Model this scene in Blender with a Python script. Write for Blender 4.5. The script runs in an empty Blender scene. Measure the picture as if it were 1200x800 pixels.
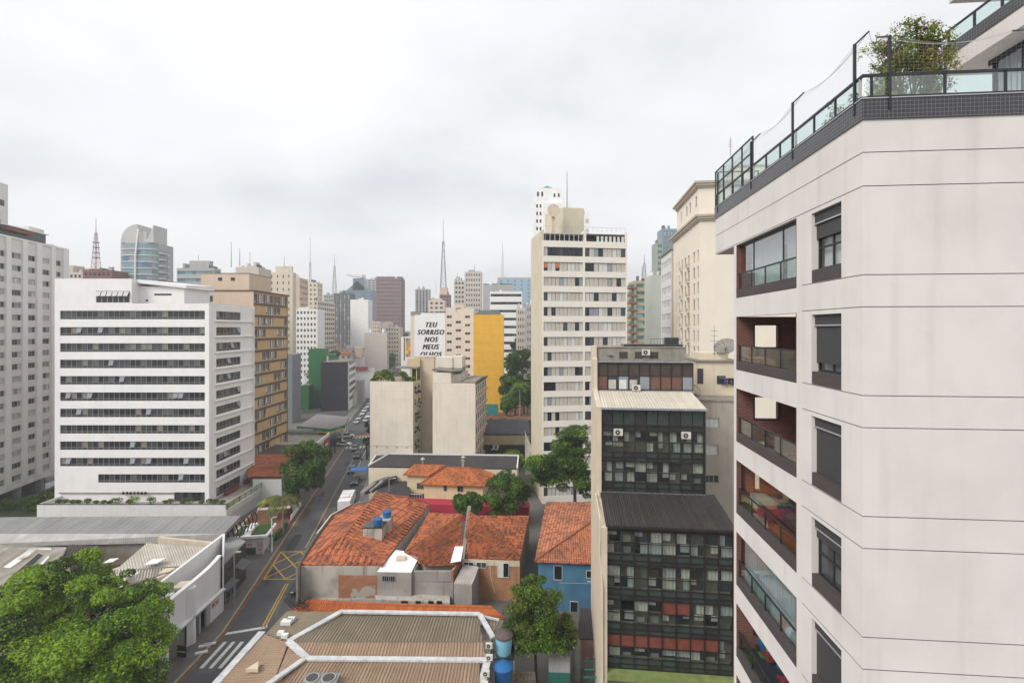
import bpy, math, random
import numpy as np
from mathutils import Vector, Matrix
R=math.radians
S=bpy.context.scene
# ------------------------------------------------------------ camera, sky, sun, exposure
F=570.0; CX=600.0; HY=385.0; H=36.0
cam=bpy.data.cameras.new('camera'); camo=bpy.data.objects.new('camera',cam); S.collection.objects.link(camo)
camo.location=(0,0,H); camo.rotation_euler=(R(90),0,0)
cam.sensor_width=36; cam.lens=F/1200*36; cam.shift_y=-15/1200; cam.clip_start=.1; cam.clip_end=9000
S.camera=camo
w=bpy.data.worlds.new('World'); S.world=w; w.use_nodes=True
nt=w.node_tree; nt.nodes.clear()
SUN_EL=40; SUN_AZ=R(-130)   # azimuth from +Y towards +X
def nn(t,k,**kw):
    n=t.nodes.new(k)
    for a,b in kw.items(): setattr(n,a,b)
    return n
sky=nn(nt,'ShaderNodeTexSky',sky_type='NISHITA',sun_disc=False); sky.sun_elevation=R(SUN_EL); sky.sun_rotation=SUN_AZ
out=nn(nt,'ShaderNodeOutputWorld'); bg=nn(nt,'ShaderNodeBackground'); bg.inputs[1].default_value=.08
bg2=nn(nt,'ShaderNodeBackground'); bg2.inputs[1].default_value=1.0
tc=nn(nt,'ShaderNodeTexCoord'); sep=nn(nt,'ShaderNodeSeparateXYZ'); nt.links.new(tc.outputs['Generated'],sep.inputs[0])
mx=nn(nt,'ShaderNodeMath',operation='MAXIMUM'); mx.inputs[1].default_value=0; nt.links.new(sep.outputs[2],mx.inputs[0])
ad=nn(nt,'ShaderNodeMath',operation='ADD'); ad.inputs[1].default_value=.22; nt.links.new(mx.outputs[0],ad.inputs[0])
dx=nn(nt,'ShaderNodeMath',operation='DIVIDE'); dy=nn(nt,'ShaderNodeMath',operation='DIVIDE')
nt.links.new(sep.outputs[0],dx.inputs[0]); nt.links.new(ad.outputs[0],dx.inputs[1])
nt.links.new(sep.outputs[1],dy.inputs[0]); nt.links.new(ad.outputs[0],dy.inputs[1])
cb=nn(nt,'ShaderNodeCombineXYZ'); nt.links.new(dx.outputs[0],cb.inputs[0]); nt.links.new(dy.outputs[0],cb.inputs[1])
cb.inputs[2].default_value=2.3
no=nn(nt,'ShaderNodeTexNoise'); no.inputs['Scale'].default_value=.9; no.inputs['Detail'].default_value=6; no.inputs['Roughness'].default_value=.5
nt.links.new(cb.outputs[0],no.inputs['Vector'])
rp=nn(nt,'ShaderNodeValToRGB'); e=rp.color_ramp.elements
e[0].position=.36; e[0].color=(.38,.392,.415,1); e[1].position=.60; e[1].color=(.55,.552,.556,1)
e.new(.47).color=(.485,.49,.50,1)
nt.links.new(no.outputs[0],rp.inputs[0]); 
# brighter toward horizon (thin cloud)
hz=nn(nt,'ShaderNodeMapRange'); hz.inputs[1].default_value=0; hz.inputs[2].default_value=.35; hz.inputs[3].default_value=.85; hz.inputs[4].default_value=0
nt.links.new(mx.outputs[0],hz.inputs[0])
mh=nn(nt,'ShaderNodeMixRGB'); mh.inputs[2].default_value=(.535,.538,.545,1); nt.links.new(hz.outputs[0],mh.inputs[0]); nt.links.new(rp.outputs[0],mh.inputs[1])
nt.links.new(mh.outputs[0],bg2.inputs[0]); nt.links.new(sky.outputs[0],bg.inputs[0])
ms=nn(nt,'ShaderNodeMixShader'); ms.inputs[0].default_value=.96
nt.links.new(bg.outputs[0],ms.inputs[1]); nt.links.new(bg2.outputs[0],ms.inputs[2]); nt.links.new(ms.outputs[0],out.inputs[0])
sl=bpy.data.lights.new('sun','SUN'); sl.energy=1.5; sl.angle=R(28); sl.color=(1,.96,.9)
so=bpy.data.objects.new('sun',sl); S.collection.objects.link(so)
sd=Vector((math.sin(SUN_AZ)*math.cos(R(SUN_EL)),math.cos(SUN_AZ)*math.cos(R(SUN_EL)),math.sin(R(SUN_EL))))
so.rotation_euler=sd.to_track_quat('Z','Y').to_euler(); so.location=(0,-20,90)
vs=S.view_settings; vs.view_transform='Standard'; vs.look='None'; vs.exposure=.98; vs.gamma=1; vs.use_curve_mapping=False
cy=S.cycles; cy.max_bounces=6; cy.diffuse_bounces=3; cy.glossy_bounces=3; cy.transmission_bounces=4; cy.volume_bounces=0; cy.transparent_max_bounces=8
cy.use_denoising=True; cy.caustics_reflective=False; cy.caustics_refractive=False
rnd=random.Random(7); C=S.collection
HAZE_D=.0006

# ------------------------------------------------------------ materials
MATS={}
def M(name,col=(.5,.5,.5),rough=.8,var=.12,streak=0,scale=.6,bump=0,bscale=8,metal=0,spec=.4,pat=None,alpha=1,transl=0,isl=0,trans=0,streakcol=None,patch=None):
    if name in MATS: return MATS[name]
    m=bpy.data.materials.new(name); m.use_nodes=True; t=m.node_tree; L=t.links.new
    p=t.nodes['Principled BSDF']; p.inputs['Roughness'].default_value=rough; p.inputs['Metallic'].default_value=metal
    p.inputs['Specular IOR Level'].default_value=spec; p.inputs['Alpha'].default_value=alpha
    p.inputs['Transmission Weight'].default_value=trans
    p.inputs['Base Color'].default_value=(*col,1)
    cur=None
    geo=nn(t,'ShaderNodeNewGeometry'); tcn=nn(t,'ShaderNodeUVMap')
    def mix(f,a,b,mode='MIX'):
        n=nn(t,'ShaderNodeMixRGB',blend_type=mode)
        for i,v in ((0,f),(1,a),(2,b)):
            if isinstance(v,(int,float)): n.inputs[i].default_value=v
            elif isinstance(v,tuple): n.inputs[i].default_value=(*v[:3],1)
            else: L(v,n.inputs[i])
        return n.outputs[0]
    def math_(op,a,b=None,c=None):
        n=nn(t,'ShaderNodeMath',operation=op)
        for i,v in ((0,a),(1,b),(2,c)):
            if v is None: continue
            if isinstance(v,(int,float)): n.inputs[i].default_value=v
            else: L(v,n.inputs[i])
        return n.outputs[0]
    def ramp(f,lo,hi):
        n=nn(t,'ShaderNodeMapRange'); n.interpolation_type='SMOOTHSTEP'; n.inputs[1].default_value=lo; n.inputs[2].default_value=hi; L(f,n.inputs[0]); return n.outputs[0]
    def noise(sc,vec=None,mp=None,det=4):
        n=nn(t,'ShaderNodeTexNoise'); n.inputs['Scale'].default_value=sc; n.inputs['Detail'].default_value=det
        v=vec if vec is not None else geo.outputs['Position']
        if mp: 
            q=nn(t,'ShaderNodeMapping'); q.inputs['Scale'].default_value=mp; L(v,q.inputs[0]); v=q.outputs[0]
        L(v,n.inputs['Vector']); return n.outputs[0]
    cur=col; hgt=None
    if pat:
        k=pat[0]
        su=nn(t,'ShaderNodeSeparateXYZ'); L(tcn.outputs[0],su.inputs[0]); U,V=su.outputs[0],su.outputs[1]
        if k=='brick':
            b=nn(t,'ShaderNodeTexBrick'); b.inputs['Scale'].default_value=1; b.inputs['Brick Width'].default_value=pat[1]; b.inputs['Row Height'].default_value=pat[2]
            b.inputs['Mortar Size'].default_value=pat[3]; b.inputs['Color1'].default_value=(*col,1); b.inputs['Color2'].default_value=(*[c*.72 for c in col],1); b.inputs['Mortar'].default_value=(*pat[4],1)
            if len(pat)>5: b.offset=pat[5]
            b.inputs['Bias'].default_value=-.1
            L(tcn.outputs[0],b.inputs['Vector']); cur=b.outputs['Color']; hgt=math_('MULTIPLY',b.outputs['Fac'],-1)
        if k=='tile':   # roof tiles: pitch across, course length, second colour, third colour
            fu=math_('FLOOR',math_('DIVIDE',U,pat[1])); fv=math_('FLOOR',math_('DIVIDE',V,pat[2]))
            cc=nn(t,'ShaderNodeCombineXYZ'); L(fu,cc.inputs[0]); L(fv,cc.inputs[1])
            wn=nn(t,'ShaderNodeTexWhiteNoise'); wn.noise_dimensions='3D'; L(cc.outputs[0],wn.inputs['Vector'])
            cur=mix(math_('MULTIPLY',wn.outputs['Value'],.45),col,pat[3]); cur=mix(math_('MULTIPLY',math_('GREATER_THAN',wn.outputs['Value'],.72),.85),cur,tuple(c*.75 for c in pat[3]))
            big=ramp(noise(.35,det=5),.42,.7); cur=mix(math_('MULTIPLY',big,pat[5] if len(pat)>5 else .6),cur,pat[4])
            sp=ramp(noise(2.6,det=3),.56,.72); cur=mix(math_('MULTIPLY',sp,.55),cur,(.07,.055,.045))
            saw=math_('FRACT',math_('DIVIDE',V,pat[2])); gap=math_('GREATER_THAN',saw,.8)
            cur=mix(math_('MULTIPLY',gap,.6),cur,(.06,.03,.02))
            wav=math_('SINE',math_('MULTIPLY',U,2*math.pi/pat[1]))
            hgt=math_('ADD',math_('MULTIPLY',wav,.5),math_('MULTIPLY',saw,-.6))
        if k=='corr':
            wav=math_('SINE',math_('MULTIPLY',U,2*math.pi/pat[1])); hgt=wav
            cc=math_('FLOOR',math_('DIVIDE',U,pat[2])); wn=nn(t,'ShaderNodeTexWhiteNoise'); wn.noise_dimensions='1D'; L(cc,wn.inputs['W'])
            cur=mix(math_('MULTIPLY',wn.outputs['Value'],.55),cur,pat[3])
        if k=='course':  # horizontal board/formwork joints
            saw=math_('FRACT',math_('DIVIDE',V,pat[1])); gap=math_('GREATER_THAN',saw,1-pat[2]); cur=mix(math_('MULTIPLY',gap,pat[3]),cur,tuple(c*.45 for c in col)); hgt=math_('MULTIPLY',gap,-1)
    if var:
        f=ramp(noise(scale,det=6),.3,.72); cur=mix(math_('MULTIPLY',f,min(1,var*2.2)),cur,tuple(c*.6 for c in col))
        f=noise(scale*9,det=3); cur=mix(math_('MULTIPLY',f,var*.8),cur,tuple(min(1,c*1.25) for c in col))
    if streak:
        f=ramp(noise(1,mp=(2.2,2.2,.13),det=5),.5,.8); cur=mix(math_('MULTIPLY',f,streak),cur,streakcol or tuple(c*.35 for c in col))
        f=ramp(noise(.33,det=7),.52,.75); cur=mix(math_('MULTIPLY',f,streak*.6),cur,streakcol or tuple(c*.45 for c in col))
    if patch:
        f=ramp(noise(patch[1],det=3),patch[2],patch[2]+.04); cur=mix(f,cur,patch[0])
    if isl:
        f=math_('MULTIPLY',geo.outputs['Random Per Island'],isl); cur=mix(f,cur,tuple(c*.4 for c in col))
    if not isinstance(cur,tuple): L(cur,p.inputs['Base Color'])
    if bump or hgt is not None:
        b=nn(t,'ShaderNodeBump'); b.inputs['Distance'].default_value=.03; b.inputs['Strength'].default_value=bump if bump else .8
        if hgt is not None: L(hgt,b.inputs['Height'])
        else: L(noise(bscale,det=5),b.inputs['Height'])
        L(b.outputs[0],p.inputs['Normal'])
    if transl:
        tr=nn(t,'ShaderNodeBsdfTranslucent'); ad_=nn(t,'ShaderNodeMixShader'); ad_.inputs[0].default_value=transl
        if not isinstance(cur,tuple): L(cur,tr.inputs[0])
        else: tr.inputs[0].default_value=(*col,1)
        L(p.outputs[0],ad_.inputs[1]); L(tr.outputs[0],ad_.inputs[2]); L(ad_.outputs[0],t.nodes['Material Output'].inputs[0])
    MATS[name]=m; return m
def glassmat(name,col=(.85,.93,.92),a=.22,rough=.03):
    if name in MATS: return MATS[name]
    m=bpy.data.materials.new(name); m.use_nodes=True; t=m.node_tree; t.nodes.clear(); L=t.links.new
    o=nn(t,'ShaderNodeOutputMaterial'); g=nn(t,'ShaderNodeBsdfGlossy'); g.inputs['Roughness'].default_value=rough
    tr=nn(t,'ShaderNodeBsdfTransparent'); tr.inputs[0].default_value=(*col,1); mi=nn(t,'ShaderNodeMixShader'); lw=nn(t,'ShaderNodeLayerWeight'); lw.inputs[0].default_value=.5; fr=nn(t,'ShaderNodeMath',operation='POWER'); fr.inputs[1].default_value=4; L(lw.outputs['Facing'],fr.inputs[0])
    ma=nn(t,'ShaderNodeMath',operation='MULTIPLY_ADD'); ma.inputs[1].default_value=.55; ma.inputs[2].default_value=a; L(fr.outputs[0],ma.inputs[0]); L(ma.outputs[0],mi.inputs[0]); L(tr.outputs[0],mi.inputs[1]); L(g.outputs[0],mi.inputs[2]); L(mi.outputs[0],o.inputs[0])
    MATS[name]=m; return m

# ------------------------------------------------------------ mesh helpers
def tag(o,label=None,cat=None,group=None,kind=None):
    if label: o['label']=label
    if cat: o['category']=cat
    if group: o['group']=group
    if kind: o['kind']=kind
    return o
def empty(name,label,cat,loc=(0,0,0),rz=0,group=None):
    o=bpy.data.objects.new(name,None); C.objects.link(o); o.location=loc; o.rotation_euler=(0,0,rz); o.empty_display_size=.3
    return tag(o,label,cat,group)
class MB:
    def __init__(s): s.v=[]; s.f=[]; s.m=[]; s.ms=[]
    def mi(s,m):
        if m not in s.ms: s.ms.append(m)
        return s.ms.index(m)
    def face(s,pts,m):
        i=len(s.v); s.v+= [tuple(p) for p in pts]; s.f.append(tuple(range(i,i+len(pts)))); s.m.append(s.mi(m))
    def box(s,x0,x1,y0,y1,z0,z1,m,top=None):
        i=len(s.v); s.v+=[(x0,y0,z0),(x1,y0,z0),(x1,y1,z0),(x0,y1,z0),(x0,y0,z1),(x1,y0,z1),(x1,y1,z1),(x0,y1,z1)]
        k=s.mi(m); kt=s.mi(top) if top else k
        for q,mm in (((0,3,2,1),k),((4,5,6,7),kt),((0,1,5,4),k),((1,2,6,5),k),((2,3,7,6),k),((3,0,4,7),k)):
            s.f.append(tuple(i+a for a in q)); s.m.append(mm)
    def prism(s,poly,z0,z1,m,top=None):
        n=len(poly); a=sum(poly[i][0]*poly[(i+1)%n][1]-poly[(i+1)%n][0]*poly[i][1] for i in range(n))
        zz0=z0 if isinstance(z0,(list,tuple)) else [z0]*n; zz1=z1 if isinstance(z1,(list,tuple)) else [z1]*n
        if a<0: poly=poly[::-1]; zz0=zz0[::-1]; zz1=zz1[::-1]
        i=len(s.v); s.v+=[(p[0],p[1],zz0[j]) for j,p in enumerate(poly)]+[(p[0],p[1],zz1[j]) for j,p in enumerate(poly)]
        k=s.mi(m); kt=s.mi(top) if top else k
        s.f.append(tuple(i+j for j in reversed(range(n)))); s.m.append(k)
        s.f.append(tuple(i+n+j for j in range(n))); s.m.append(kt)
        for j in range(n): q=(j+1)%n; s.f.append((i+j,i+q,i+n+q,i+n+j)); s.m.append(k)
    def tube(s,pts,r,m,n=6,cap=True):
        pts=[Vector(p) for p in pts]; rs=r if isinstance(r,(list,tuple)) else [r]*len(pts); k=s.mi(m); base=len(s.v)
        for j,p in enumerate(pts):
            d=(pts[min(j+1,len(pts)-1)]-pts[max(j-1,0)]).normalized(); a=d.orthogonal().normalized(); 
            if abs(d.z)<.95: a=d.cross(Vector((0,0,1))).normalized()
            b=d.cross(a)
            for i in range(n):
                t=2*math.pi*(i+.5)/n; q=p+(a*math.cos(t)+b*math.sin(t))*rs[j]; s.v.append(tuple(q))
        for j in range(len(pts)-1):
            for i in range(n):
                q=(i+1)%n; s.f.append((base+j*n+i,base+j*n+q,base+(j+1)*n+q,base+(j+1)*n+i)); s.m.append(k)
        if cap:
            s.f.append(tuple(base+i for i in range(n))); s.m.append(k); e=base+(len(pts)-1)*n; s.f.append(tuple(e+i for i in reversed(range(n)))); s.m.append(k)
    def lathe(s,cx,cy,prof,m,n=16):   # prof: (r,z)
        k=s.mi(m); base=len(s.v)
        for r,z in prof:
            for i in range(n): t=2*math.pi*i/n; s.v.append((cx+r*math.cos(t),cy+r*math.sin(t),z))
        for j in range(len(prof)-1):
            for i in range(n):
                q=(i+1)%n; s.f.append((base+j*n+i,base+j*n+q,base+(j+1)*n+q,base+(j+1)*n+i)); s.m.append(k)
        e=base+(len(prof)-1)*n; s.f.append(tuple(e+i for i in range(n))); s.m.append(k); s.f.append(tuple(base+i for i in reversed(range(n)))); s.m.append(k)
    def ribs(s,poly,pitch,hh,wd,m,off=0):
        """corrugation ribs running up the slope of a planar polygon"""
        P=[Vector(p) for p in poly]; nrm=Vector((0,0,0))
        for i in range(len(P)): nrm+=P[i].cross(P[(i+1)%len(P)])
        nrm.normalize()
        if nrm.z<0: nrm=-nrm
        tg=Vector((0,0,1)).cross(nrm)
        tg=Vector((1,0,0)) if tg.length<1e-4 else tg.normalized()
        bt=nrm.cross(tg); o=P[0]; q=[((p-o).dot(tg),(p-o).dot(bt)) for p in P]
        u0=min(a for a,b in q); u1=max(a for a,b in q); u=u0+pitch*.5
        while u<u1:
            vv=[]
            for i in range(len(q)):
                a,b=q[i],q[(i+1)%len(q)]
                if (a[0]-u)*(b[0]-u)<0: vv.append(a[1]+(b[1]-a[1])*(u-a[0])/(b[0]-a[0]))
            vv.sort()
            for j in range(0,len(vv)-1,2):
                def pt(uu,v,h): return o+tg*uu+bt*v+nrm*h
                a=[pt(u-wd/2,vv[j],.002),pt(u-wd/4,vv[j],hh),pt(u+wd/4,vv[j],hh),pt(u+wd/2,vv[j],.002)]
                b=[pt(u-wd/2,vv[j+1],.002),pt(u-wd/4,vv[j+1],hh),pt(u+wd/4,vv[j+1],hh),pt(u+wd/2,vv[j+1],.002)]
                for i in range(3): s.face([a[i],a[i+1],b[i+1],b[i]],m)
                s.face(a,m); s.face(b[::-1],m)
            u+=pitch
    def text(s,string,size,m,mat4,shear=0,offset=0,extrude=.01,align='CENTER',space=1,line=1):
        cu=bpy.data.curves.new('t','FONT'); cu.body=string; cu.size=size; cu.shear=shear; cu.offset=offset; cu.extrude=extrude; cu.align_x=align; cu.space_character=space; cu.space_line=line; cu.resolution_u=3
        o=bpy.data.objects.new('t',cu); C.objects.link(o); dg=bpy.context.evaluated_depsgraph_get(); me=bpy.data.meshes.new_from_object(o.evaluated_get(dg))
        i=len(s.v); s.v+=[tuple(mat4@v.co) for v in me.vertices]; k=s.mi(m)
        for p in me.polygons: s.f.append(tuple(i+a for a in p.vertices)); s.m.append(k)
        bpy.data.objects.remove(o); bpy.data.curves.remove(cu); bpy.data.meshes.remove(me)
    def mesh(s,name,smooth=False):
        me=bpy.data.meshes.new(name); me.from_pydata(s.v,[],s.f); 
        for m in s.ms: me.materials.append(m)
        me.polygons.foreach_set('material_index',s.m)
        me.update()
        uv=me.uv_layers.new(name='UVMap'); 
        d=np.zeros(len(me.loops)*2,dtype=np.float32)
        for p in me.polygons:
            n=p.normal; 
            if n.z<-.1: n=-n
            if abs(n.z)>.999: t=Vector((1,0,0)); b=Vector((0,1,0))
            else:
                t=Vector((-n.y,n.x,0)).normalized(); b=n.cross(t)
            for li in p.loop_indices:
                c=me.vertices[me.loops[li].vertex_index].co; d[2*li]=c.dot(t); d[2*li+1]=c.dot(b)
        uv.data.foreach_set('uv',d)
        if smooth: me.polygons.foreach_set('use_smooth',[True]*len(me.polygons))
        return me
    def build(s,name,parent=None,label=None,cat=None,group=None,kind=None,smooth=False,loc=None,rz=0):
        if not s.f: return None
        o=bpy.data.objects.new(name,s.mesh(name,smooth)); C.objects.link(o)
        if parent is not None: o.parent=parent
        if loc: o.location=loc
        if rz: o.rotation_euler=(0,0,rz)
        return tag(o,label,cat,group,kind)
def inst(name,me,parent,loc,rz=0,label=None,cat=None,group=None):
    o=bpy.data.objects.new(name,me); C.objects.link(o); o.parent=parent; o.location=loc; o.rotation_euler=(0,0,rz); return tag(o,label,cat,group)
def copy_tree(o,parent=None):
    c=o.copy(); C.objects.link(c); c.parent=parent
    for ch in list(o.children): copy_tree(ch,c)
    return c
# pixel helpers (turn the photograph's measurements into metres)
def gp(px,py,z=0.): D=(H-z)*F/(py-HY); return ((px-CX)/F*D,D)
def zc(py,D): return H-(py-HY)/F*D
def uax(th): return (math.cos(R(th)),-math.sin(R(th)))
def vax(th): return (math.sin(R(th)),math.cos(R(th)))
def hit(A,d,px):
    k=(px-CX)/F; return (k*A[1]-A[0])/(d[0]-k*d[1])
class Bd:
    """building frame: local x along the front (to the right), y away from the camera, z up"""
    def __init__(s,name,label,cat,xl,D,th,xr=None,W=None,group=None,anchor='L'):
        u=uax(th); s.th=th
        if anchor=='L':
            A=((xl-CX)/F*D,D); s.W=W if W else hit(A,u,xr)
        else:
            B=((xr-CX)/F*D,D); W_=W if W else -hit(B,u,xl); A=(B[0]-u[0]*W_,B[1]-u[1]*W_); s.W=W_
        s.A=A; s.e=empty(name,label,cat,(A[0],A[1],0),-R(th),group)
    def P(s,x,y): u=uax(s.th); v=vax(s.th); return (s.A[0]+u[0]*x+v[0]*y,s.A[1]+u[1]*x+v[1]*y)
    def depth(s,px,x=None): return hit(s.P(s.W if x is None else x,0),vax(s.th),px)
    def xat(s,px,y=0): return hit(s.P(0,y),uax(s.th),px)
    def z(s,py,x=0,y=0): return zc(py,s.P(x,y)[1])
    def yat(s,py,z,x=0):
        # depth at which height z projects to py
        D=(H-z)*F/(py-HY); return (D-s.P(x,0)[1])/vax(s.th)[1]
def fmap(face,W):
    if face=='F': return lambda u,n,z:(u,n,z)
    if face=='R': return lambda u,n,z:(W-n,u,z)
    if face=='L': return lambda u,n,z:(n,u,z)
    if face=='B': return lambda u,n,z:(u,W-n,z)
def wallholes(mb,face,W,u0,u1,z0,z1,holes,m,depth=.25,rm=None,back=None):
    """flat wall with real openings and reveals; holes=(a,b,c,d) in u,z"""
    f=fmap(face,W); hs=[h for h in holes if h[0]>=u0-1e-6 and h[1]<=u1+1e-6 and h[2]>=z0-1e-6 and h[3]<=z1+1e-6]
    zs=sorted(set([z0,z1]+[round(h[2],4) for h in hs]+[round(h[3],4) for h in hs]))
    for i in range(len(zs)-1):
        a,b=zs[i],zs[i+1]
        if b-a<1e-4: continue
        mid=(a+b)/2; row=sorted([h for h in hs if h[2]<mid<h[3]]); u=u0
        for h in row:
            if h[0]-u>1e-4: mb.face([f(u,0,a),f(h[0],0,a),f(h[0],0,b),f(u,0,b)],m)
            u=h[1]
        if u1-u>1e-4: mb.face([f(u,0,a),f(u1,0,a),f(u1,0,b),f(u,0,b)],m)
    rm=rm or m
    for (a,b,c,d) in hs:
        for q in (((a,c),(b,c)),((b,c),(b,d)),((b,d),(a,d)),((a,d),(a,c))):
            (p,r),(s_,t)=q; mb.face([f(p,0,r),f(s_,0,t),f(s_,depth,t),f(p,depth,r)],rm)
        if back: mb.face([f(a,depth,c),f(b,depth,c),f(b,depth,d),f(a,depth,d)],back)
GD=M('glass_dark',(.014,.017,.02),.07,0,spec=.4); GM=M('glass_mid',(.05,.058,.062),.1,0,spec=.4); GL=M('glass_pale',(.25,.28,.3),.12,0,spec=.6)
GG=M('glass_green',(.05,.13,.11),.1,0,spec=.6); GB=M('glass_blue',(.1,.17,.24),.1,0,spec=.6); GT=M('glass_teal',(.16,.30,.31),.1,0,spec=.6)
CU=M('curtain_cream',(.48,.45,.38),.5,.2,scale=2,spec=.3); CW=M('curtain_white',(.62,.62,.6),.45,.15,scale=2); BR=M('shutter_cream',(.62,.58,.51),.6,.1,pat=('course',.12,.25,.5)); CB=M('curtain_brown',(.16,.08,.06),.4,.2,scale=2)
ORB=M('shutter_orange',(.55,.2,.07),.6,.1); FRM=M('frame_dark',(.03,.028,.027),.5,0); FRA=M('frame_aluminium',(.45,.45,.44),.4,0,metal=.4); FRW=M('frame_white',(.7,.7,.68),.6,0)
WCACHE={}
def winmesh(w,h,n,frame,pal,rail=0,vi=0,name='window',ft=.05,th=.06):
    """window with n panes; pal is a weighted list of pane materials; rail = height of a cross rail"""
    key=(round(w,2),round(h,2),n,frame.name,tuple(p.name for p in pal),rail,vi,ft,name)
    if key in WCACHE: return WCACHE[key]
    r=random.Random(hash(key[:3])+vi*77); mb=MB()
    mb.box(0,w,0,th,0,ft,frame); mb.box(0,w,0,th,h-ft,h,frame)
    for i in range(n+1):
        x=w*i/n; a=max(0,x-ft/2); b=min(w,x+ft/2)
        if i==0:a,b=0,ft
        if i==n:a,b=w-ft,w
        mb.box(a,b,.001,th-.001,ft,h-ft,frame)
    if rail: mb.box(ft,w-ft,.003,th-.003,rail-ft/2,rail+ft/2,frame)
    for i in range(n):
        a,b=w*i/n,w*(i+1)/n; m=r.choice(pal)
        segs=[(0,h)] if not rail else [(0,rail),(rail,h)]
        for z0,z1 in segs:
            mm=m if r.random()<.75 else r.choice(pal); t=r.uniform(-.012,.012)
            mb.face([(a,th*.6+t,z0),(b,th*.6-t,z0),(b,th*.6-t,z1),(a,th*.6+t,z1)],mm)
    me=mb.mesh(name); WCACHE[key]=me; return me
def farwin(w,h,frame,pal,vi):
    key=('far',round(w,2),round(h,2),frame.name,tuple(p.name for p in pal),vi)
    if key in WCACHE: return WCACHE[key]
    r=random.Random(vi); mb=MB()
    for q in range(2): mb.face([(w*q/2+.04,.02,.04),(w*(q+1)/2-.04,.02,.04),(w*(q+1)/2-.04,.02,h-.04),(w*q/2+.04,.02,h-.04)],r.choice(pal))
    mb.face([(w/2-.05,.0,0),(w/2+.05,0,0),(w/2+.05,0,h),(w/2-.05,0,h)],frame); mb.face([(0,.021,0),(w,.021,0),(w,.021,h),(0,.021,h)],frame)
    me=mb.mesh('window'); WCACHE[key]=me; return me
def facade(bd,mb,face,Wf,u0,u1,z0,z1,cols,rows,m,n=2,frame=FRM,pal=(GD,GD,GM,CU),depth=.22,rail=0,nv=5,name='window',skip=None,wallm=True,sill=None,per_row=False,rm=None,ft=.05,seed=1):
    """wall with openings and one window part per opening (per_row: one ribbon per storey)"""
    holes=[]; r=random.Random(seed); f=fmap(face,Wf); rz={'F':0,'R':R(90),'L':R(-90)}[face]
    for j,(c,d) in enumerate(rows):
        rowmb=MB()
        for i,(a,b) in enumerate(cols):
            if skip and skip(i,j): continue
            holes.append((a,b,c,d)); w_,h_=b-a,d-c; nn_=n(i) if callable(n) else n
            if per_row and len(cols)>1:
                me=farwin(w_,h_,frame,pal,r.randrange(6)); loc=f(b if face=='L' else a,depth-.02,c); bd.cnt=getattr(bd,'cnt',0)+1
                if bd.cnt<=100: inst('window',me,bd.e,loc,rz)
                else:
                    if not hasattr(bd,'rest'): bd.rest=MB()
                    bd.rest.face([f(a,depth,c),f(b,depth,c),f(b,depth,d),f(a,depth,d)],r.choice(pal))
            elif per_row:
                for q in range(nn_):
                    x0=a+w_*q/nn_; x1=a+w_*(q+1)/nn_; g=r.choice(pal); rowmb.face([f(x0+.03,depth,c),f(x1-.03,depth,c),f(x1-.03,depth,d),f(x0+.03,depth,d)],g)
                    rowmb.face([f(x0-.03,depth-.01,c),f(x0+.03,depth-.01,c),f(x0+.03,depth-.01,d),f(x0-.03,depth-.01,d)],frame)
            else:
                me=winmesh(w_,h_,nn_,frame,pal,rail,r.randrange(nv),name,ft)
                if face=='L': loc=f(b,depth-.02,c)
                else: loc=f(a,depth-.02,c)
                inst(name,me,bd.e,loc,rz)
            if sill: mb.box(*sorted((f(a-.05,-.08,0)[0],f(b+.05,depth,0)[0])),*sorted((f(a-.05,-.08,0)[1],f(b+.05,depth,0)[1])),c-.08,c+.003,sill)
        if per_row: rowmb.build('ribbon_window',bd.e)
    wallholes(mb,face,Wf,u0,u1,z0,z1,holes,m,depth,rm)
def cols_(u0,u1,n,frac,off=None):
    p=(u1-u0)/n; g=p*(1-frac)/2; return [(u0+p*i+g,u0+p*i+p-g) for i in range(n)]
def rows_(z0,z1,n,a,b):
    p=(z1-z0)/n; return [(z0+p*j+p*a,z0+p*j+p*b) for j in range(n)]
# ------------------------------------------------------------ ground, roads, pavements
def KL(D): return -34.15 if D<57.5 else (-34.15-.1825*(D-57.5) if D<160 else -34.15-.1825*102.5-min(5,(D-160)*.25)-.1825*(D-160))
def KR(D): return KL(D)+(10.2 if D<150 else 12.5)
ASP=M('asphalt',(.085,.086,.09),.7,.5,scale=.25,bump=.25,bscale=30,streak=0,spec=.35)
ASP2=M('asphalt_light',(.17,.175,.185),.7,.3,scale=.2,bump=.2,bscale=30)
PAVE=M('pavement_concrete',(.14,.132,.124),.85,.45,scale=.5,bump=.3,bscale=12)
PAVL=M('pavement_pale',(.24,.24,.235),.85,.3,scale=.5,bump=.3,bscale=12)
KERB=M('kerb_stone',(.34,.31,.25),.85,.3,scale=1.5); YEL=M('road_paint_yellow',(.55,.33,.04),.7,.35,scale=2.5); WHT=M('road_paint_white',(.62,.61,.58),.7,.3,scale=3)
GROUNDM=M('city_ground',(.15,.145,.135),.9,.5,scale=.06)
RUST=M('gutter_rusty',(.2,.1,.05),.9,.4,scale=1)
g=MB(); g.box(-5000,5000,-300,7000,-1,0,GROUNDM); g.build('ground',kind='structure')
def strip(Ds,fa,fb,z,m,name,kind='structure',thick=None):
    mb=MB()
    for a,b in zip(Ds[:-1],Ds[1:]):
        q=[(fa(a),a),(fb(a),a),(fb(b),b),(fa(b),b)]
        if thick: mb.prism(q,z-thick,z,m)
        else: mb.face([(x,y,z) for x,y in q],m)
    return mb.build(name,kind=kind)
Dn=[20,40,57.5,80,110,148]; Df=[148,160,170,180,240,400,900]
strip(Dn+Df[1:],KL,KR,.006,ASP,'road')
cu_,cv_=uax(-10.3),vax(-10.3)
Ox,Oy=KL(155)+5,155
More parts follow.
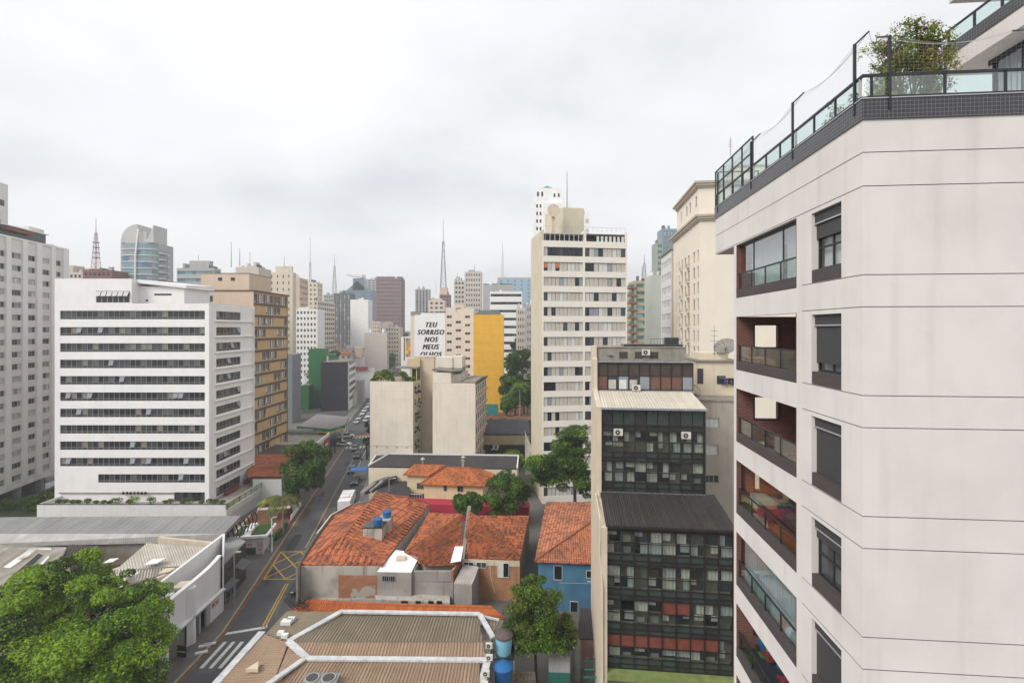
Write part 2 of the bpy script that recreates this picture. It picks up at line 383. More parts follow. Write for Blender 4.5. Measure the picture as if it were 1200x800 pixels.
def X_(a,b): return (Ox+cu_[0]*a+cv_[0]*b,Oy+cu_[1]*a+cv_[1]*b)
mb=MB(); 
for s0,s1 in ((-160,-6.2),(6.2,160)): mb.face([(*X_(s0,-6),.009),(*X_(s1,-6),.009),(*X_(s1,6),.009),(*X_(s0,6),.009)],ASP)
mb.build('cross_street',kind='structure')
strip(Dn,lambda d:KL(d)-.22,KL,.14,KERB,'left_kerb',thick=.6)
strip(Dn,KL,lambda d:KL(d)+.45,.011,RUST,'road_edge')
strip(Dn,lambda d:KL(d)-(2.6 if d<62 else (5.5 if d<84 else 7)),lambda d:KL(d)-.22,.13,PAVE,'left_pavement',thick=.6)
strip(Dn,KR,lambda d:KR(d)+.22,.14,KERB,'right_kerb',thick=.6)
strip(Dn,lambda d:KR(d)+.22,lambda d:KR(d)+(.9 if d<75 else 3.2),.13,PAVL,'right_pavement',thick=.6)
D2=[163,170,180,240,400]
strip(D2,lambda d:KL(d)-3,KL,.13,PAVL,'far_left_pavement',thick=.6); strip(D2,KR,lambda d:KR(d)+3,.13,PAVL,'far_right_pavement',thick=.6)
# light parking lane far along the right side
strip([112,130,147],lambda d:KL(d)+6.7,KR,.010,ASP2,'road_lane')
mk=MB()
def seg(D0,D1,off,wd,m,z=.013,st=None):
    n=max(1,int((D1-D0)/12)); 
    for i in range(n):
        a=D0+(D1-D0)*i/n; b=D0+(D1-D0)*(i+1)/n
        if a<57.5<b: 
            for p,q in ((a,57.5),(57.5,b)): mk.face([(KL(p)+off,p,z),(KL(p)+off+wd,p,z),(KL(q)+off+wd,q,z),(KL(q)+off,q,z)],m)
        else: mk.face([(KL(a)+off,a,z),(KL(a)+off+wd,a,z),(KL(b)+off+wd,b,z),(KL(b)+off,b,z)],m)
seg(58.6,68.8,4.15,.16,YEL); seg(58.6,68.8,4.5,.16,YEL)
seg(80,146,4.2,.22,M('road_paint_ochre',(.34,.26,.14),.8,.35,scale=2.5)); seg(112,147,6.55,.14,WHT)
# stop line and crossing bars
mk.face([(-33.8,57.2,.013),(-29.6,58.5,.013),(-29.6,59.0,.013),(-33.8,57.7,.013)],WHT)
for i in range(10):
    x=-33.2+i*.98; mk.face([(x,51.6,.014),(x+.42,51.6,.014),(x+.42,56.0,.014),(x,56.0,.014)],WHT)
# yellow box junction with a lattice
def yb(p,q,wd=.2,z=.016):
    p=Vector((*p,0)); q=Vector((*q,0)); d=(q-p).normalized(); n=Vector((-d.y,d.x,0))*wd/2
    mk.face([tuple(p-n+Vector((0,0,z))),tuple(q-n+Vector((0,0,z))),tuple(q+n+Vector((0,0,z))),tuple(p+n+Vector((0,0,z)))],YEL)
def bx(u,v): D=70+8.6*v; return (KL(D)+.7+u*6.2,D)
yb(bx(0,0),bx(1,0)); yb(bx(1,0),bx(1,1)); yb(bx(1,1),bx(0,1)); yb(bx(0,1),bx(0,0)); yb(bx(0,0),bx(1,1),z=.019); yb(bx(0,1),bx(1,0),z=.021); yb(bx(.0,.5),bx(.5,1),z=.022); yb(bx(0,.5),bx(.5,0),z=.023); yb(bx(.5,1),bx(1,.5),z=.024); yb(bx(.5,0),bx(1,.5),z=.025)
for i in range(13):
    for c0 in (-6.9,7.2):
        x0=-4.6+i*.98*1.0
        mk.face([(*X_(x0,c0-1.7),.016),(*X_(x0+.5,c0-1.7),.016),(*X_(x0+.5,c0+1.7),.016),(*X_(x0,c0+1.7),.016)],WHT)
REDP=M('cycle_paint_red',(.42,.1,.04),.8,.3,scale=1)
mk.face([(*X_(-5,8.8),.012),(*X_(3,8.8),.012),(*X_(3,11.2),.012),(*X_(-5,11.2),.012)],REDP)
mk.build('road_markings',kind='structure')
mb=MB(); r=random.Random(77); PT=[M('asphalt_patch_dark',(.045,.045,.05),.8,.4,scale=1),M('asphalt_patch_worn',(.12,.118,.115),.8,.4,scale=1)]
for i in range(26):
    D_=r.uniform(50,146); o_=r.uniform(.5,8); w_=r.uniform(.5,1.6); l_=r.uniform(1,7); x0=KL(D_)+o_; x1=KL(D_+l_)+o_
    mb.face([(x0,D_,.0085+.0001*i),(x0+w_,D_,.0085+.0001*i),(x1+w_,D_+l_,.0085+.0001*i),(x1,D_+l_,.0085+.0001*i)],PT[i%2])
mb.build('road_patches',kind='structure')
mb=MB(); mb.face([(*p,.015) for p in (gp(-60,601),gp(-60,590),gp(0,583),gp(63,563),gp(70,566),gp(42,578),gp(25,589),gp(0,592))],M('wet_asphalt',(.09,.1,.12),.25,.25,scale=.3,spec=.7)); mb.build('side_road',kind='structure')
LAWN=M('lawn',(.07,.11,.03),.95,.5,scale=.8,bump=.5)
mb=MB(); mb.face([(*p,.02) for p in (gp(-60,640),gp(-60,603),gp(25,591),gp(48,579),gp(62,575),gp(62,610))],LAWN); mb.build('lawn',kind='structure')

# ------------------------------------------------------------ materials for buildings
PLW=M('render_grey_white',(.68,.645,.62),.85,.10,streak=.26,scale=.7,bump=.14,bscale=30,streakcol=(.42,.37,.34))
JOI=M('joint_dark',(.22,.2,.19),.9,0); TILB=M('mosaic_black',(.035,.035,.042),.25,0,pat=('brick',.1,.1,.007,(.13,.13,.13),0),bump=.2,spec=.5)
BRKD=M('brick_slip_dark',(.05,.042,.042),.7,0,pat=('brick',.24,.055,.008,(.12,.1,.1)),bump=.5)
BRKR=M('brick_red_dark',(.17,.06,.045),.8,0,pat=('brick',.24,.075,.012,(.22,.13,.11)),bump=.6)
STEEL=M('steel_black',(.022,.023,.027),.45,0); SHUT=M('shutter_graphite',(.055,.055,.06),.6,0,pat=('course',.05,.3,.7),bump=.7)
GUARD=glassmat('guard_glass',(.86,.94,.92),.12); INW=M('interior_wall',(.5,.48,.45),.9,.1); INT=M('interior_floor',(.3,.25,.2),.6,.2)
WOODM=M('wood_orange',(.10,.04,.02),.5,.3,scale=2); NAVY=M('fabric_navy',(.02,.03,.06),.8,.2); REDF=M('fabric_red',(.17,.03,.03),.8,.2)
SHEER=M('sheer_curtain',(.62,.68,.72),.6,.1,transl=.3,pat=('corr',.16,.16,(.45,.5,.55)))
# ------------------------------------------------------------ the near apartment building
TH=4.8
B=Bd('apartment_building','close light grey apartment building with brick balconies and a netted roof terrace','building',1011,12.3,TH,W=9.0)
Rb=B; e=B.e
yE=B.depth(860,0); yU=B.depth(838.5,0); ya,yb_=B.depth(986,0),B.depth(951,0); yc=B.depth(933.5,0); yd=yE-.28
zT=41.82
joints=[40.45,39.6]+[v-3.05*k for k in range(12) for v in (37.36,36.55)]
wmb=MB(); holes=[]; jh=[]
zw=lambda k:(37.375-3.05*k,39.47-3.05*k); zb=lambda k:(37.30-3.05*k,39.555-3.05*k)
K=12
for k in range(K): holes.append((ya,yb_,*zw(k))); holes.append((yc,yd,*zb(k)))
# L wall in horizontal bands so the joints are real grooves
cuts=sorted([j for j in joints if j>2],reverse=True)
zlo=[0]+[c+.011 for c in reversed(cuts)]; zhi=[c-.011 for c in reversed(cuts)]+[41.27]
def lwall(u0,u1,ztop,hs):
    for a,b in zip(zlo,zhi):
        b=min(b,ztop)
        if b<=a: continue
        hh=[(h[0],h[1],max(h[2],a),min(h[3],b)) for h in hs if h[2]<b-.01 and h[3]>a+.01]
        # clipped openings keep their reveals
        zs=hh; wallholes(wmb,'L',0,u0,u1,a,b,zs,PLW,.28,PLW)
    if not hs: wmb.face([(.022,u0,0),(.022,u0,ztop),(.022,u1,ztop),(.022,u1,0)],JOI)
lwall(0,ya-.12,41.27,[])
# groove backing behind the solid pieces between openings
lwall(ya-.12,yc-.35,41.27,[h for h in holes if h[1]<yc])
wallholes(wmb,'L',0,yc-.35,yE,0,39.57,[h for h in holes if h[0]>=yc-.01],PLW,.28,PLW)
for a,b in ((39.57,39.589),(39.611,40.439),(40.461,41.27)): wmb.face([(0,yc-.35,a),(0,yE,a),(0,yE,b),(0,yc-.35,b)],PLW)
for c in cuts:
    if c>2 : 
        for (p,q) in ((ya-.12,yc),):
            op=[h for h in holes if h[2]<c<h[3] and h[1]<yc]
            if not op: wmb.face([(.022,p,c-.03),(.022,q,c-.03),(.022,q,c+.03),(.022,p,c+.03)],JOI)
        if c>39.58: wmb.face([(.022,yc,c-.03),(.022,yE,c-.03),(.022,yE,c+.03),(.022,yc,c+.03)],JOI)
# upper storey oversails the end
for a,b in ((39.56,39.589),(39.611,40.439),(40.461,41.27)): wmb.face([(0,yE,a),(0,yU,a),(0,yU,b),(0,yE,b)],PLW)
wmb.face([(.022,yE,39.57),(.022,yU,39.57),(.022,yU,41.2),(.022,yE,41.2)],JOI)
wmb.face([(0,yE,39.56),(0,yU,39.56),(9,yU,39.56),(9,yE,39.56)],PLW); wmb.face([(0,yU,39.56),(9,yU,39.56),(9,yU,41.27),(0,yU,41.27)],PLW)
wmb.face([(2.6,yE,0),(9,yE,0),(9,yE,39.56),(2.6,yE,39.56)],PLW)
# front wall bands
for a,b in zip(zlo,zhi): wmb.face([(0,0,a),(9,0,a),(9,0,b),(0,0,b)],PLW)
wmb.face([(0,.022,0),(9,.022,0),(9,.022,41.2),(0,.022,41.2)],JOI)
wmb.face([(9,0,0),(9,yU,0),(9,yU,41.27),(9,0,41.27)],PLW)
wmb.build('wall',e)
mb=MB(); mb.box(.05,8.95,.05,yU-.05,41.0,41.268,PLW); mb.build('roof_slab',e)
# parapet band of small black tiles with thin metal coping
mb=MB(); t=.035
mb.box(-t,.16,-t,yU+t,41.27,41.78,TILB); mb.box(.16,9,-t,.16,41.27,41.779,TILB); mb.build('parapet',e)
mb=MB(); mb.box(-t-.02,.18,-t-.02,yU+t,41.782,41.81,FRA); mb.box(.18,9,-t-.02,.18,41.782,41.809,FRA); mb.box(-t-.0,.1,0,yU,41.81,41.86,STEEL); mb.box(.1,9,-t,.1,41.81,41.859,STEEL); mb.build('coping',e)
# inner core and balconies
core=MB(); core.box(2.55,8.95,.3,yE-.02,0,41.0,INW); core.box(.28,2.55,.3,ya-.2,0,41.0,INW); core.box(.3,2.55,yb_+.2,yc-.3,0,41,INW); 
for k in range(K): 
    a,b=zw(k); core.box(1.2,2.55,ya-.2,yb_+.2,a-.9,b+.02,GD)
core.build('inner_walls',e)
WPAL={0:'half',1:'gap',2:'full',3:'open',4:'full'}
for k in range(K):
    a,b=zw(k); wt=WPAL.get(k,'full'); ww=yb_-ya
    m=MB(); f0,f1=.2,.26
    m.box(f0,f1,ya,yb_,a+.39,a+.45,STEEL); m.box(f0,f1,ya,yb_,b-.06,b,STEEL); m.box(f0,f1,ya,ya+.06,a+.45,b-.06,STEEL); m.box(f0,f1,yb_-.06,yb_,a+.45,b-.06,STEEL)
    if wt in('half','open','gap'):
        m.box(f0+.01,f1-.01,(ya+yb_)/2-.03,(ya+yb_)/2+.03,a+.45,b-.06,STEEL); m.box(f0+.005,f1-.005,ya+.06,yb_-.06,a+1.02,a+1.08,STEEL)
        m.face([(.235,ya+.06,a+.45),(.235,yb_-.06,a+.45),(.235,yb_-.06,b-.06),(.235,ya+.06,b-.06)],glassmat('window_glass',(.8,.85,.85),.1) if wt!='open' else GM)
    wo=m.build('window',e)
    m=MB(); m.box(.012,.2,ya,yb_,a+.003,a+.39,BRKD); m.build('sill_panel',wo)
    m=MB(); m.box(.10,.2,ya+.0,yb_,b-.3,b-.002,SHUT)
    if wt=='full': m.box(.14,.185,ya+.02,yb_-.02,a+.40,b-.3,SHUT)
    if wt=='gap': m.box(.14,.185,ya+.02,yb_-.02,a+.66,b-.3,SHUT)
    if wt=='half': m.box(.14,.185,ya+.02,yb_-.02,b-.78,b-.3,SHUT)
    if wt=='open': m.box(.14,.185,ya+.02,yb_-.02,b-.6,b-.3,SHUT)
    m.box(.08,.1,ya,yb_,b-.34,b-.3,FRA); m.build('shutter',wo)
    if wt in('half','gap'):
        m=MB(); n=26
        for i in range(n):
            y0=ya+.08+(ww-.16)*i/n; y1=ya+.08+(ww-.16)*(i+1)/n; m.face([(.34+(.03 if i%2 else 0),y0,a+.45),(.34+(0 if i%2 else .03),y1,a+.45),(.34+(0 if i%2 else .03),y1,b-.4),(.34+(.03 if i%2 else 0),y0,b-.4)],CW)
        m.build('curtain',wo)
    if wt=='open':
        m=MB(); m.box(.3,.34,ya+.2,ya+1.0,a+.5,a+1.0,CW); m.box(.32,.4,yb_-.7,yb_-.1,a+.5,a+1.3,WOODM); m.build('curtain',wo)
BT={0:'glazed',1:'open',2:'open',3:'red',4:'curtain',5:'clutter'}
for k in range(K):
    a,b=zb(k); ty=BT.get(k,'open')
    bal=MB(); bal.box(.29,2.54,yc-.25,yE-.01,a-.14,a-.0,PLW)      # floor slab
    bal.box(.0,.22,yc+.002,yd-.002,a+.003,a+.37,BRKD)              # dark sill band
    bo=bal.build('balcony',e)
    m=MB(); m.box(.004,.3,yd-.001,yE+.012,a,b-.003,BRKR)                 # brick pier at the far edge
    m.box(.3,.72,yd,yE+.01,a,b-.002,BRKR); m.box(.72,1.75,yd,yE+.01,a,a+.95,BRKR); m.box(.72,1.75,yd,yE+.01,b-.35,b-.002,BRKR); m.box(1.75,2.5,yd,yE+.01,a,b-.002,BRKR)
    m.build('brick_wall',bo); m=MB(); m.box(.002,.28,yc-.008,yc+.05,a+.37,b-.003,BRKR); m.build('brick_pier',bo)
    m=MB()
    for q in ((.7,.76,a+.95,b-.35),(1.71,1.77,a+.95,b-.35)): m.box(q[0],q[1],yd-.03,yd+.03,q[2],q[3],STEEL)
    m.box(.7,1.77,yd-.03,yd+.03,a+.92,a+.97,STEEL); m.box(.7,1.77,yd-.03,yd+.03,b-.37,b-.32,STEEL); m.build('side_window_frame',bo)
    # glass guard with rail
    m=MB(); m.box(.1,.13,yc+.06,yd-.02,a+.40,a+1.0,GUARD); m.build('guard_glass',bo)
    m=MB(); m.box(.085,.145,yc+.05,yd-.01,a+1.0,a+1.05,STEEL); 
    for j in range(5): y=yc+.1+(yd-yc-.2)*j/4; m.box(.09,.14,y-.02,y+.02,a+.37,a+1.0,STEEL)
    m.build('guard_rail',bo)
    # inner facade
    m=MB(); m.box(2.5,2.545,yc+.3,yd-2.2,a,b-.3,GM); m.box(2.48,2.5,yc+.25,yc+.3,a,b,FRW); m.box(2.48,2.5,yd-2.25,yd-2.15,a,b-.3,FRM); m.box(2.48,2.5,(yc+yd)/2-.5,(yc+yd)/2-.44,a,b-.3,FRM); m.box(2.46,2.5,yd-2.15,yd,a,b,BRKR if ty!='open' else BRKR); m.build('sliding_door',bo)
    if ty in('glazed','red','curtain'):
        m=MB(); 
        gl=glassmat('balcony_glass',(.78,.86,.86),.2) if ty!='glazed' else glassmat('balcony_glass_bright',(.8,.88,.88),.38)
        m.face([(.2,yc+.06,a+1.05),(.2,yd-.03,a+1.05),(.2,yd-.03,b-.1),(.2,yc+.06,b-.1)],gl)
        m.build('glazing',bo); m=MB(); m.box(.17,.23,yc+.04,yd,b-.12,b-.003,STEEL); 
        for j in ((1,3) if ty=='glazed' else (0,4)): y=yc+.08+(yd-yc-.16)*j/4; m.box(.18,.22,y-.025,y+.025,a+.4,b-.1,STEEL)
        m.build('glazing_frame',bo)
    if ty in('curtain','glazed'):
        m=MB(); n=60; y0_=yc+.1; y1_=yd-.1; m0=SHEER if ty=='curtain' else CW
        for i in range(n):
            p=y0_+(y1_-y0_)*i/n; q=y0_+(y1_-y0_)*(i+1)/n
            if ty=='glazed' and .35<i/n<.45: continue
            xx=.32 if ty=='curtain' else .6
            m.face([(xx+(.05 if i%2 else 0),p,a+.05),(xx+(0 if i%2 else .05),q,a+.05),(xx+(0 if i%2 else .05),q,b-.1),(xx+(.05 if i%2 else 0),p,b-.1)],m0)
        m.build('curtain',bo)
    if ty=='open':
        m=MB(); m.box(1.5,2.45,yc+.1,yc+1.4,a+.02,a+.75,CW); m.box(.4,1.2,yc+2.5,yc+3.3,a,a+.45,WOODM); m.box(.45,1.15,yc+2.5,yc+2.6,a+.45,a+.85,WOODM)
        for j in range(3): m.lathe(.5+.3*j,yc+1.9,[(.1,a),(.14,a+.3)],M('pot_clay',(.3,.13,.08),.8,.2),10)
        m.build('balcony_furniture',bo)
    if ty=='red':
        m=MB(); m.box(.9,1.0,yd-2.6,yd-.1,a+1.1,b-.3,WOODM); m.box(.5,1.5,yc+.5,yc+2.2,a+1.0,a+1.5,NAVY); m.box(.6,.9,yc+.3,yc+1.9,a+.9,b-.6,NAVY); m.box(.4,1.2,yc+2.6,yc+4.0,a+.5,a+.75,REDF); m.box(.35,1.6,yc+.4,yc+2.9,a,a+.55,WOODM); m.box(.5,1.4,yc+4.1,yc+5,a+.4,a+.9,CU)
        m.build('balcony_furniture',bo)
    if ty=='clutter':
        m=MB(); r=random.Random(5); cols=[M('clutter_green',(.02,.18,.06),.6),M('clutter_white',(.6,.6,.62),.6),REDF,M('clutter_blue',(.03,.12,.25),.6),M('clutter_dark',(.03,.03,.04),.7),M('clutter_teal',(.1,.3,.25),.5)]
        for i in range(46):
            x=r.uniform(.3,1.6); y=r.uniform(yc+.1,yd-.5); s_=r.uniform(.1,.32); z=a+r.uniform(.2,.9); m.box(x,x+s_,y,y+s_*1.3,z,z+s_,r.choice(cols))
        m.box(.25,1.8,yc+.05,yd-.3,a+.003,a+.5,cols[4]); m.build('balcony_furniture',bo)
# roof railing, glass and posts
rz=42.42
m=MB(); m.box(-.02,.05,-.02,yU,rz-.06,rz,STEEL); m.box(.05,9,-.02,.05,rz-.06,rz-.001,STEEL)
for y in [.12+ i*1.1 for i in range(int(yU/1.1)+1)]: m.box(-.01,.04,y-.025,y+.025,41.86,rz-.06,STEEL if int(y)%3 else FRA)
for x in (.22,1.95,3.35,4.9,6.4): m.box(x-.025,x+.025,-.01,.04,41.86,rz-.06,STEEL)
rl=m.build('roof_railing',e)
m=MB(); m.box(.01,.02,.1,yU-.1,41.87,rz-.07,GUARD); m.box(.1,8.9,.01,.02,41.87,rz-.07,GUARD); m.build('glass_panel',rl)
# taller glazed screen at the far end
ys=B.depth(882,0); m=MB()
for y in [ys+(yU-ys)*j/4 for j in range(5)]: m.box(-.02,.03,y-.03,y+.03,41.86,43.55,STEEL)
m.box(-.02,.03,ys,yU,43.5,43.55,STEEL); m.box(-.02,.03,ys,yU,42.9,42.95,STEEL); m.box(-.02,2,yU-.03,yU+.03,43.5,43.55,STEEL); m.box(1.95,2,yU-.03,yU+.03,41.86,43.55,STEEL); sc=m.build('wind_screen',e)
m=MB(); m.box(0,.012,ys,yU,42.4,43.5,GUARD); m.build('glass_panel',sc)
# net posts with leaning arms, and the net
NETM=M('net_cord',(.36,.37,.39),.8,0)
posts=[]
for px in (1003.5,930,881): posts.append((0.0,B.depth(px,0),'L'))
posts=[(-.03,.28,'L'),(-.03,posts[1][1],'L'),(-.03,posts[2][1],'L'),(-.03,yU-.4,'L'),(.62,-.03,'F'),(3.9,-.03,'F'),(7.2,-.03,'F')]
tops=[]
for (x,y,s_) in posts:
    m=MB(); zt=43.35; m.box(x-.03,x+.03,y-.03,y+.03,41.5,zt,STEEL)
    tip=(x+.36,y+.02,zt+.32) if s_=='L' else (x+.02,y+.5,zt+.26)
    m.tube([(x,y,zt-.02),tip],.03,STEEL,4); m.build('net_post',e); tops.append((x,y,zt,tip))
m=MB(); 
def net(p,q):
    (x0,y0,z0,t0),(x1,y1,z1,t1)=p,q; L_=math.dist((x0,y0),(x1,y1)); n=int(L_/.11)
    def pt(s,h):   # h 0..1 rail to arm tip
        a=[x0+(x1-x0)*s,y0+(y1-y0)*s,0]; sag=.25*math.sin(math.pi*s)
        if h<.7: return (a[0],a[1],rz+(z0-sag-rz)*h/.7)
        k=(h-.7)/.3; tx=t0[0]+(t1[0]-t0[0])*s; ty=t0[1]+(t1[1]-t0[1])*s; tz=t0[2]+(t1[2]-t0[2])*s-sag
        return (a[0]+(tx-a[0])*k,a[1]+(ty-a[1])*k,z0-sag+(tz-z0+sag)*k)
    N=14
    for i in range(n+1):
        m.tube([pt(i/n,0),pt(i/n,.7),pt(i/n,1)],.0012,NETM,3,False)
    for j in range(N+1):
        m.tube([pt(i/12,j/N) for i in range(13)],.0012 if j<N else .006,NETM,3,False)
net(tops[0],tops[1]); net(tops[1],tops[2]); net(tops[2],tops[3]); net(tops[0],tops[4]); net(tops[4],tops[5]); net(tops[5],tops[6])
m.build('safety_net',e)
# penthouse volume set back from the edge
px_=6.0; pe=5.45
m=MB()
m.face([(px_+.8,-1,41.2),(px_+.8,pe-1,41.2),(px_+.8,pe-1,44.93),(px_+.8,-1,44.93)],GM); m.box(px_+.85,12,-1,pe-1.02,41.2,44.93,INW)
ph=m.build('penthouse_wall',e)
m=MB(); m.box(px_,13,-2.5,pe,44.93,45.5,PLW); m.box(px_-.02,px_+.2,-2.5,pe+.02,45.502,45.92,TILB); m.box(px_+.2,13,pe-.2,pe+.02,45.502,45.919,TILB); m.build('balcony_slab',ph)
m=MB(); m.box(px_,13,-2.5,pe-.2,47.36,48.1,PLW); m.build('upper_slab',ph)
m=MB(); m.box(px_+.7,px_+.76,-1,pe-.9,44.76,44.92,STEEL)
for y in (.1,1.2,2.3,3.4,4.4): m.box(px_+.73,px_+.8,y-.03,y+.03,41.2,44.76,STEEL)
m.build('window_frame',ph)
m=MB(); m.box(px_+.05,px_+.11,-2.5,pe,46.44,46.5,STEEL)
for y in (.0,1.1,2.2,3.3,4.3,5.35): m.box(px_+.05,px_+.11,y-.03,y+.03,45.9,46.44,STEEL)
rl2=m.build('balcony_railing',ph); m=MB(); m.box(px_+.07,px_+.08,-2.5,pe-.1,45.94,46.42,GUARD); m.build('glass_panel',rl2)
m=MB(); n=50
for i in range(n):
    p=-1+i*(pe-.2)/n; q=p+(pe-.2)/n; 
    if .3<i/n<.45: continue
    m.face([(px_+.77-(.04 if i%2 else 0),p,41.3),(px_+.77-(0 if i%2 else .04),q,41.3),(px_+.77-(0 if i%2 else .04),q,44.75),(px_+.77-(.04 if i%2 else 0),p,44.75)],SHEER)
m.build('curtain',ph)
m=MB(); m.box(px_+2,13,-1,pe-1.2,45.5,47.36,GL); m.build('upper_glazing',ph)
# ------------------------------------------------------------ dark glass office building
def Gz(py,D): return zc(py,D)
CREAM=M('wall_cream_party',(.62,.53,.41),.85,.15,streak=.35,scale=.5,streakcol=(.3,.25,.2)); MULL=M('mullion_bronze',(.022,.018,.016),.4,0)
CORD=M('corrugated_dark',(.04,.036,.034),.6,.25,pat=('corr',.18,.36,(.07,.062,.058))); CORW=M('corrugated_ivory',(.66,.6,.5),.6,.15,pat=('corr',.25,.5,(.5,.45,.37)))
ZINC=M('zinc_gutter',(.33,.36,.39),.45,.3,scale=2,metal=.3); GREYW=M('wall_weathered_grey',(.3,.27,.23),.9,.3,streak=.5,scale=.8)
SPG=M('spandrel_green',(.042,.058,.053),.15,.25,scale=1.5,spec=.6); SPD=M('spandrel_dark',(.03,.032,.032),.2,.2,spec=.6); GRN=M('slab_lime',(.2,.25,.08),.85,.4,scale=1.5)
B=Bd('glass_office','stepped dark glass office building with sloping metal roofs and a cream party wall','building',704,42,5.8,W=11.0); G=B; e=B.e
D0=42; s1=5.75; s2=11.3; s3=13.9
z1=19.2; z2b=19.75; z2=28.35; z3b=29.35; z3=32.35; z4=33.9
m=MB() # cream party wall stepped in profile
prof=[(-.6,0),(-.6,z1-.1),(s1-.35,z2b+.2),(s1-.35,z2+.05),(s2-.4,z3b+.2),(s2-.4,z3+.3),(s2+.6,z3+.5),(s2+.6,z4+.15),(s3,z4+.15),(s3,0)]
i=len(m.v); n=len(prof)
for x in (0,.5): m.v+=[(x,y,z) for y,z in prof]
k=m.mi(CREAM); m.f.append(tuple(range(n))); m.m.append(k); m.f.append(tuple(reversed(range(n,2*n)))); m.m.append(k)
for j in range(n): q=(j+1)%n; m.f.append((j,q,n+q,n+j)); m.m.append(k)
m.build('party_wall',e)
m=MB(); m.box(.5,10.9,.45,s3,0,z1-.5,GREYW); m.box(.5,10.55,s1+.45,s3,z1-.5,z2-.2,GREYW); m.box(.5,10.4,s2+.3,s3+3,z2,z3-.1,GREYW); m.build('body',e)
CBM=M('curtain_umber',(.08,.045,.035),.3,.3,scale=1.5); GL2_=M('glass_smoke',(.13,.14,.15),.12,.3,scale=.8,spec=.5); CUM=M('curtain_dusty',(.33,.31,.25),.4,.35,scale=1.5)
GL3=M('glass_silvery',(.25,.245,.25),.14,.35,scale=.9,spec=.5); SP2=M('pane_sage',(.13,.16,.14),.2,.3,scale=1.2,spec=.5)
palU=[GL2_,GL3,GL3,CUM,GM,GL3,M('blind_pale',(.42,.4,.385),.4,.35,scale=2),CBM,GL2_,GD,M('glass_violet',(.12,.11,.135),.12,0,spec=.5)]; palL=[CUM,CUM,SP2,GL3,SP2,GL2_,GM,CUM]
rr=random.Random(11); CLR=glassmat('office_glass',(.72,.78,.76),.07); ROOM=M('room_dim',(.16,.14,.12),.9,.4,scale=2); CURT_=M('curtain_office',(.66,.62,.54),.8,.25,scale=3); CURT2=M('blind_office',(.5,.5,.5),.7,.25,scale=3)
def curtainwall(x0,x1,y,za,n,bays,ph,parent,rr,topv=.45,pals=None):
    w_=(x1-x0)/bays
    for fl in range(n):
        for b in range(bays):
            mb=MB(); zb_=za+ph*fl
            mb.box(0,w_,0,.1,0,.05,MULL); mb.box(-.045,.045,-.05,.1,.05,ph,MULL); 
            if b==bays-1: mb.box(w_-.045,w_+.045,-.05,.1,.05,ph,MULL)
            lv=[(.05,.38,SPD if rr.random()<.7 else SPG),(.42,.9,SPG if rr.random()<.75 else SPD),(.95,1.85,rr.choice(palL)),(1.92,ph-.05,rr.choice(palU))]
            if pals: lv[3]=(lv[3][0],lv[3][1],pals(fl,b) or lv[3][2])
            for li,(a,c,mm) in enumerate(lv):
                t=rr.uniform(-.012,.012)
                if li<2 or mm is ROOFREF:
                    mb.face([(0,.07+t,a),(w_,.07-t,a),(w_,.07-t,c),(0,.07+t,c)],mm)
                else:   # clear pane with the room, blinds or curtains behind it
                    mb.face([(0,.07+t,a),(w_,.07-t,a),(w_,.07-t,c),(0,.07+t,c)],CLR)
                    mb.face([(0,.40,a),(w_,.40,a),(w_,.40,c),(0,.40,c)],rr.choice((GD,GM,ROOM,ROOM)))
                    if rr.random()<.72:
                        x0_=0 if rr.random()<.5 else w_*rr.uniform(.2,.6); x1_=w_ if x0_>0 or rr.random()<.45 else w_*rr.uniform(.4,.8); lo=a if rr.random()<.6 else a+(c-a)*rr.uniform(.2,.6)
                        nn_=max(2,int((x1_-x0_)/.14)); 
                        for q in range(nn_): xa=x0_+(x1_-x0_)*q/nn_; xb=x0_+(x1_-x0_)*(q+1)/nn_; mb.face([(xa,.30+(.04 if q%2 else 0),lo),(xb,.30+(0 if q%2 else .04),lo),(xb,.30+(0 if q%2 else .04),c),(xa,.30+(.04 if q%2 else 0),c)],rr.choice((CURT_,CURT_,CURT2)) if q==0 else mb.ms[mb.m[-1]])
                    elif rr.random()<.5: mb.box(w_*.2,w_*.8,.32,.38,a,a+(c-a)*rr.uniform(.3,.7),rr.choice((CUM,CBM,GL3)))
                mb.box(.04,w_-.04,-.02,.09,c,c+.05,MULL)
            o=mb.build('window',parent,loc=(x0+w_*b,y,zb_))
    mb=MB(); zt=za+ph*n
    mb.box(x0,x1,y,y+.1,zt,zt+.06,MULL); mb.box(x0,x1,y+.05,y+.09,zt+.06,zt+topv,SPD); mb.box(x0,x1,y-.01,y+.1,zt+topv,zt+topv+.06,MULL)
    for b in range(bays+1): mb.box(x0+w_*b-.04,x0+w_*b+.04,y-.03,y+.09,zt+.061,zt+topv,MULL)
    mb.build('vent_panel',parent)
ROOFREF=M('painted_roof_reflection',(.19,.06,.04),.15,.6,scale=2.2)  # reflection of red tiled roofs, painted into the pane colour
curtainwall(.5,11,0,6.8,4,9,2.96,e,rr,pals=lambda f,b: ROOFREF if f==0 and b<8 else (ROOFREF if f==1 and b in(4,5) else None))
x1m=B.xat(825,s1); curtainwall(.5,x1m,s1,z2b+.35,2,9,2.96,e,rr)   # upper visible floors of the middle block
m=MB(); wv=(x1m-.5)/9
for b in range(9): m.face([(.5+wv*b+.04,s1+.03,z2b+6.9),(.5+wv*(b+1)-.04,s1+.03,z2b+6.9),(.5+wv*(b+1)-.04,s1+.03,z2-.15),(.5+wv*b+.04,s1+.03,z2-.15)],SPG if b%3 else SPD)
m.box(.5,x1m,s1-.01,s1+.05,z2b+6.8,z2b+6.9,MULL); m.box(.5,x1m,s1,s1+.3,z2-.15,z2-.02,MULL); m.build('vent_panel',e)
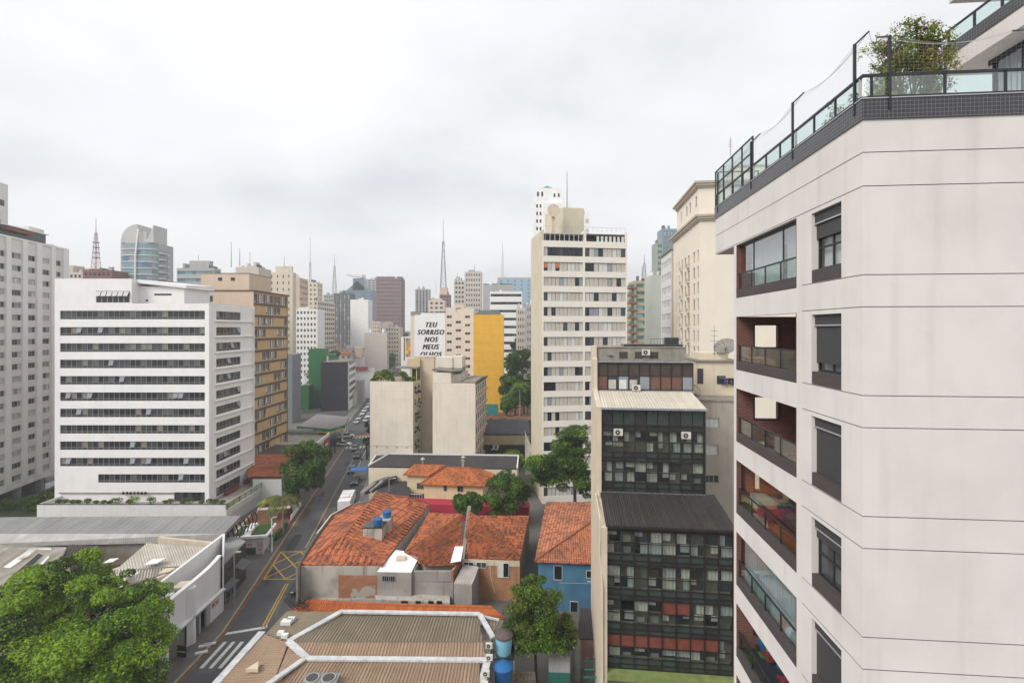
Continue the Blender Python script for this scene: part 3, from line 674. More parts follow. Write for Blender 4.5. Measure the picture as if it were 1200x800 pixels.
m=MB(); m.box(x1m,x1m+.12,s1-.05,s1+.9,z2b,z2-.02,MULL); m.build('corner_post',e)
m=MB(); m.box(11.0,11.12,-.05,.9,6.7,z1-.2,MULL); m.build('corner_post',e)
x1t=B.xat(812,s2); wv=(x1t-.5)/9; m=MB(); 
m.box(.5,x1t,s2-.04,s2+.06,z3b,z3b+.08,MULL); m.box(.5,x1t,s2-.04,s2+.06,z3-.1,z3,MULL); m.box(.5,x1t,s2-.03,s2+.05,z3b+1.45,z3b+1.53,MULL)
for b in range(10): m.box(.5+wv*b-.05,.5+wv*b+.05,s2-.05,s2+.05,z3b+.08,z3-.1,MULL)
fr=m.build('top_storey_frame',e)
pp=[CB,CU,CW,CU,GL,CB,CB,CB,GL]
for b in range(9):
    m=MB(); m.face([(0,0,.05),(wv,0,.05),(wv,0,1.45),(0,0,1.45)],pp[b] if pp[b] in (CB,) else GM if b%2 else GL); 
    if pp[b] in (CU,CW): m.face([(wv*.1,-.01,.05),(wv*.8,-.01,.05),(wv*.8,-.01,1.1),(wv*.1,-.01,1.1)],pp[b])
    m.face([(0,0,1.53),(wv,0,1.53),(wv,0,z3-z3b-.1),(0,0,z3-z3b-.1)],M('panel_brown',(.06,.045,.035),.6,.6,scale=1.5)); m.build('window',e,loc=(.5+wv*b,s2,z3b))
# sloping roofs
def slope(name,x0,x1,y0,z0_,y1,z1_,mt,pitch,rm,par):
    m=MB(); P=[(x0,y0,z0_),(x1,y0,z0_),(x1,y1,z1_),(x0,y1,z1_)]; m.prism([(p[0],p[1]) for p in P],[z0_-.12,z0_-.12,z1_-.12,z1_-.12],[z0_,z0_,z1_,z1_],mt); m.ribs(P,pitch,.05,pitch*.5,rm); return m.build(name,par)
slope('metal_roof',.4,11.2,-.35,z1,s1-.02,z2b+.35,CORD,.24,CORD,e)
slope('metal_roof',.4,x1m+.15,s1-.4,z2,s2-.5,z3b-.1,CORW,.3,CORW,e)
for q_ in ((.4,11.25,-.5,-.36,z1-.16,z1-.02,MULL),(.45,x1m+.2,s1-.55,s1-.41,z2-.17,z2,ZINC),(.45,x1t+.1,s2-.5,s2-.05,z3b-.25,z3b-.02,ZINC),(.5,x1m+.1,s1-.2,s1-.02,z2b+.2,z2b+.36,ZINC),(.3,x1t+.1,s2-.3,s2+.35,z3,z3+.12,ZINC)): m=MB(); m.box(*q_); m.build('gutter',e)
m=MB(); m.tube([(-.05,s1-.6,z2b+.3),(-.05,-.3,z2b-.1),(-.1,-.35,z2b-3),(.1,-.7,14),(.1,-.7,0)],.08,CREAM,8); m.tube([(.2,s1-.5,z2b+.5),(.2,s1-1.4,z2b+.3)],.06,CREAM,6); m.build('drain_pipe',e)
# top parapet room
m=MB(); m.box(.5,10.1,s2+.9,s3+3.5,z3+.1,z4,GREYW); 
for a in (3.0,4.7,6.3): m.box(a,a+.9,s2+.87,s2+.9,z3+.35,z4-.45,M('vent_grille_dark',(.06,.05,.035),.8,.3))
m.box(.4,10.2,s2+.8,s3+3.6,z4,z4+.1,GREYW); m.lathe(2.0,s2+.86,[(.32,z3+.7),(.32,z3+.71)],SPD,12); m.build('roof_parapet',e)
m=MB(); 
for x in [6.6+.35*i for i in range(9)]: m.box(x,x+.03,s2+2,s2+2.03,z4+.1,z4+1.0,STEEL)
m.box(6.6,9.6,s2+2,s2+2.03,z4+.95,z4+1.0,STEEL); m.box(3.6,10,s2+1.6,s3+2,z4+.1,z4+.35,SPD); m.box(8.2,9.7,s2+2.2,s2+3,z4+.1,z4+1.1,SPD); m.build('roof_equipment',e)
m=MB(); m.box(.5,11.05,-.9,.0,6.35,6.78,GRN); m.box(.5,11,-.02,.2,6.2,6.35,SPD); m.build('entrance_slab',e)
# wall-hung air conditioners are things that hang from the glass wall
ACW=M('ac_casing',(.62,.6,.55),.5,.12,scale=3)
def acmesh(w_=.85,h_=.62,d_=.32):
    a=MB(); a.box(0,w_,0,d_,0,h_,ACW); b=MB()
    b.lathe(0,0,[(h_*.4,0),(h_*.4,.02)],M('fan_grille',(.2,.2,.19),.6,.1),16); b.lathe(0,0,[(h_*.34,.02),(h_*.34,.03)],SPD,16); b.lathe(0,0,[(h_*.12,.03),(h_*.12,.05)],ACW,10)
    b.v=[(x+w_*.42,-z,y+h_/2) for x,y,z in b.v]
    c=MB(); c.box(.05,.1,.05,d_+.1,-.06,0,FRA); c.box(w_-.1,w_-.05,.05,d_+.1,-.06,0,FRA)
    return a.mesh('casing'),b.mesh('fan_grille'),c.mesh('bracket')
ACM=acmesh()
def ac(loc,rz,label,group=None,s=1):
    t=empty('air_conditioner',label,'air conditioner',loc,rz,group); 
    for n_,me in zip(('casing','fan_grille','bracket'),ACM): inst(n_,me,t,(0,0,0))
    return t
def wl(B,x,y,z): p=B.P(x,y); return (p[0],p[1],z)
gac='air conditioners hung on the dark glass office'
ac(wl(B,B.xat(719,s1),s1-.36,zc(508,48)),-R(5.8),'boxy air conditioner near the left end of the glass wall below the ivory roof',gac)
ac(wl(B,B.xat(798,s1),s1-.36,zc(510,48)),-R(5.8),'boxy air conditioner near the right end of the glass wall below the ivory roof',gac)
ac(wl(B,B.xat(740,s2),s2-.75,z3b-.0),-R(5.8),'outdoor air conditioner standing in the zinc gutter above the ivory roof',gac)
ac(wl(B,B.xat(752,s2+.8),s2+.5,z3+.75),-R(5.8),'outdoor air conditioner on the weathered parapet wall at the very top of the glass office',gac)
# ------------------------------------------------------------ grey-beige building behind it
BEI=M('wall_beige_worn',(.42,.37,.31),.9,.15,streak=.45,scale=.6,streakcol=(.2,.17,.14)); CRM2=M('wall_cream_warm',(.68,.59,.45),.88,.12,streak=.22,scale=.5)
B=Bd('apartment_building','worn grey beige building with cream rooftop rooms just behind the dark glass office','building',810,56,5.8,xr=880); K2=B; e=B.e
zt=B.z(470); m=MB(); W=B.W
rows=[(B.z(417+33.4*j+0,0,0),0) for j in range(0)]
hs=[(B.xat(826),B.xat(843),B.z(500.5+0),B.z(489)),(B.xat(826),B.xat(842),B.z(533),B.z(520.5)),(B.xat(826),B.xat(842),B.z(565),B.z(556)),(B.xat(826),B.xat(842),B.z(598),B.z(588))]
wallholes(m,'F',W,0,W,0,zt,hs,BEI,.2); m.box(0,W,.21,12,0,zt-.01,BEI); m.build('wall',e)
for j,h in enumerate(hs): inst('window',winmesh(h[1]-h[0],h[3]-h[2],3 if j!=1 else 1,FRA,(CW,) if j<2 else (GD,GM),vi=j),e,(h[0],.15,h[2]))
m=MB(); m.box(-.2,W,-.1,12,zt,zt+.2,GREYW); m.build('roof_edge',e)
xa=B.xat(818,4); m=MB(); zr=B.z(423,0,4); m.box(xa,W,4,11,zt+.2,zr,CRM2); m.box(xa-.3,W,3.7,11.2,zr,zr+.18,GREYW); m.box(xa+.4,W-1,4.5,9,zr+.18,zr+1.0,CRM2); ro=m.build('rooftop_room',e)
m=MB(); m.box(B.xat(823,4)-.6,B.xat(823,4)+.1,3.95,4,zt+1.6,zr-.9,SPD); m.build('door',ro); m=MB(); m.box(B.xat(840,4),B.xat(850,4),3.93,4,zt+1.6,zt+2.6,GM); m.build('window',ro)
m=MB(); 
for j in range(9): m.box(xa-2.6+.28*j,xa-2.3+.28*j,2.6,3.7,zt+2.2-.24*(j+1),zt+2.2-.24*j,GREYW)
for j in range(5): m.box(xa-2.6+.6*j,xa-2.57+.6*j,2.55,2.6,zt+2.2-.5*j-.3,zt+3.1-.5*j,STEEL)
m.tube([(xa-2.6,2.57,zt+3.1),(xa-.2,2.57,zt+1.1)],.03,STEEL,5); m.build('steel_stair',e)
# satellite dish
def dish(loc,r,label,rz=0):
    t=empty('satellite_dish',label,'satellite dish',loc,rz); DM=M('dish_mesh',(.2,.19,.18),.6,.1,alpha=.4)
    m=MB(); prof=[(r*i/8,.35*r*(i/8)**2) for i in range(9)]; m.lathe(0,0,prof,DM,24); m.f.pop(); m.m.pop()
    rot=Matrix.Rotation(R(38),4,'X')@Matrix.Rotation(R(-28),4,'Y'); m.v=[tuple(rot@Vector(v)+Vector((0,0,1.3))) for v in m.v]; m.build('reflector',t,smooth=True)
    m=MB(); 
    for i in range(12):
        a=2*math.pi*i/12; m.tube([rot@Vector((r*q/4*math.cos(a),r*q/4*math.sin(a),.35*r*(q/4)**2+.02))+Vector((0,0,1.3)) for q in range(5)],.02,STEEL,4)
    m.build('rib',t); m=MB(); 
    for i in range(3):
        a=2*math.pi*i/3+.5; m.tube([rot@Vector((r*.95*math.cos(a),r*.95*math.sin(a),.32*r))+Vector((0,0,1.3)),rot@Vector((0,0,r*.95))+Vector((0,0,1.3))],.02,STEEL,4)
    m.tube([(0,0,0),(0,.1,1.3)],.06,STEEL,8); m.build('mast',t); return t
p=B.P(B.xat(850,5),4.8); dish((p[0],p[1],zr+.2),1.35,'large dark mesh satellite dish on the cream rooftop room')
# laundry
def garments(loc,n,label,cols,rz=0):
    t=empty('clothes_line',label,'clothes line',loc,rz); m=MB(); m.tube([(0,0,0),(n*.5,0,-.05)],.015,FRW,4); m.build('line',t)
    r=random.Random(3)
    for i in range(n):
        m=MB(); x=.1+.45*i; h_=r.uniform(.6,1.1); m.prism([(x,0),(x+.36,0),(x+.36,.04),(x,.04)],[-h_]*4,[-.03]*4,cols[i%len(cols)]); m.box(x-.1,x+.46,.005,.035,-.3,-.06,cols[i%len(cols)]); m.build('garment',t)
p=B.P(B.xat(843,3.6),3.6); garments((p[0],p[1],zt+2.4),5,'dark clothes drying on a line outside the rooftop room',[M('cloth_navy',(.02,.025,.06),.9),M('cloth_purple',(.08,.05,.12),.9),M('cloth_black',(.02,.02,.025),.9)],-R(5.8))

# ------------------------------------------------------------ cream tower in the middle
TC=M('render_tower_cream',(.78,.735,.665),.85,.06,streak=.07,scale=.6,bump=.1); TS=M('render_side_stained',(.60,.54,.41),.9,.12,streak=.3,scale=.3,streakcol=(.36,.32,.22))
B=Bd('apartment_tower','tall cream apartment tower with shuttered window bands, centre of the view','building',635.3,100,-8,xr=735); T=B; e=B.e; W=B.W; sd_=B.depth(622.3,0)
rowpx=[289,306.6,323.8,341.3,359,377.4,395,412.5,430,447.4,465,482.8,500.6,518.3]
zrow=[B.z(y) for y in rowpx]; ph=(zrow[0]-zrow[-1])/13; zrow=[zrow[0]-ph*j for j in range(18)]
def palT(): return (BR,BR,BR,BR,CU,CW,GD,GM,GL)
m=MB(); bays=[(B.xat(637.2),B.xat(683.3)),(B.xat(685.6),B.xat(733.4))]; hs=[(a,b,z-1.87,z) for z in zrow if z-1.87>1 for a,b in bays]
zpar=B.z(281.5); zroof=B.z(269); wallholes(m,'F',W,0,W,0,zpar,hs,TC,.25)
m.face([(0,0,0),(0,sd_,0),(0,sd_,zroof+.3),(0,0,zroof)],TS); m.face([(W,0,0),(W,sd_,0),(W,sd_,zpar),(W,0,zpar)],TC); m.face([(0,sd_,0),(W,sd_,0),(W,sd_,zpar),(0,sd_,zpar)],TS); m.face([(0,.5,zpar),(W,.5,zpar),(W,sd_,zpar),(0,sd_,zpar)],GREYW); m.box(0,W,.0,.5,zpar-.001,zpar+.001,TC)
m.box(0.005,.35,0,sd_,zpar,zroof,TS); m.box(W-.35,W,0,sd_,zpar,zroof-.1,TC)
m.build('wall',e)
r=random.Random(21); 
def band(a,b,c,d,j,i):
    mb=MB(); w_=b-a; h_=d-c; n=10 if i==0 else 9; pw=w_/n
    mb.box(0,w_,0,.08,0,.07,FRA); mb.box(0,w_,0,.08,h_-.09,h_,SPD)
    kinds=[]
    for q in range(n):
        t=r.random(); kinds.append('s' if t<.66 else 'g' if t<.86 else 'c' if t<.97 else 'w')
    if (j,i)==(1,0): kinds[0]='o'; kinds[3]='o'; kinds[6]='c'; kinds[7]='c'
    if (j,i)==(0,0): kinds=['s']+['g']*9
    if (j,i)==(4,1): kinds[1]='v';kinds[2]='v'
    for q,kk in enumerate(kinds):
        x0,x1=pw*q+.03,pw*(q+1)-.03
        if kk=='s': mb.box(x0,x1,.02,.07,.07,h_-.09,BR)
        elif kk=='o': mb.box(x0,x1,.0,.06,.7,h_-.09,ORB); mb.box(x0,x1,.06,.08,.07,.7,GD)
        else: 
            mm={'g':r.choice((GD,GD,GM)),'c':CW,'w':GL,'v':M('curtain_violet',(.3,.27,.36),.5,.1)}[kk]; mb.face([(x0,.06,.07),(x1,.06,.07),(x1,.06,h_-.09),(x0,.06,h_-.09)],mm)
        if q%3==0: mb.box(pw*q-.03,pw*q+.03,0,.1,.07,h_-.09,FRM)
    return mb.mesh('window_band')
for j,z in enumerate(zrow):
    if z-1.87<1: continue
    for i,(a,b) in enumerate(bays): inst('window_band',band(a,b,z-1.87,z,j,i),e,(a,.17,z-1.87))
# penthouse terrace
m=MB(); m.box(.5,W-.5,3,sd_-.5,zpar+.01,zroof-.3,GM); m.box(.6,W*.5,.4,2.9,zroof-.75,zroof-.6,FRA); 
for i in range(9): m.box(.7+i*(W/2-1)/8,.78+i*(W/2-1)/8,.4,.5,zpar,zroof-.75,FRW)
m.box(W/2-.1,W/2+.3,.3,3,zpar,zroof+.2,TC); m.box(W/2+.3,W-.4,.5,3,zroof-.8,zroof-.5,M('awning_brown',(.12,.08,.06),.8)); 
for i in range(7): m.box(W/2+2.6+i*.9,W/2+3.1+i*.9,.3,.42,zpar,zroof-1.0,CW)
m.build('penthouse',e)
m=MB(); m.box(.3,W-.3,.1,.14,zroof+.75,zroof+.8,FRA)
for i in range(18): m.box(.3+i*(W-.6)/17,.34+i*(W-.6)/17,.1,.14,zroof-.1,zroof+.75,FRA)
m.build('roof_railing',e)
xk0,xk1=B.xat(655,6),B.xat(684.5,6); zk=B.z(242,0,6); m=MB(); m.prism([(xk0-2.0,9),(xk0+.9,6),(xk1,6),(xk1,11),(xk0-2,11)],zroof-.6,[zk-.8,zk,zk-.05,zk,zk-.5],TS); m.build('water_tank_room',e)
m=MB(); xd=B.xat(648.5,4); m.lathe(0,0,[(.1,0),(1.35,.25),(1.4,.3)],CREAM,20); rot=Matrix.Rotation(R(88),4,'X'); m.v=[tuple(rot@Vector(v)+Vector((xd,4,B.z(246.5,0,4)))) for v in m.v]; m.box(xd-.35,xd+.35,4,4.4,zroof-.5,B.z(249,0,4),CREAM); m.build('round_sign',e)
def antenna(name,px,D,ytop,ybot,label,r=.06,el=5,parent=None):
    x=(px-CX)/F*D; z0_=zc(ybot,D); z1_=zc(ytop,D); t=MB(); t.tube([(0,0,0),(0,0,z1_-z0_)],[r,r*.5],STEEL,5); o=t.build(name,loc=(x,D,z0_)); 
    m=MB()
    for i in range(el): zz=(z1_-z0_)*(.45+.5*i/max(1,el)); m.tube([(-.5+.05*i,0,zz),(.5-.05*i,0,zz)],.025,STEEL,4)
    m.build('antenna_element',o); return tag(o,label,'antenna')
antenna('antenna',664.5,107,201,243,'thin mast on the water tank room of the cream tower',.09,0)
# ------------------------------------------------------------ white office block, left
WO=M('render_white',(.83,.82,.81),.85,.07,streak=.14,scale=.4,bump=.1,streakcol=(.5,.5,.5)); WSO=M('ledge_soiled',(.55,.48,.42),.9,.3,scale=1)
B=Bd('office_building','white office block with long ribbon windows beside the avenue','building',64,92.5,0,xr=245); e=B.e; W=B.W; sd_=B.depth(296.5); WB=B
r0=[364,383.2,402.2,421.3,440.5,459.6,478.7,497.9,517,536.2,555.4]; zt_=[B.z(y) for y in r0]; wh=1.62
x0,x1,xs=B.xat(70.3),B.xat(240),B.xat(115)
m=MB(); hs=[(x0 if j<10 else xs,x1,z-wh,z) for j,z in enumerate(zt_)]; zroof=B.z(355.5); zter=3.1
doorh=(B.xat(204),B.xat(240),zter+.02,B.z(576.5)); wallholes(m,'F',W,0,W,0,zroof,hs+[doorh],WO,.25)
sy0,sy1=B.depth(253.5),B.depth(282)
hs2=[(sy0,sy1,z-wh,z) for z in zt_[:10]]+[(sy0,sy1,zt_[10]-wh,zt_[10]),(sy0,sy1,zter+.1,zter+1.9)]
wallholes(m,'R',W,0,sd_,0,zroof,hs2,WO,.3)
m.face([(0,0,0),(0,sd_,0),(0,sd_,zroof),(0,0,zroof)],WO); m.face([(0,sd_,0),(W,sd_,0),(W,sd_,zroof),(0,sd_,zroof)],WO); m.face([(0,0,zroof-.6),(W,0,zroof-.6),(W,sd_,zroof-.6),(0,sd_,zroof-.6)],GREYW)
m.box(.01,W,.21,.25,zroof-.6,zroof,WO); m.build('wall',e)
FRG=M('frame_grey',(.27,.27,.26),.5,0)
def ribbon(w_,h_,n,seed,pal):
    r=random.Random(seed); mb=MB(); mb.box(0,w_,0,.08,0,.06,FRM); mb.box(0,w_,0,.08,h_-.06,h_,FRM); mb.box(0,w_,.01,.07,.42,.47,FRG)
    for q in range(n+1): x=w_*q/n; mb.box(max(0,x-.03),min(w_,x+.03),-.01,.08,.06,h_-.06,FRG)
    for q in range(n):
        a,b=w_*q/n,w_*(q+1)/n; mm=r.choice(pal); t=r.uniform(-.01,.01)
        mb.face([(a,.05,0),(b,.05,0),(b,.05,.45),(a,.05,.45)],GM)
        if r.random()<.06:   # top-hung pane pushed open
            mb.face([(a+.06,.05,.5),(b-.06,.05,.5),(b-.06,.2,h_-.06),(a+.06,.2,h_-.06)],GD); mb.box(a+.06,b-.06,-.28,-.25,.55,.6,FRA); mb.face([(a+.06,-.27,.55),(b-.06,-.27,.55),(b-.06,-.02,h_-.1),(a+.06,-.02,h_-.1)],GL)
        else: mb.face([(a,.05+t,.45),(b,.05-t,.45),(b,.05-t,h_),(a,.05+t,h_)],mm)
    return mb.mesh('window')
palW=[GD,GD,GD,GD,GM,GM,GM,M('pane_blind_dusty',(.22,.2,.17),.4,.1),GD,GD,M('pane_greyish',(.11,.12,.12),.2,.1)]
for j,h in enumerate(hs): inst('window',ribbon(h[1]-h[0],wh,27 if j<10 else 20,j,palW),e,(h[0],.15,h[2]))
for j,h in enumerate(hs2):
    inst('window',ribbon(sy1-sy0,h[3]-h[2],7,50+j,palW),e,(W-.15,h[0],h[2]),R(90))
inst('door',winmesh(doorh[1]-doorh[0],doorh[3]-doorh[2],7,FRM,(GD,GM,GM),name='door',ft=.08),e,(doorh[0],.16,doorh[2]))
m=MB()
for z in zt_: m.box(W+.003,W+.34,sy0-.3,sd_-.2,z-wh-.42,z-wh-.30,WO); m.box(W+.003,W+.1,sy0-.3,sd_-.2,z-wh-.46,z-wh-.425,WSO)
m.box(W+.0,W+.35,sd_-.25,sd_,zter,zroof,WO); m.build('ledge',e)
# roof storey with slanted louvres
xa=B.xat(160,1.2); m=MB(); zp=B.z(326.5,0,.0); m.box(0,xa,.003,9,zroof-.6,zp,WO); pt=m.build('roof_storey',e)
m=MB(); a,b=B.xat(113),B.xat(152); m.box(a,b,-.02,.02,B.z(354.3),B.z(341),GD)
for q in range(7):
    x=a+(b-a)*q/6; m.box(x-.05,x+.05,-.06,.0,B.z(354.3),B.z(341),FRA)
for q in range(6):
    x=a+(b-a)*(q+.5)/6; w2=(b-a)/14; m.face([(x-w2,-.5,B.z(347)),(x+w2,-.5,B.z(347)),(x+w2,-.06,B.z(341.5)),(x-w2,-.06,B.z(341.5))],GM)
m.box(a,b,-.08,-.03,B.z(347.2),B.z(346.5),FRA); m.build('window',pt)
xb=B.xat(216,2); zr2=B.z(327,0,2); m=MB(); m.box(xa,xb,2,10,zroof-.6,B.z(330,0,2)-.9,WO)
m.prism([(xa,1.2),(xb+.6,1.6),(xb+.9,10),(xa,10)],[B.z(331,0,1.2)-.1,B.z(337,0,1.6)-.1,B.z(337,0,1.6),B.z(327,0,2)],[zp,B.z(334,0,1.6),B.z(333,0,1.6)+.3,zp+.1],WO); m.box(B.xat(181,2),B.xat(201,2),1.95,2,B.z(346,0,2),B.z(344,0,2),SPD); m.box(B.xat(171,2),B.xat(173.5,2),1.93,2,B.z(353,0,2),B.z(351,0,2),SPD); m.build('plant_room',e)
m=MB(); 
for q in range(14): m.box(B.xat(146)+.35*q*1.0,B.xat(146)+.35*q+.2,-.6,-.3,B.z(578),B.z(575),SPD) if q%2==0 else None
m.box(B.xat(70),B.xat(205),-.25,-.003,B.z(577.5),B.z(576.6),GREYW); m.build('lamp_row',e)
# podium with terrace
PW=M('podium_white',(.72,.72,.71),.85,.06,streak=.16,scale=.6,streakcol=(.3,.3,.3)); DECK=M('terrace_tiles',(.35,.32,.27),.85,.2,pat=('brick',.5,.5,.02,(.25,.23,.2),0))
fy=-4.5; px0=B.xat(44.5,fy); px1=B.xat(265,fy); zp0=B.z(590.5,0,fy)
pe_=B.depth(315,px1)
m=MB(); m.box(px0,px1,fy,pe_+2,0,zter,PW,DECK); m.box(px0,px1,fy-.2,fy,0,zp0,PW); m.box(px0,px0+.2,fy,0,zter,zp0,PW); m.box(px0-.003,px1+.003,fy-.25,fy+.05,zp0,zp0+.08,SPD)
pe=m.build('podium',e); m=MB()
m.box(px1-.02,px1+.18,fy-.2,pe_+1,zter-1.1,zter+.15,PW); 
for q in range(12): m.box(px1+.02,px1+.08,fy+.2+q*2.0,fy+.28+q*2.0,zter+.15,zter+1.3,STEEL)
m.box(px1,px1+.1,fy,pe_+1,zter+1.28,zter+1.36,CREAM); rl=m.build('terrace_railing',e); m=MB(); m.box(px1+.04,px1+.055,fy,pe_+1,zter+.17,zter+1.27,glassmat('guard_glass_tinted',(.75,.85,.72),.2)); m.build('glass_panel',rl)
m=MB()
for q in range(2): m.box(W+1.0+q*0,W+1.6,3+q*7,8.2+q*3.5,zter+.4,zter+.5,M('bench_red',(.2,.05,.035),.7)); m.box(W+1.0,W+1.1,3+q*7,8.2+q*3.5,zter,zter+1,MATS['bench_red'])
tag(m.build('bench',loc=(B.A[0],B.A[1],0)),'long dark red benches on the terrace beside the white office block','bench')
# ------------------------------------------------------------ pale apartment slab at the left edge
LW=M('render_pale_grey',(.70,.69,.67),.88,.08,streak=.14,scale=.5); LPI=M('pier_white',(.78,.77,.76),.85,.06)
LP=M('panel_grey_light',(.5,.5,.5),.8,.2,scale=2)
# long side faces right; front-left corner is off frame
u=uax(-10.3); v=vax(-10.3); Dc=108; Pc=((50-CX)/F*Dc,Dc)
B=Bd('apartment_building','pale apartment slab on pillars at the left edge, small windows between white piers','building',-30,108,-10.3,W=14); 
t0=hit(Pc,v,-70); t1=hit(Pc,v,79.5); P0=(Pc[0]+v[0]*t0,Pc[1]+v[1]*t0); Ln=t1-t0
B.A=(P0[0]-u[0]*14,P0[1]-u[1]*14); B.e.location=(B.A[0],B.A[1],0); e=B.e; LB=B
def yl(px): return hit(P0,v,px)
def zl(py,px): q=yl(px); return zc(py,P0[1]+v[1]*q)
cx_=[(1,-12),(12.5,25.5),(31,41.5),(48.5,58.5),(64.5,71.5)]
cols=[(yl(-47),yl(-37)),(yl(-25),yl(-14.5)),(yl(-6),yl(5.5)),(yl(14),yl(25)),(yl(31.5),yl(41.5)),(yl(48.5),yl(58)),(yl(64.8),yl(71.3))]
ztop=zl(303,55); phL=13.36*(P0[1]+v[1]*yl(55))/F; zfl=[ztop-phL*j for j in range(19)]; zb0=zl(557,50)
m=MB(); hs=[]; zR=zl(293.5,79)
rows=[(z-1.2,z) for z in zfl if z-1.4>zb0+.5]
zc1=rows[-1][0]-.8
wallholes(m,'R',14,0,Ln,zc1,zR,[(a,b,c,d) for a,b in cols for c,d in rows],LW,.3)
m.box(14-.003,14+.22,0,Ln,zR-.02,zR+.35,LPI); m.face([(0,Ln,zc1),(14,Ln,zc1),(14,Ln,zR),(0,Ln,zR)],LPI); m.face([(0,0,zR),(14,0,zR),(14,Ln,zR),(0,Ln,zR)],GREYW); m.box(0,14.15,0,Ln,zc1-.7,zc1,LPI); m.box(0,.01,0,Ln,zc1,zR,LW); m.box(0,14,0,.01,zc1,zR,LW)
m.build('wall',e)
pm=[(yl(5.8),yl(11.5)),(yl(25.3),yl(31)),(yl(42),yl(48)),(yl(59),yl(64)),(yl(73),yl(79.3)),(yl(-13),yl(-7))]
for a,b in pm: m=MB(); m.box(14.002,14.3,a,b,zc1,zR-.03,LPI); m.build('pier',e)
r=random.Random(4)
for j,(c,d) in enumerate(rows):
    for i,(a,b) in enumerate(cols):
        pal=[(GM,GD,GL),(GL,CW,GM),(CW,LP,LP),(GD,GM,GM)][r.choice([0,0,0,1,2,2,3])]
        if i<2 and False: continue
        inst('window',winmesh(b-a,d-c,3 if i<6 else 2,FRA,pal,vi=r.randrange(4),ft=.07),e,(14-.16,a,c),R(90))
for q in range(8): 
    y=Ln-1.5-q*6.2
    if y>0: m=MB(); m.box(12.9,13.9,y-.5,y+.5,0,zc1-.7,PAVL); m.build('column',e)
pass; m=MB(); m.box(1,10,1,Ln-1,0,zc1-.71,SPD); m.build('ground_floor',e)
m=MB(); yA=yl(11); yB=yl(62); m.box(4,12.6,yl(-30),yB,zR,zR+2.7,SPD); m.box(12.6,13.6,yA,yl(42),zR+1.7,zR+2.2,M('awning_rust',(.3,.1,.06),.8)); m.box(3.5,13,yl(-30),yB+.3,zR+2.7,zR+2.9,LPI); m.box(6,13,yl(-30),yl(8),zR+2.9,zR+3.6,LW)
m.box(5,11,yl(52),yl(69),zR,zR+4.2,LW); m.box(3,12,yl(69),yl(76),zR,zR+1.0,LW); m.build('penthouse',e)
m=MB(); m.box(7,13,yl(-30),yl(16),zR+2.9,zR+11.0,LW); m.box(13,13.03,yl(4),yl(11.5),zR+6.4,zR+7.6,GM); m.build('water_tank_room',e)
# ------------------------------------------------------------ tower with orange panels behind the white office
PEA=M('render_peach',(.62,.49,.38),.88,.1,streak=.15); ORA=M('panel_orange_tan',(.58,.39,.20),.85,.16,scale=.9); BRD=M('floor_band_brown',(.12,.09,.065),.85,.25,scale=1)
B=Bd('apartment_tower','peach topped apartment tower with a grid of tan orange panels and brown floor bands','building',200,119,0,xr=297.2); e=B.e; W=B.W; sd_=B.depth(336.5); z0_=B.z(341.5)
m=MB(); ph=14.0*119/F; nf=int(z0_/ph); 
m.face([(0,0,0),(W,0,0),(W,0,z0_),(0,0,z0_)],PEA); m.face([(0,0,z0_),(W,0,z0_),(W,sd_,z0_),(0,sd_,z0_)],GREYW); m.face([(0,0,0),(0,sd_,0),(0,sd_,z0_),(0,0,z0_)],PEA); m.face([(0,sd_,0),(W,sd_,0),(W,sd_,z0_),(0,sd_,z0_)],PEA)
zs_=[z0_-.3-ph*j for j in range(nf)]; nb=9; hs=[]; r=random.Random(9); pw=sd_/nb; wins=[]
for j,z in enumerate(zs_):
    off=(j%2)*.0
    for b in range(nb):
        if j==0 or (b*5+j*3)%7 in (0,2,4,5): wins.append((pw*b+.12,pw*(b+1)-.12,z-ph+.75 if j else z-ph+.55,z-.1))
wallholes(m,'R',W,0,sd_,0,z0_,wins,ORA,.25); m.build('wall',e)
for i,h in enumerate(wins): inst('window',winmesh(h[1]-h[0],h[3]-h[2],2,FRA,(GD,GM,CW,GL,GD,GM),rail=.5,vi=i%6,ft=.07),e,(W-.15,h[0],h[2]),R(90))
m=MB()
for z in zs_: m.box(W+.003,W+.18,-.05,sd_+.05,z-ph-.02,z-ph+.5,BRD)
for b in range(nb+1): m.box(W+.003,W+.1,max(0,pw*b-.12),pw*b+.12,0,z0_,BRD) if b in(0,nb) else None
m.box(-.1,W+.3,-.1,sd_+.2,z0_,z0_+.35,BRD); m.build('floor_band',e)
m=MB(); m.box(B.xat(216),B.xat(285),.3,12,z0_+.35,B.z(343)-0+.0 if False else z0_+.3,PEA)
m.box(B.xat(236,1),B.xat(292,1),1,12,z0_+.3,B.z(320.5,0,1),PEA); m.box(B.xat(214,.5),B.xat(240,.5),.5,12,z0_+.3,B.z(342-12,0,.5)-1.6,PEA); 
for px in (258,273): m.box(B.xat(px-2.4,1),B.xat(px+2.4,1),.95,1,B.z(329,0,1),B.z(325,0,1),SPD)
for px in (243,249): m.box(B.xat(px-1.8,.5),B.xat(px+1.8,.5),-.03,-.0,B.z(353.5),B.z(346.5),GM)
m.box(B.xat(236,1)-.1,B.xat(292,1)+.1,.9,12.1,B.z(320.5,0,1),B.z(320.5,0,1)+.15,GREYW); m.build('water_tank_room',e)

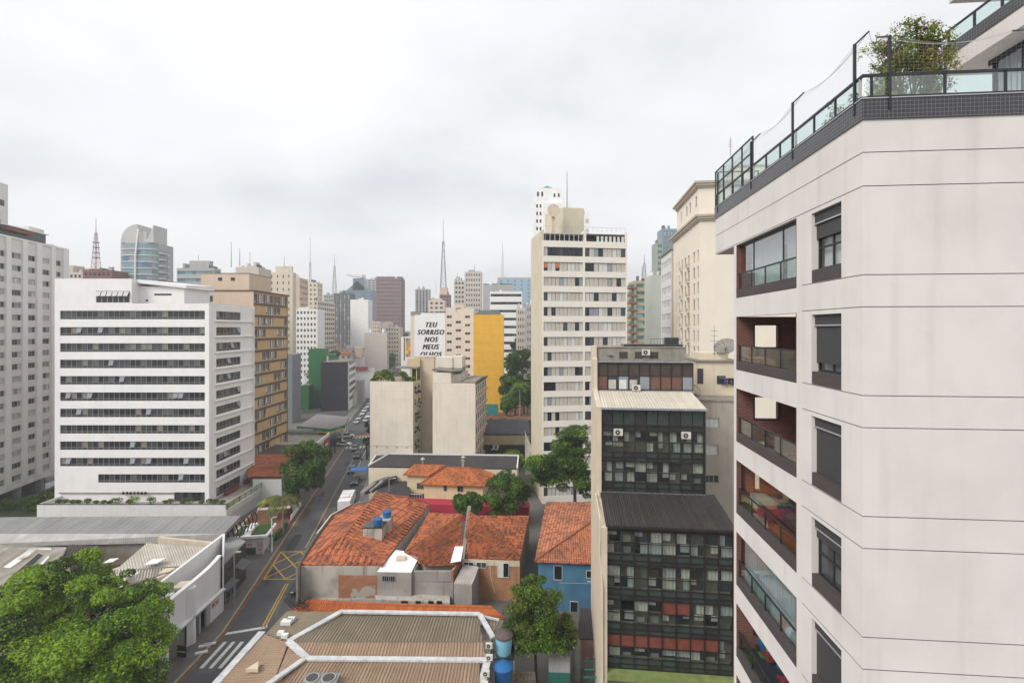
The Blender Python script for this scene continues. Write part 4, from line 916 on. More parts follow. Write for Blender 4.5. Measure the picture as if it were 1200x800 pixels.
# ------------------------------------------------------------ buildings in front, bottom left
GRF=M('roof_grey_sheet',(.27,.27,.27),.75,.35,scale=.35,streak=.3,streakcol=(.22,.22,.22),pat=('corr',.9,.9,(.16,.16,.16)))
GRF2=M('roof_fibre_pale',(.52,.51,.49),.85,.4,scale=.4,pat=('corr',.25,1.0,(.2,.19,.18)))
OLD=M('roof_worn_cream',(.58,.53,.46),.9,.5,scale=.35,streak=.3,pat=('corr',.25,.9,(.34,.31,.27)),patch=None); DIRT=M('roof_dirt',(.1,.07,.05),.95,.6,scale=.8,bump=.6)
zg=7.0
a=gp(-60,606,zg+.6); b=gp(282,604,zg+.6); b2=gp(282,606,zg+.5); c=gp(262,626,zg-.2); d=gp(258,632,zg-.9); a3=gp(-60,639,zg-.9); a2=gp(-60,625,zg-.1)
t=empty('metal_shed','long low building with a grey sheet roof below the white office block','building',(0,0,0))
m=MB(); m.prism([a,b,c,a2],[zg,zg,zg-.5,zg-.5],[zg+.6,zg+.6,zg-.1,zg-.1],GRF); m.prism([a2,c,d,a3],[zg-.5,zg-.5,zg-1.2,zg-1.2],[zg-.1,zg-.1,zg-.9,zg-.9],GRF2); m.build('roof',t)
m=MB(); pts=[(a[0],a[1]-.4),(b[0]-.6,b[1]-.4),(d[0]-.6,d[1]+.5),(a3[0],a3[1]+.5)]; m.prism(pts,0,zg-1.22,GREYW); m.box(b[0]-.7,b[0]-.4,c[1]+.5,b[1]-1,zg-1.2,zg-.5,SPD); m.build('wall',t)
m=MB(); x_=b[0]-.45
for q in range(9): m.tube([(x_,c[1]+1+q*1.1,zg-.6),(x_+.1,c[1]+1.5+q*1.1,zg-1.8),(x_-.1,c[1]+1.1+q*1.1,zg-3)],.12,SPD,5)
m.build('pipework',t)
# white two storey shop on the street, with a curved parapet
SHW=M('shop_white',(.68,.68,.70),.8,.06,streak=.12,scale=.6,streakcol=(.35,.35,.36)); SHG=M('shop_grey_pier',(.36,.36,.38),.85,.1)
t=empty('shop_building','white two storey corner shop with tapering piers along the pavement','building',(0,0,0))
fx=-36.75; ys=[46,50,54,58,61.8]
def fxc(y): return fx-.0-.35*max(0,(y-58)/4)**2
m=MB(); yy=[44+.9*i for i in range(20)]+[61.9]
for p,q in zip(yy[:-1],yy[1:]):
    top=lambda y: 6.75+.35*max(0,(y-55)/7)**2
    m.prism([(fxc(p)-.3,p),(fxc(p),p),(fxc(q),q),(fxc(q)-.3,q)],3.0,[top(p),top(p),top(q),top(q)],SHW)
    m.prism([(fxc(p)-.4,p),(fxc(p)+.1,p),(fxc(q)+.1,q),(fxc(q)-.4,q)],[top(p)+.002,top(p)+.002,top(q)+.002,top(q)+.002],[top(p)+.14,top(p)+.14,top(q)+.14,top(q)+.14],PW)
m.prism([(fx-.02,61.75),(fx-.02,62.0),(-39.5,66.95),(-39.75,66.75)],0,[7.05,7.05,7.85,7.85],SHW); m.box(fx-.3,fx-.02,59.3,61.7,0,3,SHW); m.box(fx-.32,fx-.02,44,53.0,2.7,3,SHW)
m.box(fx-.3,fx-.02,44,50.2,0,2.7,SHW); m.build('wall',t)
m=MB(); 
for y,w_ in ((51.2,.7),(55.6,.7),(46.5,.6)): m.prism([(fx+.02,y-w_),(fx+.5,y-w_*.3),(fx+.5,y+w_*.3),(fx+.02,y+w_)],0,6.5,SHW); m.build('pier',t); m=MB()
m=MB(); m.box(fx+.002,fx+.55,44,61.6,3.0,3.14,SHG); m.box(fx+.003,fx+.5,44,61.6,3.14,3.2,PW); m.build('canopy',t)
m=MB(); m.box(fx-.35,fx-.2,52.0,55.0,0,2.9,M('shutter_grey_beige',(.24,.23,.21),.8,.1,pat=('course',.12,.3,.5))); m.build('roller_shutter',t)
m=MB(); m.box(fx-1.2,fx-1.1,56.1,58.4,0,2.9,GD); m.box(fx-.35,fx-.1,57.3,57.6,0,2.9,SHG); m.box(fx-.3,fx-.05,58.6,59.3,0,2.95,SHG); m.build('door',t)
m=MB(); m.text('BOS',.75,M('letters_red',(.5,.06,.05),.6),Matrix.Translation((fx+.02,60.2,1.75))@Matrix.Rotation(R(90),4,'Z')@Matrix.Rotation(R(90),4,'X'),extrude=.02); m.build('lettering',t)
m=MB(); m.prism([(-39.6,44),(fx-.3,44),(fx-.3,61.7),(-39.5,66.7),(-39.6,66.7)],4.8,5.0,DIRT); r=random.Random(2)
for q in range(26):
    x=r.uniform(-39.3,-37.8); y=r.uniform(46,62); s_=r.uniform(.3,.9); m.box(x,x+s_,y,y+s_*r.uniform(.5,1.2),5.0,5.0+r.uniform(.05,.5),r.choice([PAVE,PAVL,PW,SPD,SPD]))
m.build('roof_deck',t)
m=MB(); yy=[44+1.52*i for i in range(16)]
for p,q in zip(yy[:-1],yy[1:]):
    f_=lambda y:-39.5; h_=lambda y:7.2+.03*(y-47); m.prism([(f_(p)-.35,p),(f_(p),p),(f_(q),q),(f_(q)-.35,q)],0,[h_(p)]*2+[h_(q)]*2,PW)
m.build('parapet',t)
# ruined workshop roofs
t=empty('workshop','old workshop with broken cream roofs behind the white corner shop','building',(0,0,0))
zr=6.6
def sheet(name,P,mt,thick=.12,ribp=.3,par=None,rib=True):
    m=MB(); xy=[(p[0],p[1]) for p in P]; m.prism(xy,[p[2]-thick for p in P],[p[2] for p in P],mt)
    if rib: m.ribs(P,ribp,.05,ribp*.55,mt)
    return m.build(name,par)
def g3(px,py,z): x,y=gp(px,py,z); return (x,y,z)
sheet('roof',[g3(-60,700,5.4),g3(62,672,5.4),g3(78,641,6.6),g3(-60,641,6.6)],OLD,par=t)
def pz(px,py,h=.09): return g3(px,py,6.6-(py-641)/59*1.2+h)
m=MB()
for P_,mt_ in (([pz(4,664),pz(12,665),pz(42,644),pz(34,643)],PW),([pz(22,668),pz(28,669),pz(50,650),pz(45,648)],SPD),([pz(-4,650),pz(-2,652),pz(6,646),pz(4,645)],SPD),([pz(40,667),pz(43,668),pz(58,652),pz(56,651)],PW),([pz(20,643),pz(60,643.5),pz(60,642),pz(20,641.5)],PW)): m.prism([(p[0],p[1]) for p in P_],[p[2]-.06 for p in P_],[p[2] for p in P_],mt_); m.build('loose_sheet',t); m=MB()
sheet('roof',[g3(62,674,5.2),g3(105,660,5.2),g3(112,640,6.2),g3(82,640,6.2)],M('roof_brown_dark',(.12,.1,.085),.9,.3,pat=('corr',.3,.9,(.09,.075,.06))),par=t)  # dark brown ribbed sheet
sheet('roof',[g3(135,668,6.3),g3(232,661,5.6),g3(245,641,6.2),g3(172,636,7.2)],OLD,par=t)
sheet('roof',[g3(140,688,5.2),g3(205,668,5.5),g3(222,664,5.6),g3(135,669,6.2)],OLD,par=t)
m=MB(); m.prism([gp(-60,720,0),gp(150,705,0),(-43,66.5),(-60,66.5),(-90,66.5)],0,5.0,DIRT); m.build('wall',t)
m=MB()
for (p,q,h_) in (((130,668),(182,648),.0),((140,690),(150,668),.0),((62,674),(80,660),.0),((168,683),(205,668),.0),((187,633),(256,640),.5)):
    A=g3(p[0],p[1],6.3); Bq=g3(q[0],q[1],6.3); d_=Vector(Bq)-Vector(A); n_=Vector((-d_.y,d_.x,0)).normalized()*.2; m.prism([(A[0]-n_.x,A[1]-n_.y),(Bq[0]-n_.x,Bq[1]-n_.y),(Bq[0]+n_.x,Bq[1]+n_.y),(A[0]+n_.x,A[1]+n_.y)],5.0,6.3+h_,CREAM); m.build('broken_wall',t); m=MB()
m=MB(); r=random.Random(8)
for (px,py) in ((20,655),(35,668),(150,675),(168,662),(175,690),(185,672),(120,660),(200,690),(190,700)):
    x,y,z=g3(px,py,6.5); s_=r.uniform(.6,1.6); m.prism([(x,y),(x+s_,y+.4),(x+s_*1.2,y+s_*1.1),(x+.2,y+s_*.9)],[z,z,z+.1,z+.1],[z+.06,z+.06,z+.2,z+.2],r.choice([PW,PW,SPD,CREAM])); m.build('loose_sheet',t); m=MB()
# dark canopy building beside the shop
t=empty('snack_bar','low black fronted bar with dark awnings next to the white corner shop','building',(0,0,0))
m=MB(); bp=[(-37.3,62.6),(-38.3,70),(-43,72.5),(-40.2,67.6)]; m.prism(bp,0,5.3,SPD); m.prism(bp,5.3,5.5,GRF); m.build('wall',t)
m=MB(); AW=M('awning_slate',(.10,.11,.125),.7,.2)
for (y0,y1,z) in ((62.6,65.4,2.7),(66.2,68.6,3.6)): m.prism([(-38.0,y0),(-36.6,y0),(-36.6,y1),(-38.0,y1)],[z,z-.5,z-.5,z],[z+.12,z-.38,z-.38,z+.12],AW)
m.build('awning',t); m=MB(); 
for y in (62.8,64,65.2): m.tube([(-37,y,0),(-37,y,2.3)],.05,PAVL,6)
m.box(-37.1,-37,62.8,65.4,.8,.86,PAVL); m.build('post',t)
# kiosk with a planted roof
t=empty('kiosk','small white kiosk with a green planted roof at the street corner','kiosk',(0,0,0))
ZX,ZY=gp(284,651); m=MB(); KW=M('kiosk_white',(.62,.64,.66),.7,.1); GRASS=M('roof_turf',(.035,.085,.02),.95,.5,scale=2,bump=.6)
u_,v_=Vector(uax(-10.3)),Vector(vax(-10.3))
def kp(a,b): q=Vector((ZX,ZY))+u_*a+v_*b; return (q.x,q.y)
def kbox(m,a0,a1,b0,b1,z0,z1,mt): m.prism([kp(a0,b0),kp(a1,b0),kp(a1,b1),kp(a0,b1)],z0,z1,mt)
kbox(m,0,3.0,0,3.5,0,2.9,KW); m.build('wall',t); m=MB(); kbox(m,-1.5,3.9,-.6,4.3,2.9,3.25,PW); kbox(m,.2,1.2,.3,3.6,3.26,3.8,PW); m.build('roof',t)
m=MB(); kbox(m,1.3,3.5,-.2,4,3.26,3.4,GRASS); kbox(m,-1.2,.0,-.2,3.5,3.26,3.5,GRASS); tag(m.build('turf',t)); m=MB(); kbox(m,.1,2.0,-.06,-.003,.1,1.2,GM); m.build('shutter',t)
m=MB(); kbox(m,.2,1.9,-.05,-.004,1.4,2.0,M('sign_white',(.7,.7,.72),.6)); [kbox(m,a,a+.09,-.07,-.051,1.5,1.8+.06*(i%3),MATS['letters_red']) for i,a in enumerate((.45,.6,.85,1.0,1.2,1.35))]; m.build('sign_board',t)
m=MB(); kbox(m,2.15,3.1,-.07,-.004,.1,2.0,M('poster_pink',(.6,.42,.48),.6,.2)); 
kbox(m,2.3,2.95,-.09,-.071,1.4,1.5,MATS['letters_red']); kbox(m,2.45,2.8,-.09,-.071,.7,.9,MATS['letters_red']); m.build('poster',t); m=MB()
for q in range(3): kbox(m,3.2+.3*q,3.28+.3*q,-.3+q*1.2,-.22+q*1.2,0,2.9,PW)
m.build('post',t)
m=MB(); m.prism([kp(3.4,4.5),kp(3.9,4.5),kp(4.2,10),kp(3.7,10)],.13,1.3,GRASS); tag(m.build('hedge'),'clipped low green hedge behind the kiosk','hedge')
# brick terrace and small pavilion behind the kiosk
t=empty('bar_terrace','brick coloured terrace with a pale canopy edge under the street trees','terrace',(0,0,0))
TER=M('terrace_rust',(.22,.09,.05),.9,.4,scale=1); m=MB(); kbox(m,-4,4.2,6,20,.0,.5,TER); m.build('floor',t); m=MB(); kbox(m,-1.5,4.0,12,12.4,2.9,3.2,PW); kbox(m,-1,3.8,12.6,18,2.95,3.1,TER); kbox(m,3.2,3.8,17,17.6,.5,3,PW); m.build('canopy',t)
m=MB(); kbox(m,-3.4,-3.2,7,14,.5,1.5,ORA); m.build('railing',t); m=MB(); kbox(m,4,4.15,12.5,20,.5,1.4,PW); m.build('railing',t)
# street lamps and posts
def lamp(px,py,h_,label,arm=1.0,two=False,col=PAVL):
    x,y=gp(px,py,.13); t=empty('street_lamp',label,'street lamp',(x,y,.13)); m=MB(); m.tube([(0,0,0),(0,0,h_)],[.13,.07],col,8); m.tube([(0,0,0),(0,0,.6)],.17,col,8); m.build('pole',t)
    m=MB(); m.tube([(0,0,h_-.05),(arm,0,h_+.15)],.05,col,6); m.build('arm',t); m=MB(); m.box(arm-.1,arm+.55,-.14,.14,h_+.08,h_+.2,FRA); m.build('lamp_head',t)
lamp(274.5,710,6.9,'grey street lamp with a flat head outside the black fronted bar',arm=.3)
lamp(318.5,646,5.4,'slim white street lamp at the kiosk with a small green sign',arm=.3,col=PW)
x,y=gp(318.5,646,.13); m=MB(); m.box(x-.5,x+.6,y-.08,y-.05,2.55,2.95,M('sign_green',(.01,.2,.1),.5)); tag(m.build('street_sign'),'small green sign on the slim white lamp post','sign')
x,y=-36.0,53.0
m=MB(); m.box(-.55,.55,-.06,.06,.3,1.5,SPD); [m.box(a,b,-.07,-.061,.83,.93,PW) for a,b in ((-.5,-.28),(-.22,-.05),(.0,.12),(.18,.48))]; m.box(-.5,-.4,-.07,-.061,1.2,1.28,PW); ob=m.build('sign_board'); ob.location=(x,y,0); ob.rotation_euler=(0,0,R(-10)); tag(ob,'square black hanging sign with a small white word near the white shop','sign')
m=MB(); m.tube([(0,0,0),(0,0,.3)],.05,SPD,6); m.build('post',ob)
# white bollards / kerb blocks on the pavement
for i,(px,py) in enumerate(((240,757),(246,755),(236,765))):
    x,y=gp(px,py,.13); m=MB(); m.box(-.6,.6,-.15,.15,0,.18,PW); o=m.build('kerb_block',loc=(x,y,.13),rz=R(20)); tag(o,'%s white painted block at the pavement edge by the zebra crossing'%('farthest','middle','nearest')[i],'kerb block','white blocks at the pavement edge')
# ------------------------------------------------------------ houses in the middle
TILO=M('roof_tiles_orange',(.60,.19,.06),.85,0,pat=('tile',.3,.5,(.38,.10,.035),(.11,.06,.045),.42),bump=1)
TILD=M('roof_tiles_mottled',(.56,.17,.06),.85,0,pat=('tile',.34,.5,(.17,.05,.03),(.07,.045,.03),.4),bump=1)
TILC=M('roof_tiles_cement_red',(.52,.15,.055),.8,0,pat=('tile',.42,1.1,(.30,.085,.04),(.10,.05,.035),.45),bump=1)
TILS=M('roof_tiles_salmon',(.54,.20,.10),.85,0,pat=('tile',.3,.45,(.33,.10,.05),(.10,.07,.05),.5),bump=1)
RIDG=M('ridge_tiles',(.30,.1,.045),.85,.4,scale=3); GRIM=M('wall_grimy',(.48,.44,.39),.92,.2,streak=.85,scale=.5,streakcol=(.12,.11,.1)); BRKE=M('brick_exposed',(.46,.17,.07),.9,.3,patch=((.42,.38,.33),.5,.58),pat=('brick',.42,.17,.03,(.30,.25,.2)),bump=.6)
CEM=M('cement_wall',(.36,.335,.31),.92,.3,streak=.5,scale=.6); BLUEW=M('wall_blue',(.07,.2,.33),.85,.25,streak=.4,scale=.7,streakcol=(.12,.22,.28)); YLW=M('wall_pale_yellow',(.68,.57,.36),.88,.12,streak=.1); MAG=M('wall_crimson',(.42,.03,.06),.8,.1); SLATE=M('roof_dark_slate',(.045,.043,.047),.7,.3,scale=.5,pat=('corr',.3,.9,(.06,.057,.06))); ORW=M('wall_orange_worn',(.52,.25,.12),.9,.2,streak=.5,scale=.8,pat=('brick',.42,.17,.02,(.4,.26,.17))); PINK=M('wall_pink',(.42,.25,.22),.9,.2,streak=.3)
def G(px,py,z): return g3(px,py,z)
def roofplanes(t,planes,mt,pitch=.24,rh=.05,thick=.14,ridges=()):
    """one roof mesh from sloping planes, with tile ribs and ridge caps"""
    m=MB()
    for P in planes:
        m.prism([(p[0],p[1]) for p in P],[p[2]-thick for p in P],[p[2] for p in P],mt); m.ribs(P,pitch,rh,pitch*.55,mt)
    ro=m.build('roof',t)
    if ridges:
        m=MB()
        for a,b in ridges: m.tube([Vector(a)+Vector((0,0,.06)),Vector(b)+Vector((0,0,.06))],.13,RIDG,6)
        m.build('ridge',ro)
    return ro
def wallpoly(t,pts,z0,z1,mt,name='wall'):
    m=MB(); m.prism([(p[0],p[1]) for p in pts],z0,z1,mt); return m.build(name,t)
def winat(t,px0,px1,py0,py1,D,th=0,n=2,frame=FRW,pal=(GD,GM),vi=0,out=.06,rail=0,name='window'):
    """window set proud in a wall that stands at depth D"""
    x0,x1=(px0-CX)/F*D,(px1-CX)/F*D; za,zb_=zc(py1,D),zc(py0,D); u=uax(th)
    return inst(name,winmesh(x1-x0,zb_-za,n,frame,pal,rail,vi,name),t,(x0,D-out,za),-R(th))
def winw(t,p,q,px0,px1,py0,py1,n=2,frame=FRW,pal=(GD,GM),vi=0,out=.07,rail=0,name='window'):
    p=Vector(p[:2]); q=Vector(q[:2]); d=(q-p).normalized()
    a=hit((p.x,p.y),(d.x,d.y),px0); b=hit((p.x,p.y),(d.x,d.y),px1); A=p+d*a; Bq=p+d*b; D=(A.y+Bq.y)/2; za,zb_=zc(py1,D),zc(py0,D); n_=Vector((d.y,-d.x))*out
    return inst(name,winmesh(b-a,zb_-za,n,frame,pal,rail,vi,name),t,(A.x+n_.x,A.y+n_.y,za),math.atan2(d.y,d.x))
# A: cream two storey house with crimson ground floor
t=empty('house','cream two storey house with an orange hipped roof and crimson ground floor','house',(0,0,0))
ze=5.9; D=95
B=Bd('tmp','x','x',497,95,5.8,xr=566); W=B.W; bpy.data.objects.remove(B.e)
fl,fr_=B.P(0,0),B.P(W,0); bl,br=B.P(0,9),B.P(W,9)
wallpoly(t,[fl,fr_,br,bl],2.9,ze,YLW); 
c0,c1=B.P(-4.2,2.5),B.P(0,2.5); wallpoly(t,[c0,c1,B.P(0,8.5),B.P(-4.2,8.5)],2.9,ze+.8,YLW)
wallpoly(t,[B.P(-5,-3.0),B.P(W+9,-3.0),B.P(W+9,-.003),B.P(-5,-.003)],0,2.9,MAG,'ground_floor')
fe=[G(492,564.5,ze),G(565,567,ze)]; 
e0=(*B.P(-.6,-.7),ze); e1=(*B.P(W+.6,-.7),ze); e2=(*B.P(W+1.6,9.6),ze); e3=(*B.P(-.6,9.6),ze); r1=(*B.P(3.4,4.5),ze+1.9); r2=(*B.P(W-3.6,4.5),ze+1.9)
roofplanes(t,[[e0,e1,r2,r1],[e1,e2,r2],[e2,e3,r1,r2],[e3,e0,r1]],TILO,ridges=((e0,r1),(e1,r2),(r1,r2),(e2,r2)))
q0=(*B.P(-4.9,1.9),ze+.85); q1=(*B.P(.4,1.9),ze+.85); q2=(*B.P(2.5,9),ze+1.0); q3=(*B.P(-4.9,9),ze+1.0); s0=(*B.P(-3.2,5.4),ze+2.1); s1_=(*B.P(3,5.4),ze+2.1)
roofplanes(t,[[q0,q1,s1_,s0],[q3,q0,s0]],TILO)
for (a,b,c,d,n_) in ((520,524,566.5,575,1),(536,543,567,576,2)): winw(t,fl,fr_,a,b,c,d,n_,FRA)
inst('window',winmesh(1.4,1.2,2,FRA,(GM,),vi=1),t,(*B.P(-2.2,2.4),3.9),-R(5.8))
m=MB(); m.box(0,.5,0,.5,0,1.6,CEM); m.box(-.1,.6,-.1,.6,1.6,1.75,CEM); o=m.build('chimney',t); o.location=(*B.P(6,7.0),ze+.9)
m=MB(); 
for q in range(10): m.box(q*.5,q*.5+.06,0,.06,2.9,3.7,FRW)
m.box(0,4.6,0,.06,3.7,3.78,FRW); o=m.build('balcony_railing',t); o.location=(*B.P(-4.9,-.3),0); o.rotation_euler=(0,0,-R(5.8))
m=MB(); m.box(0,1.8,0,.1,.4,2.0,SPD); o=m.build('door',t); o.location=(*B.P(-.6,-3.09),0)
# B: long dark roofed building behind
t=empty('warehouse','long cream building with a dark roof and white edges behind the orange roofed house','building',(0,0,0))
zf=7.2; a=G(432,546,zf); b=G(606,548.5,zf); c=G(607.5,534,zf); d=G(456,532,zf); d0=G(441,533.5,zf)
m=MB(); P=[a,b,c,d,d0]; m.prism([(p[0],p[1]) for p in P],[zf-.3]*5,[zf]*5,SLATE); m.build('roof',t)
wallpoly(t,[a,b,c,d,d0],0,zf-.3,CRM2)
m=MB(); 
for p,q in ((d0,d),(d,c),(c,b),(a,d),(a,d0)): m.tube([Vector(p)+Vector((0,0,.12)),Vector(q)+Vector((0,0,.12))],.2,PW,4)
m.build('roof_edge',t)
for i,(px,py) in enumerate(((495.5,545),(543,543))):
    x,y,z=G(px,py,7.2); m=MB(); m.tube([(0,0,0),(0,0,1.2)],.22,FRA,8); m.lathe(0,0,[(.5,1.2),(.5,1.35),(.1,1.7)],FRA,10); tag(m.build('roof_vent',loc=(x,y,7.2)),('round','tall')[i]+' metal vent on the dark roof, %s of the two'%('left','right')[i],'vent','metal vents on the dark roof')
# C: dark sheds between the street and the cream house
t=empty('shed','dark flat roofed shed with rolled sheeting beside the cream house','shed',(0,0,0))
m=MB(); P=[G(436,582,4.2),G(478,583,4.2),G(480,563,4.2),G(452,562,4.2)]; m.prism([(p[0],p[1]) for p in P],0,[4.2]*4,CEM,SLATE); m.build('roof',t)
m=MB()
for q in range(4): p0=G(424+q*4,578-q*1,4.0); p1=G(452+q*4,561-q*.5,5.0); m.tube([p0,(p0[0]*.5+p1[0]*.5,p0[1]*.5+p1[1]*.5,4.9),p1],[.5,.6,.5],(GREYW,SPD,CEM,SLATE)[q],6)
m.build('canopy',t)
m=MB(); P=[G(398,603,3.6),G(436,590,3.9),G(478,590,3.9),G(497,594,3.9),G(497,590,3.9),G(436,585.5,3.9),G(420,589,3.6)]; m.prism([(p[0],p[1]) for p in P],0,3.95,SPD); m.build('wall',t)
# D: corner house with big orange roof (street side is curved)
t=empty('corner_house','corner house with a wide orange tiled roof and grimy end wall','house',(0,0,0))
z=5.4; zr=7.0
A=G(352,661,z); Bp=G(446,662,z); Cc=G(478,622,z); Dd=G(497,600,z); Ee=G(503,590,z); Ff=G(447,586.5,z); Gg=G(414,591,z); Hh=G(392,604,z); Ii=G(376,626,z)
R1=G(407,622,zr); R2=G(439,628,zr); R3=G(450,590.5,zr); R4=G(478,596,zr-.3)
roofplanes(t,[[A,Bp,G(432,650,z+.4),R1],[Bp,G(478,622,z),R2,R1,G(432,650,z+.4)]],TILC,.36,.06) if False else None
V_=lambda p:Vector(p)
rp1=G(404,628,7.0); rp2=G(442,578,7.6); rp3=G(480,583,7.2)
roofplanes(t,[[A,G(448,662,z),G(424,646,6.2),rp1],[G(448,662,z),G(462,643,z),G(424,646,6.2)],[G(462,643,z),Dd,rp3,rp2,rp1,G(424,646,6.2)],[A,rp1,rp2,Ff,Gg,Hh,Ii],[Ff,rp2,rp3,Ee],[Ee,rp3,Dd]],TILC,.84,.09,ridges=((A,rp1),(rp1,rp2),(rp1,G(424,646,6.2)),(G(424,646,6.2),G(448,662,z)),(rp2,rp3),(rp3,Ee)))
inn=lambda p,s=.0:(p[0],p[1])
wallpoly(t,[A,G(448,662,z),G(462,643,z),Dd,Ee,Ff,Gg,Hh,Ii],0,z-.16,GRIM)
m=MB(); D=A[1]-.12; 
def wx(px,D): return (px-CX)/F*D
m.box(wx(353,D),wx(448,D),D-.1,D,0,z-.1,GRIM); m.box(wx(397,D),wx(447,D),D-.16,D-.103,zc(701,D),zc(673,D),BRKE); m.prism([(wx(380,D),D-.35),(wx(448,D),D-.3),(wx(448,D),D-.1),(wx(352,D),D-.1)],0,zc(700,D),GRIM); m.build('end_wall',t)
# parapet along the street
pts=[G(349,668,z+.1),G(354,657,z+.1),G(372,626,z+.2),G(389,603,z+.3),G(412,590,z+.4),G(445,585,z+.4)]
m=MB()
for p,q in zip(pts[:-1],pts[1:]):
    d_=(V_(q)-V_(p)); n_=Vector((d_.y,-d_.x,0)).normalized()*-.22; m.prism([(p[0],p[1]),(q[0],q[1]),(q[0]+n_.x,q[1]+n_.y),(p[0]+n_.x,p[1]+n_.y)],0,z+.35,GREYW,SPD if p is not pts[2] and p is not pts[3] else CREAM)
m.build('parapet',t)
# tank room with two blue water tanks
TK=M('tank_blue',(.015,.13,.36),.45,.1); 
x,y,_=G(446,640,6.2); m=MB(); m.box(-1.4,1.3,0,2.2,4.9,7.7,GRIM); m.box(.0,1.8,2.2,4.4,5,7.9,GRIM); m.box(-1.5,1.4,-.05,2.25,7.7,7.85,SPD)
o=m.build('tank_room',t,loc=(wx(438,69.5),69.0,0)); 
def watertank(loc,r,h_,label,mt=TK,group='blue water tanks on the corner house',lid=None):
    t_=empty('water_tank',label,'water tank',loc,0,group); m=MB(); m.lathe(0,0,[(r*.8,0),(r*.92,h_*.5),(r*.95,h_*.8)],mt,20); m.build('tank',t_,smooth=False); m=MB(); m.lathe(0,0,[(r*1.04,h_*.8),(r*1.05,h_*.88),(r*.6,h_),(r*.2,h_*1.05)],lid or mt,20)
    for i in range(8): a=math.pi*i/4; m.tube([(r*.25*math.cos(a),r*.25*math.sin(a),h_*1.05),(r*1.0*math.cos(a),r*1.0*math.sin(a),h_*.9)],.03,lid or mt,4)
    m.build('lid',t_)
D_=69.6; watertank((wx(442,D_),D_+.3,7.86),.68,1.0,'front one of two blue water tanks on the mossy tank room'); D_=72.6; watertank((wx(453.5,D_),D_,7.9),.68,1.0,'rear one of two blue water tanks on the mossy tank room')
# rear wing windows of corner house
wp=[G(447,659,4.6),G(478,622,4.6)]
m=MB(); 
for s in (.25,.6,.85):
    p=V_(wp[0]).lerp(V_(wp[1]),s); m.box(p.x-.02,p.x+.08,p.y-.5,p.y+.5,3.2,4.5,GD)
m.build('window',t)
# E: white flat roof annex and cement terraces
t=empty('annex','small rough rendered annex with a bright white flat roof','house',(0,0,0))
m=MB(); zz=5.0; P=[G(442,669,zz+.0),G(482,670,zz),G(493,648,zz+.4),G(464,644,zz+.4)]; m.prism([(p[0],p[1]) for p in P],0,[zz-.1,zz-.1,zz+.3,zz+.3],CEM); m.build('wall',t); m=MB()
m.prism([(p[0],p[1]) for p in P],[zz-.1,zz-.1,zz+.3,zz+.3],[zz,zz,zz+.4,zz+.4],M('roof_white',(.85,.86,.88),.6,.04)); x,y,_=G(470,655,zz+.3); m.box(x-.6,x+.6,y-.4,y+.5,zz+.3,zz+.6,CREAM); m.build('roof',t)
winw(t,P[0],P[1],448,463,674,681,6,FRA,(GM,GD))
t=empty('terrace_house','roofless cement terrace with patched low walls next to the white roofed annex','house',(0,0,0))
m=MB(); zz=4.9; P=[G(483,669,zz),G(531,670,zz),G(545,652,zz),G(495,650,zz)]; xy=[(p[0],p[1]) for p in P]; D=P[0][1]
m.prism(xy,0,3.6,CEM,SPD); m.box(wx(483,D),wx(531,D),D-.02,D+.25,3.6,zz,CEM); 
a,b=V_(P[1]),V_(P[2]); m.prism([(a.x-.25,a.y),(a.x,a.y),(b.x,b.y),(b.x-.25,b.y)],3.6,zz+.2,BRKE); a,b=V_(P[0]),V_(P[3]); m.prism([(a.x,a.y),(a.x+.2,a.y),(b.x+.2,b.y),(b.x,b.y)],3.6,zz,CEM)
m.prism([G(440,702,1.9)[:2],G(527,706,1.9)[:2],(wx(527,D),D-.03),(wx(440,D),D-.03)],0,1.9,GRIM); m.build('wall',t)
for (a_,b_) in ((487,493),(502,508),(512,518),(470,478)): winw(t,G(440,702,1.9),G(527,706,1.9),a_,b_,703.5,707,1,FRM,(GD,))
P2=[G(532,683,3.9),G(553,685,3.9),G(561,664,4.6),G(543,661,4.6)]; m=MB(); m.prism([(p[0],p[1]) for p in P2],0,[3.8,3.8,4.5,4.5],CEM); m.build('lean_to_wall',t)
m=MB(); m.prism([(p[0],p[1]) for p in P2],[3.8,3.8,4.5,4.5],[3.92,3.92,4.62,4.62],M('sheet_pale',(.45,.43,.4),.8,.3,streak=.3)); m.ribs([(p[0],p[1],z_) for p,z_ in zip(P2,(3.92,3.92,4.62,4.62))],.35,.04,.18,MATS['sheet_pale']); m.build('lean_to_roof',t)
# F: mottled tiled roof house (left of the pair)
t=empty('house','house with a dark mottled tiled roof, left of the pair sharing a white gutter','house',(0,0,0))
z=5.4; a=G(474,647,z); a2=G(492,660,z-.0); b=G(537,661,z); b2=G(541,655,z); c=G(550,602.5,z+1.9); d=G(502,601,z+.6); r=G(542,602,7.2)
f1=G(474,647,z); f2=G(534,660,z); pk=G(541,603,7.0); bk=G(503,600,5.6); 
roofplanes(t,[[f1,G(497,662,z-.3),f2,G(542,640,6.0),pk],[f1,pk,bk]],TILD,.34,.08,ridges=((f1,pk),))
wallpoly(t,[G(475,645,5),G(498,660,5),G(534,659,5),G(541,603,5)[:2],G(503,601,5)[:2]],0,5.1,CEM)
m=MB(); P=[G(528,660,5.55),G(540,658,5.9),G(543,641,6.0),G(533,641,6.0)]; m.prism([(p[0],p[1]) for p in P],[p[2]+.08 for p in P],[p[2]+.15 for p in P],MATS['roof_white']); m.build('roof_patch',t)
